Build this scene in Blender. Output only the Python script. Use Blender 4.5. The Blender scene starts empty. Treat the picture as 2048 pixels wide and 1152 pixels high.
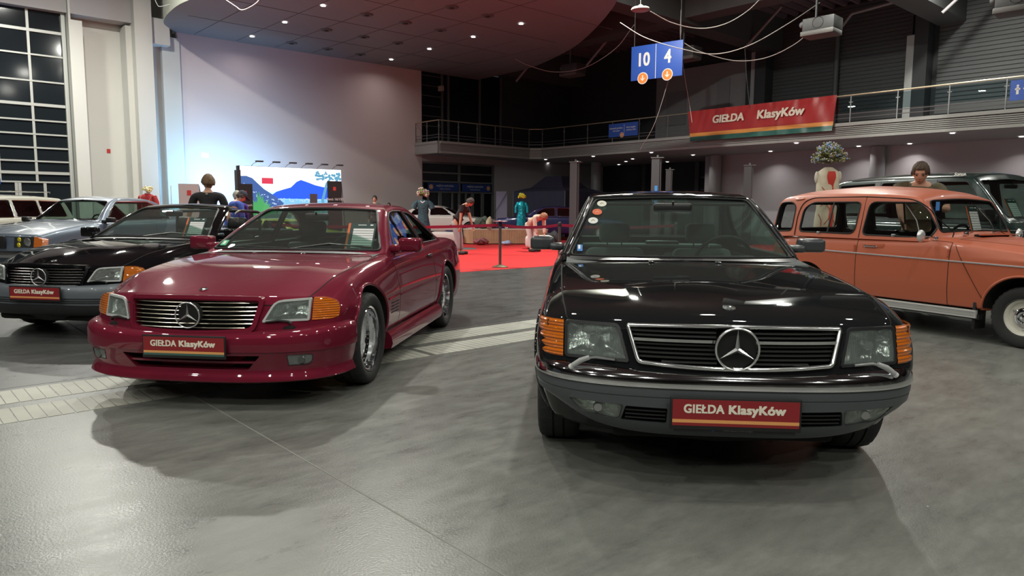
import bpy, bmesh, math, random
import numpy as np
from mathutils import Vector, Matrix
from mathutils.bvhtree import BVHTree
from math import sin, cos, pi, radians as rad
random.seed(7)
sc = bpy.context.scene
COL = sc.collection

# ------------------------------------------------------------------ camera, world, exposure
CAM_H, PITCH, ROLL = 1.25, 0.10996, 0.006
cd = bpy.data.cameras.new('camera'); cam = bpy.data.objects.new('camera', cd); COL.objects.link(cam)
cd.sensor_width = 36.0; cd.lens = 36.0 * 1440 / 2048; cd.clip_end = 300
_r = Vector((1, 0, 0)); _u = Vector((0, sin(PITCH), cos(PITCH))); _f = Vector((0, cos(PITCH), -sin(PITCH)))
_R = _r * cos(ROLL) + _u * sin(ROLL); _U = _u * cos(ROLL) - _r * sin(ROLL)
_m = Matrix((_R, _U, -_f)).transposed().to_4x4(); _m.translation = (0, 0, CAM_H)
cam.matrix_world = _m
sc.camera = cam
sc.view_settings.view_transform = 'Standard'; sc.view_settings.look = 'None'
sc.view_settings.gamma = 1.0; sc.view_settings.use_curve_mapping = False
sc.view_settings.exposure = 0.15
wd = bpy.data.worlds.new('World'); sc.world = wd; wd.use_nodes = True
wd.node_tree.nodes['Background'].inputs[0].default_value = (0.5, 0.55, 0.6, 1)
wd.node_tree.nodes['Background'].inputs[1].default_value = 0.05

# ------------------------------------------------------------------ hall frame: s along the far wall, t towards the viewer
HC = Vector((-4.577, 36.663)); HA = rad(48.157)
HU = Vector((sin(HA), cos(HA))); HW = Vector((cos(HA), -sin(HA)))
def hp(s, t, z=0.0):
    q = HC + HU * s + HW * t
    return Vector((q.x, q.y, z))
HROT = math.atan2(HU.y, HU.x)

# lamps of the hall: high-bay discs under the roof (positions in hall coordinates)
LAMPS = [(-7.6, 20.2, 7.7, 230), (-12.1, 20.6, 9.7, 900), (-15.3, 22.4, 8.1, 260), (14.3, 24.5, 9.7, 420), (3.2, 21.5, 9.7, 1050), (8.8, 20.5, 9.7, 550), (-3.0, 16.5, 9.7, 650)] + \
    [(x, y, 9.7, 120 if y > 0 else 210) for x in (-15, -9, -3, 3, 9) for y in (9, 2.5, -4, -11)] + [(14, 14, 9.7, 160), (14, 6, 9.7, 110), (18, 18, 9.7, 160)]     # world x, y, z, watts
def area(loc, size, power, color=(1, 1, 1), target=None, spread=180, shape='DISK', name='lamp_light', parent=None):
    l = bpy.data.lights.new(name, 'AREA'); l.shape = shape; l.size = size; l.energy = power; l.color = color; l.spread = rad(spread)
    o = bpy.data.objects.new(name, l); COL.objects.link(o); o.location = loc
    if target is not None:
        o.rotation_euler = (Vector(target) - Vector(loc)).to_track_quat('-Z', 'Y').to_euler()
    if parent: o.parent = parent
    return o

# ------------------------------------------------------------------ object helpers
def tag(o, label=None, cat=None, group=None, kind=None):
    if label: o['label'] = label
    if cat: o['category'] = cat
    if group: o['group'] = group
    if kind: o['kind'] = kind
    return o
def empty(name, loc=(0, 0, 0), rz=0.0, label=None, cat=None, group=None):
    o = bpy.data.objects.new(name, None); COL.objects.link(o); o.location = loc; o.rotation_euler = (0, 0, rz)
    o.empty_display_size = 0.1
    return tag(o, label, cat, group)
def kids(o): return [c for c in bpy.data.objects if c.parent == o]
def dup(o, parent=None):
    cc = kids(o); c = o.copy(); COL.objects.link(c); c.parent = parent
    for ch in cc: dup(ch, c)
    return c

class MB:
    """collects geometry that becomes one mesh object"""
    def __init__(s): s.v = []; s.f = []; s.m = []
    def add(s, vs, fs, m=0):
        o = len(s.v); s.v += [tuple(v) for v in vs]
        s.f += [tuple(i + o for i in f) for f in fs]
        s.m += (list(m) if isinstance(m, (list, tuple)) else [m] * len(fs))
        return s
    def xf(s, M):
        s.v = [tuple(M @ Vector(v)) for v in s.v]; return s
    def mir(s):
        """mirror copy across y=0"""
        n = len(s.v); s.v += [(x, -y, z) for x, y, z in s.v]
        s.f += [tuple(i + n for i in reversed(f)) for f in s.f]; s.m += s.m; return s
    def grid(s, P, m=0, cu=False, cv=False, flip=False):
        nu, nv = len(P), len(P[0]); vs = [p for r in P for p in r]; fs = []
        for i in range(nu if cu else nu - 1):
            for j in range(nv if cv else nv - 1):
                a, b = i * nv + j, i * nv + (j + 1) % nv; c, d = ((i + 1) % nu) * nv + (j + 1) % nv, ((i + 1) % nu) * nv + j
                fs.append((a, d, c, b) if flip else (a, b, c, d))
        return s.add(vs, fs, m)
    def box(s, c, d, m=0, bev=0.0, R=None, seg=2):
        if bev:
            bm = bmesh.new(); bmesh.ops.create_cube(bm, size=1); bmesh.ops.scale(bm, vec=d, verts=bm.verts)
            bmesh.ops.bevel(bm, geom=bm.edges[:], offset=min(bev, min(d) * .49), segments=seg, profile=.5, affect='EDGES')
            vs = [v.co.copy() for v in bm.verts]; fs = [[v.index for v in f.verts] for f in bm.faces]; bm.free()
        else:
            x, y, z = [a / 2 for a in d]
            vs = [Vector((i * x, j * y, k * z)) for i in (-1, 1) for j in (-1, 1) for k in (-1, 1)]
            fs = [(0, 1, 3, 2), (4, 6, 7, 5), (0, 4, 5, 1), (2, 3, 7, 6), (0, 2, 6, 4), (1, 5, 7, 3)]
        if R is not None: vs = [R @ v for v in vs]
        return s.add([v + Vector(c) for v in vs], fs, m)
    def tube(s, path, r, n=8, m=0, closed=False, caps=True, prof=None, up=None):
        P = [Vector(p) for p in path]; N = len(P)
        rr = r if isinstance(r, (list, tuple)) else [r] * N
        ring = []; t0 = None; nrm = None
        for i in range(N):
            a = P[(i - 1) % N] if (closed or i > 0) else P[i]; b = P[(i + 1) % N] if (closed or i < N - 1) else P[i]
            t = (b - a)
            if t.length < 1e-9: t = Vector((0, 0, 1))
            t.normalize()
            if nrm is None:
                ref = Vector(up) if up is not None else (Vector((0, 0, 1)) if abs(t.z) < .9 else Vector((1, 0, 0)))
                nrm = (ref - t * ref.dot(t)).normalized()
            else:
                nrm = nrm - t * nrm.dot(t)
                if nrm.length < 1e-6: nrm = t.orthogonal()
                nrm.normalize()
            bi = t.cross(nrm)
            if prof: ring.append([P[i] + nrm * q[1] * rr[i] + bi * q[0] * rr[i] for q in prof])
            else: ring.append([P[i] + nrm * cos(2 * pi * k / n) * rr[i] + bi * sin(2 * pi * k / n) * rr[i] for k in range(n)])
        s.grid(ring, m, cu=closed, cv=True)
        if caps and not closed:
            k = len(ring[0]); o = len(s.v) - N * k
            s.f.append(tuple(o + j for j in range(k))); s.m.append(m)
            s.f.append(tuple(o + (N - 1) * k + j for j in reversed(range(k)))); s.m.append(m)
        return s
    def cyl(s, a, b, r, n=16, m=0, r2=None): return s.tube([a, b], [r, r if r2 is None else r2], n, m)
    def lathe(s, prof, n=32, m=0, c=(0, 0, 0), ax='z', closed=False):
        """prof: (radius, height)"""
        c = Vector(c); P = []
        for k in range(n):
            a = 2 * pi * k / n; row = []
            for r, h in prof:
                q = (r * cos(a), r * sin(a), h)
                row.append(c + Vector(q if ax == 'z' else ((q[0], q[2], q[1]) if ax == 'y' else (q[2], q[0], q[1]))))
            P.append(row)
        return s.grid(P, m, cu=True, cv=closed)
    def sph(s, c, r, m=0, n=16, k=10):
        r = r if isinstance(r, (list, tuple)) else (r, r, r)
        P = [[(c[0] + r[0] * sin(pi * i / k) * cos(2 * pi * j / n), c[1] + r[1] * sin(pi * i / k) * sin(2 * pi * j / n), c[2] + r[2] * cos(pi * i / k)) for j in range(n)] for i in range(k + 1)]
        return s.grid(P, m, cv=True, flip=True)
    def prism(s, A, B, m=0, mcap=None):
        """closed solid between two point loops of equal length"""
        n = len(A); fs = [(i, (i + 1) % n, n + (i + 1) % n, n + i) for i in range(n)] + [tuple(reversed(range(n))), tuple(range(n, 2 * n))]
        mm = [m] * n + [m if mcap is None else mcap] * 2
        return s.add(list(A) + list(B), fs, mm)
    def mesh(s, name='m'):
        me = bpy.data.meshes.new(name); me.from_pydata(s.v, [], s.f); me.update()
        me.polygons.foreach_set('material_index', s.m)
        return me
def fixn(me):
    bm = bmesh.new(); bm.from_mesh(me); bmesh.ops.remove_doubles(bm, verts=bm.verts, dist=1e-6)
    bmesh.ops.recalc_face_normals(bm, faces=bm.faces); bm.to_mesh(me); bm.free(); return me
def obj(name, g, mats, parent=None, ang=35, loc=None, rot=None, fix=True, **kw):
    me = g.mesh(name) if isinstance(g, MB) else g
    me.name = name
    if fix and isinstance(g, MB): fixn(me)
    mi = np.zeros(len(me.polygons), dtype=np.int32); me.polygons.foreach_get('material_index', mi)
    ml = mats if isinstance(mats, (list, tuple)) else [mats]
    me.materials.clear()
    for m in ml: me.materials.append(m)
    me.polygons.foreach_set('material_index', np.minimum(mi, len(ml) - 1).astype(np.int32))
    if ang is not None:
        me.polygons.foreach_set('use_smooth', [True] * len(me.polygons))
        if ang < 180: me.set_sharp_from_angle(angle=rad(ang))
    o = bpy.data.objects.new(name, me); COL.objects.link(o)
    if parent: o.parent = parent
    if loc is not None: o.location = loc
    if rot is not None: o.rotation_euler = rot
    return tag(o, kw.get('label'), kw.get('cat'), kw.get('group'), kw.get('kind'))
def boolean(me, cutters, op='DIFFERENCE'):
    """returns a new mesh: me (op) each cutter mesh"""
    o = bpy.data.objects.new('tmp', me); COL.objects.link(o); cs = []
    for c in cutters:
        co = bpy.data.objects.new('tmpc', c); COL.objects.link(co); cs.append(co)
        md = o.modifiers.new('b', 'BOOLEAN'); md.operation = op; md.solver = 'EXACT'; md.object = co
        try: md.material_mode = 'INDEX'
        except Exception: pass
    dg = bpy.context.evaluated_depsgraph_get(); dg.update()
    r = bpy.data.meshes.new_from_object(o.evaluated_get(dg))
    for q in [o] + cs: bpy.data.objects.remove(q)
    return r
def modmesh(me, fn):
    o = bpy.data.objects.new('tmp', me); COL.objects.link(o); fn(o)
    dg = bpy.context.evaluated_depsgraph_get(); dg.update()
    r = bpy.data.meshes.new_from_object(o.evaluated_get(dg)); bpy.data.objects.remove(o); return r
def pchip(xs, ys, x):
    xs = np.asarray(xs, float); ys = np.asarray(ys, float); h = np.diff(xs)
    d = np.diff(ys, axis=0) / h.reshape((-1,) + (1,) * (ys.ndim - 1)); m = np.zeros_like(ys)
    for k in range(1, len(xs) - 1):
        a, b = d[k - 1], d[k]; w1 = 2 * h[k] + h[k - 1]; w2 = h[k] + 2 * h[k - 1]
        with np.errstate(divide='ignore', invalid='ignore'):
            v = (w1 + w2) / (w1 / a + w2 / b)
        m[k] = np.where(a * b > 0, v, 0)
    m[0] = d[0]; m[-1] = d[-1]
    i = np.clip(np.searchsorted(xs, x) - 1, 0, len(xs) - 2); t = (x - xs[i]) / h[i]
    return (2*t**3 - 3*t**2 + 1) * ys[i] + (t**3 - 2*t**2 + t) * h[i] * m[i] + (-2*t**3 + 3*t**2) * ys[i+1] + (t**3 - t**2) * h[i] * m[i+1]
def rpoly(pts, r=.02, n=4, closed=True):
    """polygon with rounded corners; r single or per point"""
    P = [np.array(p, float) for p in pts]; N = len(P); out = []
    rr = r if isinstance(r, (list, tuple)) else [r] * N
    for i in range(N):
        if not closed and i in (0, N - 1): out.append(tuple(P[i])); continue
        a, b, c = P[i - 1], P[i], P[(i + 1) % N]; la, lc = np.linalg.norm(a - b), np.linalg.norm(c - b)
        d = min(rr[i], la * .48, lc * .48)
        if d < 1e-5: out.append(tuple(b)); continue
        p, q = b + (a - b) / la * d, b + (c - b) / lc * d
        for k in range(n + 1):
            t = k / n; out.append(tuple((1-t)**2 * p + 2*t*(1-t) * b + t*t * q))
    return out
def catmull(pts, n=6, closed=False):
    P = [Vector(p) for p in pts]; N = len(P); out = []
    for i in range(N if closed else N - 1):
        p0 = P[i-1] if (closed or i > 0) else P[0]*2 - P[1]; p1 = P[i]; p2 = P[(i+1) % N]
        p3 = P[(i+2) % N] if (closed or i < N-2) else P[-1]*2 - P[-2]
        for k in range(n):
            t = k / n; out.append(.5 * ((2*p1) + (p2-p0)*t + (2*p0-5*p1+4*p2-p3)*t*t + (3*p1-p0-3*p2+p3)*t**3))
    if not closed: out.append(P[-1])
    return out

# ------------------------------------------------------------------ materials
MATS = {}
def mat(name, col, rough=.5, metal=0.0, coat=0.0, spec=.5, emit=None, es=1.0, trans=0.0, bump=None, alpha=1, var=None, croug=.03, sheen=0):
    if name in MATS: return MATS[name]
    m = bpy.data.materials.new(name); m.use_nodes = True; nt = m.node_tree; b = nt.nodes['Principled BSDF']
    c = tuple(col) + (1,)
    b.inputs['Base Color'].default_value = c; b.inputs['Roughness'].default_value = rough; b.inputs['Metallic'].default_value = metal
    b.inputs['Coat Weight'].default_value = coat; b.inputs['Coat Roughness'].default_value = croug; b.inputs['Specular IOR Level'].default_value = spec
    b.inputs['Transmission Weight'].default_value = trans; b.inputs['Alpha'].default_value = alpha
    if emit: b.inputs['Emission Color'].default_value = tuple(emit) + (1,); b.inputs['Emission Strength'].default_value = es
    if sheen: b.inputs['Sheen Weight'].default_value = sheen
    N = nt.nodes.new; L = nt.links.new
    if var or bump: tc = N('ShaderNodeTexCoord')
    if var:   # (scale, amount, detail): noise that varies the base colour
        no = N('ShaderNodeTexNoise'); no.inputs['Scale'].default_value = var[0]; no.inputs['Detail'].default_value = 6
        L(tc.outputs['Object'], no.inputs['Vector'])
        mp = N('ShaderNodeMapRange'); mp.inputs[3].default_value = 1 - var[1]; mp.inputs[4].default_value = 1 + var[1]
        mp.inputs[1].default_value = .3; mp.inputs[2].default_value = .7; L(no.outputs[0], mp.inputs[0])
        mx = N('ShaderNodeVectorMath'); mx.operation = 'SCALE'; mx.inputs[0].default_value = tuple(col); L(mp.outputs[0], mx.inputs['Scale']); L(mx.outputs[0], b.inputs['Base Color'])
    if bump:  # (kind, scale, strength)
        if bump[0] == 'noise': t = N('ShaderNodeTexNoise'); t.inputs['Scale'].default_value = bump[1]; t.inputs['Detail'].default_value = 4; fo = t.outputs[0]
        elif bump[0] == 'vor': t = N('ShaderNodeTexVoronoi'); t.inputs['Scale'].default_value = bump[1]; fo = t.outputs[0]
        else:
            t = N('ShaderNodeTexWave'); t.inputs['Scale'].default_value = bump[1]; t.bands_direction = bump[0].upper(); fo = t.outputs[1] if False else t.outputs[0]
        L(tc.outputs['Object'], t.inputs['Vector'])
        bp = N('ShaderNodeBump'); bp.inputs['Strength'].default_value = bump[2]; bp.inputs['Distance'].default_value = .01 if len(bump) < 4 else bump[3]
        L(fo, bp.inputs['Height']); L(bp.outputs[0], b.inputs['Normal'])
    MATS[name] = m; return m
def glass(name, tint=(.8, .88, .85), refl=.06, rough=0.0, dirt=0.0, bump=None, spec_tint=(1, 1, 1)):
    """thin pane: clear with a Fresnel reflection"""
    if name in MATS: return MATS[name]
    m = bpy.data.materials.new(name); m.use_nodes = True; nt = m.node_tree; nt.nodes.clear(); N = nt.nodes.new; L = nt.links.new
    o = N('ShaderNodeOutputMaterial'); tr = N('ShaderNodeBsdfTransparent'); tr.inputs[0].default_value = tint + (1,)
    gl = N('ShaderNodeBsdfGlossy'); gl.inputs['Roughness'].default_value = rough; gl.inputs[0].default_value = spec_tint + (1,)
    lw = N('ShaderNodeLayerWeight'); lw.inputs[0].default_value = .25; mp = N('ShaderNodeMapRange'); mp.inputs[3].default_value = refl; mp.inputs[4].default_value = .9
    pw = N('ShaderNodeMath'); pw.operation = 'POWER'; pw.inputs[1].default_value = 2.2
    L(lw.outputs['Facing'], pw.inputs[0]); L(pw.outputs[0], mp.inputs[0])
    mx = N('ShaderNodeMixShader'); L(mp.outputs[0], mx.inputs[0]); L(tr.outputs[0], mx.inputs[1]); L(gl.outputs[0], mx.inputs[2])
    last = mx
    if dirt:
        df = N('ShaderNodeBsdfDiffuse'); df.inputs[0].default_value = (.75, .82, .8, 1); m2 = N('ShaderNodeMixShader'); m2.inputs[0].default_value = dirt
        L(mx.outputs[0], m2.inputs[1]); L(df.outputs[0], m2.inputs[2]); last = m2
    if bump:
        tc = N('ShaderNodeTexCoord'); t = N('ShaderNodeTexWave'); t.bands_direction = bump[0].upper(); t.inputs['Scale'].default_value = bump[1]
        L(tc.outputs['Object'], t.inputs['Vector']); bp = N('ShaderNodeBump'); bp.inputs['Strength'].default_value = bump[2]; bp.inputs['Distance'].default_value = .005
        L(t.outputs[0], bp.inputs['Height']); L(bp.outputs[0], gl.inputs['Normal'])
    L(last.outputs[0], o.inputs[0]); MATS[name] = m; return m

def paint(name, col, metal=.0, rough=.35): return mat(name, col, rough, metal, coat=1.0)
M_BLACK = mat('black_plastic', (.012, .012, .013), .45)
M_TRIM = mat('dark_trim', (.02, .021, .023), .35)
M_RUB = mat('rubber_seal', (.01, .01, .01), .6)
M_DARK = mat('cavity_dark', (.006, .006, .006), .9)
M_STAR = mat('polished_star', (.80, .81, .82), .22, .85)
M_CHROME = mat('chrome', (.82, .83, .85), .07, 1.0)
M_SATIN = mat('satin_metal', (.55, .56, .57), .3, 1.0)
M_REFL = mat('lamp_reflector', (.75, .76, .76), .16, .9, bump=('noise', 25, .5))
M_TYRE = mat('tyre_rubber', (.018, .018, .018), .75, bump=('noise', 120, .2))
M_SILVER = mat('wheel_silver', (.70, .71, .72), .42, .15)
M_SEAM = mat('panel_gap', (.003, .003, .003), .9)
M_AMBER = mat('amber_lens', (.85, .2, .008), .12, 0, coat=1, trans=.25, bump=('z', 22, .6))
M_GLASS = glass('car_glass', (.74, .82, .79), .07)
M_GLASSD = glass('dark_car_glass', (.25, .28, .28), .08)
M_GLASSW = glass('windscreen_glass', (.76, .86, .82), .06, dirt=.02)
M_LENS = glass('headlamp_lens', (.88, .92, .9), .12, rough=.06, bump=('y', 28, .8), dirt=.06)
M_LEATH = mat('black_leather', (.018, .018, .019), .42)
M_CLOTH = mat('grey_velour', (.15, .19, .18), .8, sheen=.3)
M_CABIN = mat('cabin_plastic', (.02, .022, .022), .6)
M_RED = mat('plate_red', (.27, .018, .022), .4)
M_ORANGE = mat('plate_orange', (.78, .36, .12), .45)
M_GREEN = mat('plate_green', (.05, .13, .11), .45)
M_CREAM = mat('letter_cream', (.85, .8, .66), .5)
M_WHITE = mat('print_white', (.85, .85, .84), .5)

def text(name, s, h, m, parent, loc, rot, bold=.0, ext=.0005, align='CENTER', sx=1.0, shear=0, cap=True, space=1.0, label=None):
    """lettering of height h (capital height) lying in its local xy plane"""
    cu = bpy.data.curves.new(name, 'FONT'); cu.body = s; cu.size = h / .7; cu.align_x = align; cu.align_y = 'CENTER' if '\n' in s else 'BOTTOM_BASELINE'
    cu.offset = 0; cu.extrude = ext; cu.shear = shear; cu.space_character = space; cu.resolution_u = 3
    o = bpy.data.objects.new('tmp', cu); COL.objects.link(o); dg = bpy.context.evaluated_depsgraph_get(); dg.update()
    me = bpy.data.meshes.new_from_object(o.evaluated_get(dg)); bpy.data.objects.remove(o)
    if sx != 1.0:
        for v in me.vertices: v.co.x *= sx
    if bold:     # heavier strokes: overlaid shifted copies
        b = bmesh.new()
        for dx, dy in ((-1, -1), (1, -1), (-1, 1), (1, 1), (0, 0)):
            m2 = me.copy(); m2.transform(Matrix.Translation((dx*bold*h*.55, dy*bold*h*.4, (dx*2 + dy)*1e-5))); b.from_mesh(m2)
        b.to_mesh(me); b.free()
    t = obj(name, me, m, parent, ang=None, loc=loc, rot=rot, fix=False)
    if label: t['label'] = label
    return t
# ------------------------------------------------------------------ car kit (car space: x forward from the front axle, y to the car's left, z up)
def section(pts, rr, n=4, m=2):
    """open rounded polyline and the control segment of each of its rows"""
    N = len(pts); P = [np.array(p, float) for p in pts]; out = [P[0]]; seg = []
    for i in range(1, N):
        last = i == N - 1
        if last: a = P[i]; arc = [a]
        else:
            A, B, Cc = P[i-1], P[i], P[i+1]; la, lc = np.linalg.norm(A-B), np.linalg.norm(Cc-B); d = min(rr[i], la*.45, lc*.45) + 1e-5
            p, q = B + (A-B)/max(la, 1e-6)*d, B + (Cc-B)/max(lc, 1e-6)*d
            arc = [(1-t)**2*p + 2*t*(1-t)*B + t*t*q for t in [k/n for k in range(n+1)]]
        s0 = out[-1]; mm = m if not last else m + 2
        for k in range(1, mm+1): out.append(s0 + (arc[0]-s0)*k/mm); seg.append(i-1)
        for k in range(1, len(arc)): out.append(arc[k]); seg.append(i-1 if k <= n//2 else i)
    return out, seg
def body_loft(st, rr, xn, xfr, w0, xr=None, w1=None, breaks=(), region=None, step=.06, nose_r=.03, under=2, nose_k=6, tail_r=.04):
    """closed lower body. st: (x, [(y,z)...]) from rear to nose; xfr(y,z) is the nose surface; region(x, seg) gives the slot"""
    st = sorted(st, key=lambda q: q[0]); xs = [q[0] for q in st]; A = np.array([q[1] for q in st], float)
    x0 = xs[0]; X = set(round(v, 4) for v in list(breaks) + [x0, xn])
    k = int((xn - x0) / step); g = [x0 + (xn - x0) * i / k for i in range(k + 1)]
    X |= set(v for v in g if all(abs(v - b) > step * .45 for b in X))
    nr = [(xn - nose_r + nose_r * sin(a), nose_r * (1 - cos(a))) for a in (0, rad(30), rad(55), rad(80), rad(90))]
    tr = [(x0 + tail_r - tail_r * sin(a), tail_r * (1 - cos(a))) for a in (0, rad(30), rad(55), rad(80), rad(90))]
    X = sorted(v for v in X if x0 + tail_r < v < xn - nose_r)
    S = [(x, i) for x, i in reversed(tr)] + [(x, 0) for x in X] + nr
    rings = []; xsn = []
    for x, ins in S:
        c = pchip(xs, A, x).copy()
        if ins:
            zt = c[-1][1]
            for q in range(len(c)):
                if c[q][0] > 0: c[q][0] = max(0, c[q][0] - ins)
                if q >= nose_k: c[q][1] -= ins
                if q <= 1: c[q][1] += ins * .3
        for q in range(len(c) - 3, 2, -1): c[q][1] = min(c[q][1], c[q+1][1] - .006)
        P, seg = section([tuple(v) for v in c], rr)
        rings.append(P); xsn.append(x)
    H = len(rings[0]); mb = MB()
    def wr(x, y, z):
        if xfr and x > w0:
            t = min(1, (x - w0) / (xn - w0)); w = .8 * t + .2 * t * t * (3 - 2*t); x = x + w * (xfr(y, z) - xn)
        elif xr and x < w1:
            t = min(1, (w1 - x) / (w1 - x0)); w = .5 * t + .5 * t * t * (3 - 2*t); x = x + w * (xr(y, z) - x0)
        return (x, y, z)
    full = []
    for x, P in zip(xsn, rings):
        full.append([wr(x, p[0], p[1]) for p in P] + [wr(x, -p[0], p[1]) for p in reversed(P[1:-1])])
    n = len(full[0]); mm = []
    for i in range(len(full) - 1):
        xm = (xsn[i] + xsn[i+1]) / 2
        for j in range(n):
            sj = seg[j] if j < H - 1 else seg[n - 1 - j]
            mm.append(region(xm, sj))
    vs = [p for r in full for p in r]; fs = []
    for i in range(len(full) - 1):
        for j in range(n):
            a, b = i*n + j, i*n + (j+1) % n; fs.append((a, a + n, b + n, b))
    mb.add(vs, fs, mm)
    nc = 14
    for end, P, x in ((0, rings[0], xsn[0]), (1, rings[-1], xsn[-1])):
        G = [[wr(x, p[0] * (1 - 2*k/nc), p[1]) for k in range(nc + 1)] for p in P]
        mb.grid(G, 0)
    me = mb.mesh('loft')
    bm = bmesh.new(); bm.from_mesh(me); bmesh.ops.remove_doubles(bm, verts=bm.verts, dist=2e-5)
    bmesh.ops.dissolve_degenerate(bm, dist=1e-5, edges=bm.edges); bmesh.ops.recalc_face_normals(bm, faces=bm.faces); bm.to_mesh(me); bm.free()
    return me
def cylcut(x, z, r, y0, y1, n=48, flat=None, slot=5):
    A = [(x + r*cos(2*pi*k/n), y0, z + r*sin(2*pi*k/n)) for k in range(n)]; B = [(a[0], y1, a[2]) for a in A]
    m = MB().prism(A, B, slot); return fixn(m.mesh())
def boxcut(x0, x1, y0, y1, z0, z1, slot=5):
    m = MB().box(((x0+x1)/2, (y0+y1)/2, (z0+z1)/2), (x1-x0, y1-y0, z1-z0), slot); return fixn(m.mesh())
def frontcut(poly, xf, depth, out=.3, slot=5):
    lo = min(xf(y, z) for y, z in poly) - depth; hi = max(xf(y, z) for y, z in poly) + out
    A = [(lo, y, z) for y, z in poly]; B = [(hi, y, z) for y, z in poly]
    return fixn(MB().prism(A, B, slot).mesh())
def split_slots(me, mats, root, names, cabin=None, ang=40):
    """separate a body mesh by slot into named parts; names: {slot: (name, split_sides)}; others stay in 'body'"""
    bm = bmesh.new(); bm.from_mesh(me)
    if cabin:
        kill = [f for f in bm.faces if cabin(f)]
        bmesh.ops.delete(bm, geom=kill, context='FACES')
    # gap ribbons along slot borders
    bm.normal_update(); g = MB()
    for e in bm.edges:
        if len(e.link_faces) == 2:
            a, b = e.link_faces
            if a.material_index != b.material_index and max(a.material_index, b.material_index) < 4:
                nn = (a.normal + b.normal).normalized(); p, q = e.verts[0].co, e.verts[1].co
                if (q - p).length < 1e-5: continue
                sdd = (q - p).normalized().cross(nn) * .0032; o = nn * .0009
                g.add([p - sdd + o, q - sdd + o, q + sdd + o, p + sdd + o], [(0, 1, 2, 3)])
    for slot, (nm, sides) in names.items():
        groups = {}
        for f in bm.faces:
            if f.material_index == slot: groups.setdefault((1 if f.calc_center_median().y > 0 else -1) if sides else 0, []).append(f)
        for k, fl in groups.items():
            r = bmesh.new(); vm = {}
            for f in fl:
                for v in f.verts:
                    if v not in vm: vm[v] = r.verts.new(v.co)
                try: r.faces.new([vm[v] for v in f.verts])
                except ValueError: pass
            m2 = bpy.data.meshes.new(nm); r.to_mesh(m2); r.free(); obj(nm, m2, mats[0], root, ang=ang, fix=False)
        bmesh.ops.delete(bm, geom=[f for fl in groups.values() for f in fl], context='FACES')
    m3 = bpy.data.meshes.new('body'); bm.to_mesh(m3); bm.free()
    b = obj('body', m3, mats, root, ang=ang, fix=False)
    if g.v: obj('panel_gap', g, M_SEAM, root, ang=None, fix=False)
    return b
def bvh_of(me):
    bm = bmesh.new(); bm.from_mesh(me); t = BVHTree.FromBMesh(bm); bm.free(); return t
def hitx(t, y, z, sgn=1):
    h = t.ray_cast(Vector((5*sgn, y, z)), Vector((-sgn, 0, 0))); return h[0]
def hity(t, x, z, sgn=1):
    h = t.ray_cast(Vector((x, 3*sgn, z)), Vector((0, -sgn, 0))); return h[0], h[1]
def hitz(t, x, y):
    h = t.ray_cast(Vector((x, y, 5)), Vector((0, 0, -1))); return h[0], h[1]
def on_side(t, pts, sgn, off=.002, n=8):
    out = []
    for i in range(len(pts) - 1):
        for k in range(n + (i == len(pts) - 2)):
            x = pts[i][0] + (pts[i+1][0]-pts[i][0])*k/n; z = pts[i][1] + (pts[i+1][1]-pts[i][1])*k/n
            h, nn = hity(t, x, z, sgn)
            if h: out.append(h + Vector((0, sgn*off, 0)))
    return out
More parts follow.
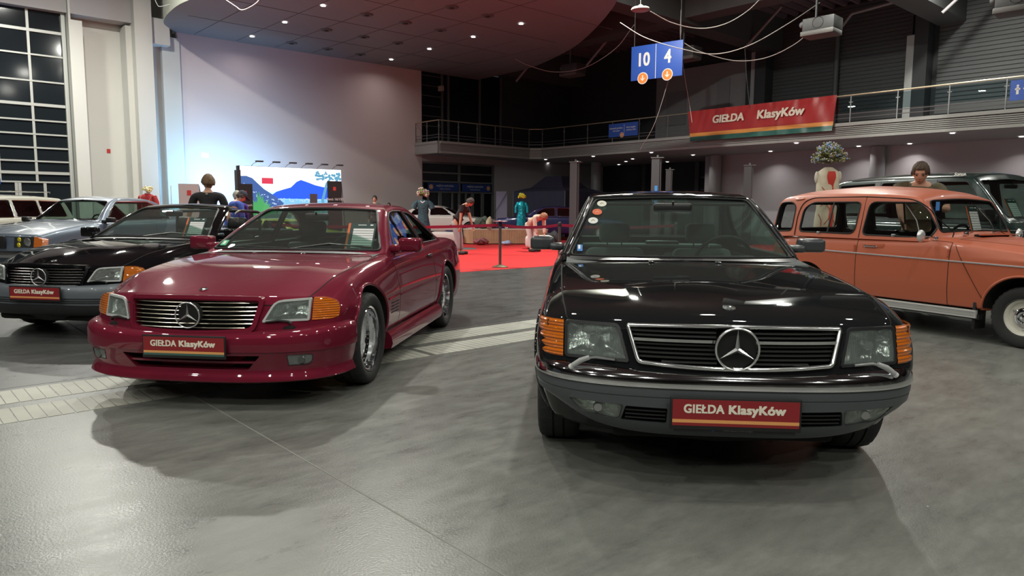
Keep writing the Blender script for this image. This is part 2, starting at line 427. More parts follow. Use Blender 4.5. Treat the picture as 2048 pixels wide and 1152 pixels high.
class Shell:
    """glasshouse: curves over x give belt (y,z), shoulder (y,z) and centre height"""
    def __init__(s, st, r=.05, t=.035, crown=.75, step=.05, inner=None):
        st = sorted(st, key=lambda q: q[0]); xs = [q[0] for q in st]; A = np.array([[*q[1], *q[2], q[3]] for q in st], float)
        n = int((xs[-1]-xs[0])/step); X = sorted(set([xs[0] + (xs[-1]-xs[0])*i/n for i in range(n+1)] + [v for v in xs if True]))
        X = [v for i, v in enumerate(X) if i == 0 or v - X[i-1] > .008 or v in (xs[0], xs[-1])]
        rows = []
        for x in X:
            yb, zb, ys, zs, zc = pchip(xs, A, x)
            c = [(yb, zb), (ys, zs), (ys*.55, zs + crown*(zc-zs)), (0, zc)]
            P, _ = section(c, [0, r, .12, 0], n=6, m=5)
            rows.append([(x, p[0], p[1]) for p in P] + [(x, -p[0], p[1]) for p in reversed(P[:-1])])
        s.rows = rows; me = MB().grid(rows).mesh(); bm = bmesh.new(); bm.from_mesh(me); bm.normal_update()
        up = sum(v.normal.z for v in bm.verts) > 0; bm.verts.ensure_lookup_table()
        s.N = [(v.normal if up else -v.normal).copy() for v in bm.verts]; s.bvh = BVHTree.FromBMesh(bm); bm.free()
        s.t = t
    def solid(s, a, b, slots=(0, 1)):
        R = s.rows; n, m = len(R), len(R[0])
        O = [[Vector(R[i][j]) - s.N[i*m+j]*a for j in range(m)] for i in range(n)]; I = [[Vector(R[i][j]) - s.N[i*m+j]*b for j in range(m)] for i in range(n)]
        mb = MB(); mb.grid(O, slots[0]); mb.grid(I, slots[1], flip=True)
        for (U, V) in ((0, None), (n-1, None)):
            mb.grid([O[U], I[U]], slots[0], flip=(U == 0))
        for j in (0, m-1):
            mb.grid([[O[i][j] for i in range(n)], [I[i][j] for i in range(n)]], slots[0])
        me = mb.mesh(); bm = bmesh.new(); bm.from_mesh(me); bmesh.ops.remove_doubles(bm, verts=bm.verts, dist=2e-5)
        bmesh.ops.dissolve_degenerate(bm, dist=1e-5, edges=bm.edges); bmesh.ops.recalc_face_normals(bm, faces=bm.faces); bm.to_mesh(me); bm.free(); return me
    def loop(s, kind, poly, sgn=1):
        out = []
        for a, b in poly:
            h = hitx(s.bvh, a, b, sgn) if kind == 'x' else hity(s.bvh, a, b, sgn)[0]
            out.append(h)
        for i, h in enumerate(out):
            if h is None:
                near = next((out[(i+k) % len(out)] for k in list(range(1, 9)) + list(range(-8, 0)) if out[(i+k) % len(out)] is not None), Vector((0, 0, 0)))
                out[i] = Vector((near.x, *poly[i])) if kind == 'x' else Vector((poly[i][0], near.y, poly[i][1]))
        return out
    def cutter(s, kind, poly, sgn=1, depth=.13):
        L = s.loop(kind, poly, sgn)
        if kind == 'x':
            far = max(v.x*sgn for v in L) + .4; A = [(far*sgn, v.y, v.z) for v in L]; B = [(v.x - sgn*depth, v.y, v.z) for v in L]
        else:
            A = [(v.x, sgn*1.4, v.z) for v in L]; lo = min(abs(v.y) for v in L) - depth; B = [(v.x, sgn*lo, v.z) for v in L]
        return fixn(MB().prism(A, B, 2).mesh())
def glasshouse(root, sh, wins, mats, name='roof', seal=.007, keep=None, gmat=None, chrome=()):
    """wins: (name, kind, poly, sgn, glassmat)"""
    solid = sh.solid(0, sh.t); thin = sh.solid(.012, .017, (0, 0))
    cut = [sh.cutter(k, p, s) for (_, k, p, s, _g) in wins]
    me = solid
    for (w, c) in zip(wins, cut): me = boolean(me, [c.copy()])
    if keep is not None: me = boolean(me, [keep()], 'INTERSECT')
    for f in me.polygons: f.material_index = min(f.material_index, 2)
    r = obj(name, me, mats, root, ang=40, fix=False)
    for (w, c) in zip(wins, cut):
        if w[4] is not None:
            g = boolean(thin.copy(), [c.copy()], 'INTERSECT'); go = obj(w[0], g, w[4], root, ang=30, fix=False)
        L = sh.loop(w[1], w[2], w[3])
        if seal:
            so = obj('window_seal', MB().tube([v for v in L], seal, 6, closed=True), M_RUB, root, ang=60)
    return r

def star(mb, c, r, rot=0, m=0, thick=.012, ringr=None):
    """three-pointed star in a ring, facing +x"""
    ringr = ringr or r*.055; c = Vector(c)
    mb.tube([c + Vector((0, r*sin(2*pi*k/40), r*cos(2*pi*k/40))) for k in range(40)], ringr, 8, m, closed=True)
    for k in range(3):
        a = 2*pi*k/3; tip = Vector((0, sin(a)*r*.97, cos(a)*r*.97))
        l = Vector((0, sin(a - pi/3)*r*.13, cos(a - pi/3)*r*.13)); q = Vector((0, sin(a + pi/3)*r*.13, cos(a + pi/3)*r*.13)); top = Vector((thick, 0, 0)); bk = Vector((-thick*.6, 0, 0))
        mb.add([c + top, c + l, c + tip, c + q, c + bk], [(0, 1, 2), (0, 2, 3), (4, 2, 1), (4, 3, 2)], m)
def yrange(poly, z):
    ys = []
    for i in range(len(poly)):
        (y0, z0), (y1, z1) = poly[i-1], poly[i]
        if (z0 - z)*(z1 - z) < 0: ys.append(y0 + (y1-y0)*(z-z0)/(z1-z0))
    return (min(ys), max(ys)) if ys else None
def band(mb, outer, inner, P, o0, o1, oi=None, m=0):
    """frame between two loops (lists of (y,z)), extruded from o0 to o1"""
    oi = o0 if oi is None else oi
    A = [P(y, z, o0) for y, z in outer]; B = [P(y, z, o1) for y, z in outer]; C = [P(y, z, o1) for y, z in inner]; D = [P(y, z, oi) for y, z in inner]
    mb.grid([A, B, C, D], m, cv=True)
def scalepoly(poly, d):
    """inset a polygon by d (outwards if negative)"""
    n = len(poly); cx = sum(p[0] for p in poly)/n; cz = sum(p[1] for p in poly)/n; out = []
    for i in range(n):
        a, b, c = np.array(poly[i-1]), np.array(poly[i]), np.array(poly[(i+1) % n]); e1, e2 = b-a, c-b
        n1 = np.array([-e1[1], e1[0]]); n2 = np.array([-e2[1], e2[0]]); n1 /= np.linalg.norm(n1)+1e-9; n2 /= np.linalg.norm(n2)+1e-9
        nn = n1 + n2; nn = nn / max(np.linalg.norm(nn), .3); k = max(.5, nn @ n1)
        if (np.array([cx, cz]) - b) @ nn < 0: nn = -nn
        out.append(tuple(b + nn*d/k))
    return out
def tyre(mb, r, w, rim, m=0, n=96):
    """revolved about y, centred at the origin, outer side at +y"""
    h = w/2; prof = [(rim, -h*.80, 0), (rim+.012, -h*.93, 0), ((rim+r)/2, -h*1.03, 0), (r-.022, -h*.97, 0), (r-.006, -h*.86, 1), (r, -h*.62, 1), (r, -h*.30, 0), (r-.009, -h*.28, 0), (r-.009, -h*.22, 0), (r, -h*.20, 0),
                     (r, h*.20, 0), (r-.009, h*.22, 0), (r-.009, h*.28, 0), (r, h*.30, 0), (r, h*.62, 1), (r-.006, h*.86, 1), (r-.022, h*.97, 0), ((rim+r)/2+.01, h*1.03, 0), (rim+.012, h*.93, 0), (rim, h*.80, 0)]
    P = []
    for k in range(n):
        a = 2*pi*k/n; P.append([((q - (.007 if (t and k % 3 == 0) else 0))*cos(a), y, (q - (.007 if (t and k % 3 == 0) else 0))*sin(a)) for q, y, t in prof])
    mb.grid(P, m, cu=True)
def wheel(root, x, y, r, w, rim, style, n=96, steer=0):
    s = 1 if y > 0 else -1; yc = abs(y) - w/2
    def fin(mb): mb.v = [(a, b*s, c) for a, b, c in mb.v]; return mb
    t = MB(); tyre(t, r, w, rim, n=n)
    to = obj('wheel', fin(t), M_TYRE, root, ang=50, loc=(x, s*yc, r), rot=(0, 0, steer))
    h = w/2; f = MB()
    if style == 'amg':
        f.lathe([(rim+.008, h*.95), (rim+.014, h*.86), (rim+.002, h*.80), (rim-.012, h*.76), (rim-.018, h*.2), (rim-.05, h*.08), (rim-.055, -h*.2), (rim-.04, -h*.8)], 64, ax='y')
        obj('rim_barrel', fin(f), M_CHROME, to, ang=40)
        d = MB(); R0 = rim - .045
        d.lathe([(0, h*.30), (.05, h*.30), (.06, h*.22), (R0*.55, h*.20), (R0*.72, h*.12), (R0, h*.04), (R0, -.01), (0, -.01)], 60, ax='y')
        obj('rim_face', fin(d), M_SILVER, to, ang=40)
        b = MB()
        for k in range(5):
            a = 2*pi*k/5 + .3; b.cyl((.056*cos(a), h*.2, .056*sin(a)), (.056*cos(a), h*.225, .056*sin(a)), .013, 10)
            a0 = a + pi/5; q = [(R0*.95*cos(a0-.12), R0*.95*sin(a0-.12)), (R0*.95*cos(a0+.12), R0*.95*sin(a0+.12)), (R0*.80*cos(a0+.03), R0*.80*sin(a0+.03)), (R0*.80*cos(a0-.03), R0*.80*sin(a0-.03))]
            b.prism([(u, h*.02, v) for u, v in q], [(u, h*.12, v) for u, v in q])
        obj('rim_opening', fin(b), M_DARK, to, ang=30)
        b = MB()
        for k in range(30):
            a = 2*pi*k/30; b.sph(((rim-.03)*cos(a), h*.16, (rim-.03)*sin(a)), .006, n=6, k=4)
        obj('rim_bolt', fin(b), M_CHROME, to, ang=60)
    elif style == 'steel':
        f.lathe([(rim+.006, h*.9), (rim+.012, h*.8), (rim-.004, h*.7), (rim-.02, h*.55), (rim-.03, h*.25), (rim-.06, h*.15), (rim-.075, h*.36), (rim*.42, h*.30), (rim*.4, h*.1), (0, h*.1)], 64, ax='y')
        obj('rim', fin(f), mat('cream_steel', (.62, .6, .52), .4), to, ang=40)
        c = MB(); c.lathe([(.092, h*.30), (.09, h*.42), (.075, h*.52), (.055, h*.56), (.05, h*.50), (.03, h*.50), (.022, h*.58), (0, h*.6)], 40, ax='y')
        obj('hub_cap', fin(c), M_CHROME, to, ang=50)
        b = MB()
        for k in range(3):
            a = 2*pi*k/3 + .5; b.sph((.11*cos(a), h*.33, .11*sin(a)), .011, n=8, k=5)
        obj('wheel_nut', fin(b), M_SATIN, to, ang=60)
    else:
        f.lathe([(rim+.006, h*.9), (rim+.012, h*.8), (rim-.004, h*.7), (rim-.015, h*.55), (rim-.02, h*.3), (rim*.75, h*.28), (rim*.35, h*.45), (rim*.3, h*.4), (0, h*.42)], 48, ax='y')
        obj('rim', fin(f), M_SILVER, to, ang=40)
        b = MB()
        for k in range(10):
            a = 2*pi*k/10; b.cyl((rim*.8*cos(a), h*.2, rim*.8*sin(a)), (rim*.8*cos(a), h*.32, rim*.8*sin(a)), .017, 10)
        obj('rim_opening', fin(b), M_DARK, to, ang=30)
    return to
def seat(root, x, y, z=.28, m=M_LEATH, head=True, h=.62, w=.50, tilt=rad(16), rest=True, name='seat', perf=False):
    b = MB(); Rt = Matrix.Rotation(-tilt, 4, 'Y')
    b.box((x + .02, y, z + .06), (.52, w, .16), 0, .05, seg=3)
    b.box((x - .20 - .05 - sin(tilt)*h/2, y, z + .06 + h/2*cos(tilt)), (.13, w*.96, h), 0, .055, R=Rt, seg=3)
    for s in (-1, 1): b.box((x - .165 - .05 - sin(tilt)*h/2, y + s*w*.40, z + .04 + h/2*cos(tilt)), (.13, .09, h*.8), 0, .04, R=Rt, seg=3)
    so = obj(name, b, m, root, ang=50)
    if head:
        hx = x - .26 - sin(tilt)*(h + .14); hz = z + .06 + (h + .13)*cos(tilt)
        k = MB().box((hx, y, hz), (.10, w*.52, .17), 0, .045, R=Rt, seg=3)
        obj('headrest', k, m, root, ang=60)
        obj('headrest_post', MB().cyl((hx, y - .06, hz - .05), (hx + .03, y - .06, hz - .16), .006, 6).cyl((hx, y + .06, hz - .05), (hx + .03, y + .06, hz - .16), .006, 6), M_CHROME, root, ang=60)
    return so
def interior(root, xd, zd, w, xrear, belt, m=M_LEATH, seats=2, bench=None, wheel_y=.36, dashm=None, seatx=None, tub=True, tubm=None, seath=.60):
    if tub:
        t = MB(); t.grid([[(xd+.45, -w, .25), (xd+.45, w, .25)], [(xd - .4, -w, .25), (xd - .4, w, .25)], [(xrear, -w, .25), (xrear, w, .25)], [(xrear - .1, -w, belt - .06), (xrear - .1, w, belt - .06)]])
        for s in (-1, 1): t.grid([[(xd+.45, s*w, .25), (xd+.45, s*w, belt - .03)], [(xrear, s*w, .25), (xrear - .1, s*w, belt - .03)]])
        obj('cabin_floor', t, tubm or M_CABIN, root, ang=30)
    dp = rpoly([(xd + .42, zd - .30), (xd + .42, zd - .02), (xd + .15, zd), (xd - .08, zd - .02), (xd - .14, zd - .12), (xd - .02, zd - .32)], .03, 3)
    d = MB(); ys = [-w, -w*.6, -.1, .1, wheel_y - .2, wheel_y - .15, wheel_y + .15, wheel_y + .2, w]
    P = [[(a, yy, b + (.025 if abs(yy - wheel_y) < .17 and a < xd + .1 and b > zd - .05 else 0)) for a, b in dp] for yy in ys]
    d.grid(P, 0, cv=True); obj('dashboard', d, dashm or M_CABIN, root, ang=40)
    sx = xd - .62 if seatx is None else seatx
    for s in (-1, 1): seat(root, sx, s*.36, .27, m, h=seath)
    if bench:
        b = MB()
        for yy in (-.36, .36): b.box((bench, yy, .36), (.45, .5, .14), 0, .05, seg=3); b.box((bench - .27, yy, .62), (.14, .54, .50), 0, .06, R=Matrix.Rotation(-.25, 4, 'Y'), seg=3)
        b.box((bench - .27, 0, .60), (.12, .22, .48), 0, .05, R=Matrix.Rotation(-.25, 4, 'Y'))
        obj('rear_bench', b, m, root, ang=50)
    # steering wheel
    sw = MB(); c = Vector((xd - .28, wheel_y, zd - .05)); ax = Vector((cos(rad(24)), 0, -sin(rad(24)))); up = Vector((sin(rad(24)), 0, cos(rad(24)))); lt = Vector((0, 1, 0))
    sw.tube([c + up*.195*cos(2*pi*k/36) + lt*.195*sin(2*pi*k/36) for k in range(36)], .014, 8, closed=True)
    sw.tube([c + lt*.19, c + ax*.02, c - lt*.19], .016, 6); sw.tube([c, c - up*.19], .018, 6)
    sw.cyl(c - ax*.02, c + ax*.05, .06, 16); sw.cyl(c + ax*.05, c + ax*.30, .03, 10)
    obj('steering_wheel', sw, M_BLACK, root, ang=50)
def plate(root, loc, rot, frame=.008, bottom=True, w=.52, h=.112, green=True):
    p = obj('number_plate', MB().box((0, 0, 0), (w + .02, h + .03, .012), 0, .005), M_BLACK, root, ang=40, loc=loc, rot=rot)
    obj('plate_face', MB().box((0, .004, .0065), (w, h, .003)), M_RED, p, ang=None)
    obj('plate_stripe', MB().box((0, -h/2 + .024, .0084), (w, .014, .001)), M_ORANGE, p, ang=None)
    if green: obj('plate_stripe', MB().box((0, -h/2 + .0105, .0084), (w, .013, .001)), M_GREEN, p, ang=None)
    text('lettering', 'GIEŁDA', .036, M_CREAM, p, (-.131, .004, .0085), (0, 0, 0), bold=.085, sx=.93, space=1.04)
    text('lettering', 'KlasyKów', .036, M_CREAM, p, (.086, .004, .0085), (0, 0, 0), bold=.12, sx=1.08, space=1.04)
    return p
FACE = (rad(90), 0, rad(90))     # local xy plane turned to face +x, reading upright
def card(loc, rz, tilt, label, w=.21, h=.30, rows=8):
    """sales sheet standing behind a windscreen"""
    r = empty('information_card', loc, rz, label, 'information card'); R = (rad(90) - tilt, 0, rad(90))
    obj('sheet', MB().box((0, h/2, 0), (w, h, .003)), mat('card_dark_green', (.02, .055, .05), .5), r, ang=None, rot=R)
    b = MB(); b.box((-w/2 + .010, h/2, .002), (.02, h, .001)); obj('stripe', b, mat('card_orange', (.75, .16, .05), .5), r, ang=None, rot=R)
    b = MB()
    for k in range(rows): b.box((.018, h*.80 - (k + .5)*h*.74/rows, .002), (w*.74, h*.60/rows, .001)); 
    b.box((w*.0, h*.93, .002), (w*.3, .006, .001)); b.box((w*.34, h*.93, .002), (.025, .012, .001))
    obj('text_line', b, M_WHITE, r, ang=None, rot=R)
    return r
def mirror_door(root, x, y, z, w, h, m, d=.12, house=None):
    s = 1 if y > 0 else -1; b = MB()
    b.box((x, y - s*w/2, z), (d, w, h), 0, .025, seg=3)
    b.v = [(a + (.05*((b_*s) - (abs(y) - w)) / w if False else 0), b_, c) for a, b_, c in b.v]
    o = obj('door_mirror', b, m, root, ang=50)
    obj('mirror_foot', MB().box((x + .03, y - s*(w + .02), z - h*.25), (d*.9, .10, h*.55), 0, .02), m, root, ang=50)
    obj('mirror_glass', MB().box((x - d/2 + .002, y - s*w/2, z), (.006, w*.86, h*.8), 0, .003), M_CHROME, o, ang=40)
    return o
def mirror_in(root, x, z, w=.25):
    o = obj('rear_view_mirror', MB().box((x, 0, z), (.04, w, .065), 0, .02, seg=3).cyl((x + .01, 0, z), (x + .02, 0, z + .045), .008, 6), M_BLACK, root, ang=50)
def badge(root, bvh, x, r=.026):
    h, n = hitz(bvh, x, 0); q = n.to_track_quat('Z', 'Y').to_matrix().to_4x4(); q.translation = h
    b = MB().lathe([(0, .004), (r*.55, .004), (r*.6, .0025), (r*.75, .0035), (r, .003), (r, -.001)], 24)
    k = MB()
    for i in range(14):
        a = 2*pi*i/14; k.sph((r*.85*cos(a), r*.85*sin(a), .0035), r*.14, n=6, k=4)
    b.add(k.v, k.f); b.xf(q); obj('hood_emblem', b, M_CHROME, root, ang=50)
# ------------------------------------------------------------------ the dark coupe in front (right)
def mats6(p): return [p, p, p, p, M_DARK, M_DARK]
def lamp_fluted(root, P, poly, depth, name='headlight', lens=M_LENS, bowl=True, frame=M_TRIM, fr=.012, lens_o=.004):
    A = [P(y, z, lens_o) for y, z in poly]; n = len(poly)
    cy = sum(p[0] for p in poly)/n; cz = sum(p[1] for p in poly)/n
    h = MB(); rings = []
    for k, (sc_, dp) in enumerate(((1.0, 0), (.97, -depth*.35), (.80, -depth*.75), (.45, -depth), (.12, -depth*1.02))):
        rings.append([P(cy + (y-cy)*sc_, cz + (z-cz)*sc_, dp - .001) for y, z in poly])
    h.grid(rings, 0, cv=True)
    ho = obj(name, h, M_REFL, root, ang=50)
    b = MB(); c = P(cy, cz, 0); b.lathe([(0, depth*-.2), (.018, -depth*.2), (.022, -depth*.35), (.02, -depth*.95)], 16, c=c, ax='x'); obj('bulb', b, M_SATIN, ho, ang=50)
    nu = 12; ymin, ymax = min(p[0] for p in poly), max(p[0] for p in poly)
    g = MB(); g.prism([P(y, z, lens_o) for y, z in poly], [P(y, z, lens_o + .004) for y, z in poly]); obj('lens', g, lens, ho, ang=30)
    f = MB(); band(f, poly, scalepoly(poly, fr), lambda y, z, o: P(y, z, o), -.01, lens_o + .007, -.01); obj('lamp_frame', f, frame, ho, ang=40)
    return ho
def bumper_fn(xb0, x1, Yb, n):
    def c(th):
        return Vector((x1 + (xb0-x1)*max(0, cos(th))**(2/n), Yb*(abs(sin(th))**(2/n))*(1 if th >= 0 else -1), 0))
    def curve(xend, k=56):
        ths = [rad(-90 + 180*i/k) for i in range(k+1)]; C = [c(t) for t in ths]; m = max(2, int((x1-xend)/.06))
        pre = [Vector((xend + (x1-xend)*i/m, -Yb, 0)) for i in range(m)]; post = [Vector((p.x, Yb, 0)) for p in reversed(pre)]
        A = pre + C + post; return [p for i, p in enumerate(A) if i == 0 or (p - A[i-1]).length > 1e-4]
    def xb(y): return x1 + (xb0-x1)*max(0, 1-(min(abs(y), Yb)/Yb)**n)**(1/n)
    return curve, xb
def sweep_bumper(curve, prof, lift=lambda y, z: 0):
    """prof: (z, inset) closed loop; returns rings along the curve"""
    C = curve; R = []
    for i, p in enumerate(C):
        a, b = C[max(0, i-1)], C[min(len(C)-1, i+1)]; t = (b-a).normalized(); n = Vector((t.y, -t.x, 0))
        if n.x*1.0 + n.y*(1 if p.y > 0 else -1)*.3 < 0: n = -n
        R.append([(p.x - n.x*q[1], p.y - n.y*q[1], q[0] + lift(p.y, q[0])) for q in prof])
    return R
def solid_rings(R, m=0):
    mb = MB(); mb.grid(R, m, cv=True); k = len(R[0]); n = len(R)
    mb.f.append(tuple(range(k))); mb.m.append(m); mb.f.append(tuple((n-1)*k + j for j in reversed(range(k)))); mb.m.append(m); return mb

P_W = paint('anthracite_paint', (.011, .0125, .013), .0, .5); P_W.node_tree.nodes['Principled BSDF'].inputs['Specular IOR Level'].default_value = .0
CLAD_W = mat('grey_cladding', (.07, .08, .085), .42)
def build_w126():
    root = empty('dark_coupe', (1.022, 3.846, 0), rad(-95.2), 'near-black two-door coupe with chrome grille bars and grey lower bumper, nearest car at right', 'car')
    xf = lambda y, z: .843 - .30*(max(z, .56) - .67) - .24*(min(abs(y), .95)/.82)**2.7 - .8*max(0, .54 - z)
    P = lambda y, z, o: (xf(y, z) + o, y, z)
    def S(mw, zs, hy, hz, cz, belt=.86, lo=.20): return [(0, lo-.03), (.62, lo), (.78, lo+.03), (mw-.02, .36), (mw, .56), (belt, zs-.09), (belt-.035, zs), (hy, hz), (.43, cz-.009), (0, cz)]
    st = [(-3.98, S(.80, .80, .70, .86, .88, .80, .30)), (-3.7, S(.84, .85, .73, .905, .925, .83)), (-3.1, S(.87, .87, .75, .925, .945)), (-2.845, S(.875, .875, .755, .925, .945)),
          (-1.9, S(.875, .885, .78, .915, .93)), (-.95, S(.875, .885, .775, .918, .935)), (-.60, S(.875, .872, .768, .908, .932)), (0, S(.875, .835, .755, .872, .900)),
          (.40, S(.87, .795, .742, .835, .866)), (.62, S(.86, .765, .732, .805, .838)), (.76, S(.845, .735, .722, .782, .812)), (.843, S(.83, .71, .715, .755, .778, .83))]
    def region(x, s):
        if s <= 1: return 4
        if -.60 < x < .843 and s >= 7 : return 1
        if -2.2 < x < -.80 and 2 <= s <= 5: return 2
        return 3 if x < -3.1 and s >= 7 else 0
    me = body_loft(st, [0, .03, .05, .08, .12, .08, .03, .03, .05, 0], .843, xf, .30, breaks=(-.60, -.80, -2.2, -3.1), region=region, nose_r=.035, nose_k=5)
    gpoly = rpoly([(-.458, .757), (0, .764), (.458, .757), (.408, .592), (.2, .578), (0, .574), (-.2, .578), (-.408, .592)], [.02, .02, .02, .02, .1, .1, .1, .02], 3)
    lpoly = rpoly([(.484, .752), (.722, .748), (.722, .588), (.440, .592)], [.02, .02, .02, .01], 3)
    lm = [(-y, z) for y, z in reversed(lpoly)]
    cuts = [cylcut(0, .315, .365, .52, 1.2), cylcut(0, .315, .365, -1.2, -.52), cylcut(-2.845, .315, .36, .52, 1.2), cylcut(-2.845, .315, .36, -1.2, -.52),
            frontcut(scalepoly(gpoly, .004), xf, .07), frontcut(lpoly, xf, .10), frontcut(lm, xf, .10)]
    for c in cuts: me = boolean(me, [c])
    bv = bvh_of(me)
    cabin = lambda f: f.normal.z > .6 and f.calc_center_median().z > .80 and -3.0 < f.calc_center_median().x < -.72 and abs(f.calc_center_median().y) < .765
    split_slots(me, mats6(P_W), root, {1: ('hood', False), 2: ('door', True), 3: ('trunk_lid', False)}, cabin)
    # arch lips
    for xw, zr in ((0, .368), (-2.845, .363)):
        for s in (1, -1):
            L = [hity(bv, xw + (zr+.008)*cos(a), .315 + (zr+.008)*sin(a), s)[0] for a in [rad(-8 + 196*k/30) for k in range(31)]]
            L = [p + Vector((0, s*.003, 0)) for p in L if p]
            obj('wheel_arch_lip', MB().tube(L, .012, 8), P_W, root, ang=60)
    # glasshouse
    sh = Shell([(-.62, (.05, .925), (.04, .926), .932), (-.72, (.58, .920), (.56, .924), .962), (-.86, (.745, .915), (.73, .928), 1.03), (-.93, (.785, .905), (.762, .945), 1.068), (-1.1, (.80, .90), (.715, 1.075), 1.152),
                (-1.3, (.80, .90), (.655, 1.215), 1.255), (-1.45, (.80, .90), (.612, 1.305), 1.332), (-1.56, (.80, .90), (.588, 1.345), 1.372), (-1.75, (.80, .90), (.575, 1.368), 1.392), (-2.1, (.80, .90), (.575, 1.370), 1.392), (-2.4, (.80, .90), (.59, 1.335), 1.362),
                (-2.62, (.80, .90), (.62, 1.25), 1.27), (-2.9, (.80, .90), (.675, 1.06), 1.085), (-3.14, (.78, .90), (.72, .93), .95)], r=.045, t=.03)
    ws = rpoly([(.715, .945), (.545, 1.322), (0, 1.342), (-.545, 1.322), (-.715, .945), (-.4, .950), (0, .953), (.4, .950)], [.03, .04, .3, .04, .03, .2, .2, .2], 4)
    rw = rpoly([(.66, .99), (.545, 1.32), (0, 1.335), (-.545, 1.32), (-.66, .99)], .04, 4)
    sd = rpoly([(-1.03, .935), (-1.22, 1.11), (-1.50, 1.31), (-1.75, 1.342), (-2.15, 1.342), (-2.42, 1.28), (-2.62, 1.10), (-2.66, .935)], [.02, .1, .1, .1, .1, .1, .06, .03], 3)
    glasshouse(root, sh, [('windscreen', 'x', ws, 1, M_GLASSW), ('rear_window', 'x', rw, -1, M_GLASS), ('side_window', 'y', sd, 1, M_GLASS), ('side_window', 'y', sd, -1, M_GLASS)], [P_W, M_CABIN, M_TRIM])
    for s in (1, -1):
        for off, r_, m_ in ((.016, .006, M_TRIM), (.030, .0045, M_CHROME), (.045, .0045, M_TRIM)):
            L = [hitx(sh.bvh, s*(.715 + off - (.715-.545)*k/14), .950 + (1.325-.950)*k/14) for k in range(15)]
            obj('pillar_trim', MB().tube([p + Vector((.002, 0, .002)) for p in L if p], r_, 6), m_, root, ang=60)
    L = [hitx(sh.bvh, .55*(1 - 2*k/20), 1.334 + .018*(1-(1-2*k/20)**2)) for k in range(21)]
    obj('windscreen_trim', MB().tube([p + Vector((.004, 0, .004)) for p in L if p], .008, 6), M_CHROME, root, ang=60)
    # wiper and cowl grille at the windscreen foot
    cg = MB(); cg.grid([[(-.60 - .02*(1-abs(y)/.7) - .18*(abs(y)/.74)**3, y, .935 - .012*(abs(y)/.7)**2 + .002) for y in np.linspace(-.72, .72, 25)], [(-.665 - .18*(abs(y)/.74)**3, y, .944) for y in np.linspace(-.72, .72, 25)]])
    obj('cowl_panel', cg, M_TRIM, root, ang=60)

    for y in (-.22, .18): obj('washer_nozzle', MB().box((-.53, y, .932), (.03, .035, .012), 0, .004), M_CHROME, root)
    # grille
    fp = scalepoly(gpoly, .008); obj('grille_frame', MB().tube([P(y, z, .014) for y, z in fp], .0095, 8, closed=True), mat('frame_chrome', (.8, .81, .82), .15, .95), root, ang=60)
    gi = scalepoly(gpoly, .018); g = MB(); g.prism([P(y, z, -.068) for y, z in gi], [P(y, z, -.060) for y, z in gi]); gr = obj('grille', g, M_DARK, root)
    for i, z in enumerate(np.linspace(.603, .745, 9)):
        yr = yrange(gi, z)
        if not yr: continue
        ch = (i == 5); s = MB(); o = .008 if ch else -.012
        for a, b in ((yr[0], -.075), (.075, yr[1])):
            s.tube([P(a + (b-a)*k/12, z + (.0 if not ch else .002), o) for k in range(13)], 1, prof=[(-.0035 - .003*ch, -.018), (-.0035 - .003*ch, .012), (.0035 + .003*ch, .012), (.0035 + .003*ch, -.018)], up=(1, 0, 0))
        obj('grille_slat', s, M_CHROME if ch else mat('grille_slat', (.03, .03, .03), .3), gr, ang=30)
    e = MB(); star(e, (.898, 0, .672), .088, thick=.014); obj('grille_star', e, M_STAR, gr, ang=25)
    obj('star_disc', MB().lathe([(0, 0), (.084, 0), (.084, -.03)], 32, c=(.880, 0, .672), ax='x'), M_DARK, gr)
    badge(root, bv, .70, .029)
    for s in (1, -1):
        pl = lpoly if s == 1 else lm
        lamp_fluted(root, P, pl, .08)
        # inner round reflector rim
        rib = MB(); z0, z1 = .586, .747; nz = 30; R = []
        for i in range(nz+1):
            z = z0 + (z1-z0)*i/nz; b = .006*abs(sin(pi*i/nz*5.0)); row = []
            for y, dx in ((.728, 0), (.75, 0), (.78, 0), (.81, .004), (.832, .02), (.842, .05), (.846, .10), (.846, .17)):
                row.append((xf(min(y, .80), z) - (max(0, y-.80)*1.2) + b + .003 - dx*1.0, s*(y + (b*.8 if y > .8 else 0)), z))
            R.append(row)
        rib.grid(R); obj('turn_signal', rib, M_AMBER, root, ang=60)
        obj('signal_housing', MB().box((xf(.76, .66) - .085, s*.765, .666), (.08, .08, .15)), M_TRIM, root)
        w = MB(); w.tube([P(s*.50, .600, .018), P(s*.585, .603, .022), P(s*.615, .598, .030)], .006, 6); obj('headlamp_wiper', w, M_SATIN, root, ang=60)
        sgn = 1 if s == 1 else 1
        w = MB(); w.tube([P(s*.610, .601, .028), P(s*.650, .585, .040), P(s*.685, .558, .045)], [.010, .012, .012], 10); obj('headlamp_wiper', w, mat('wiper_grey', (.35, .36, .36), .4), root, ang=60)
        w = MB(); w.tube([P(s*.684, .559, .045), P(s*.694, .551, .046)], .0125, 10); obj('wiper_cap', w, mat('wiper_white', (.7, .7, .7), .4), root, ang=60)
    # bumper
    curve, xb = bumper_fn(.885, .36, .868, 2.9)
    C = curve(.39 if False else .36)
    lift = lambda y, z: .125*(min(abs(y), .86)/.86)**4*max(0, min(1, (.42 - z)/.15))
    prof = [(.575, .10), (.572, .05), (.560, .025), (.550, .012), (.536, .004), (.520, .0), (.502, -.003), (.494, 0), (.490, .006), (.47, .002), (.452, .004), (.450, .009), (.446, .009), (.444, .006), (.40, .012), (.35, .03), (.315, .05), (.285, .07), (.262, .095), (.258, .13), (.33, .16), (.5, .16)]
    R = sweep_bumper(C, prof, lift)
    mb = solid_rings(R); me = mb.mesh(); fixn(me)
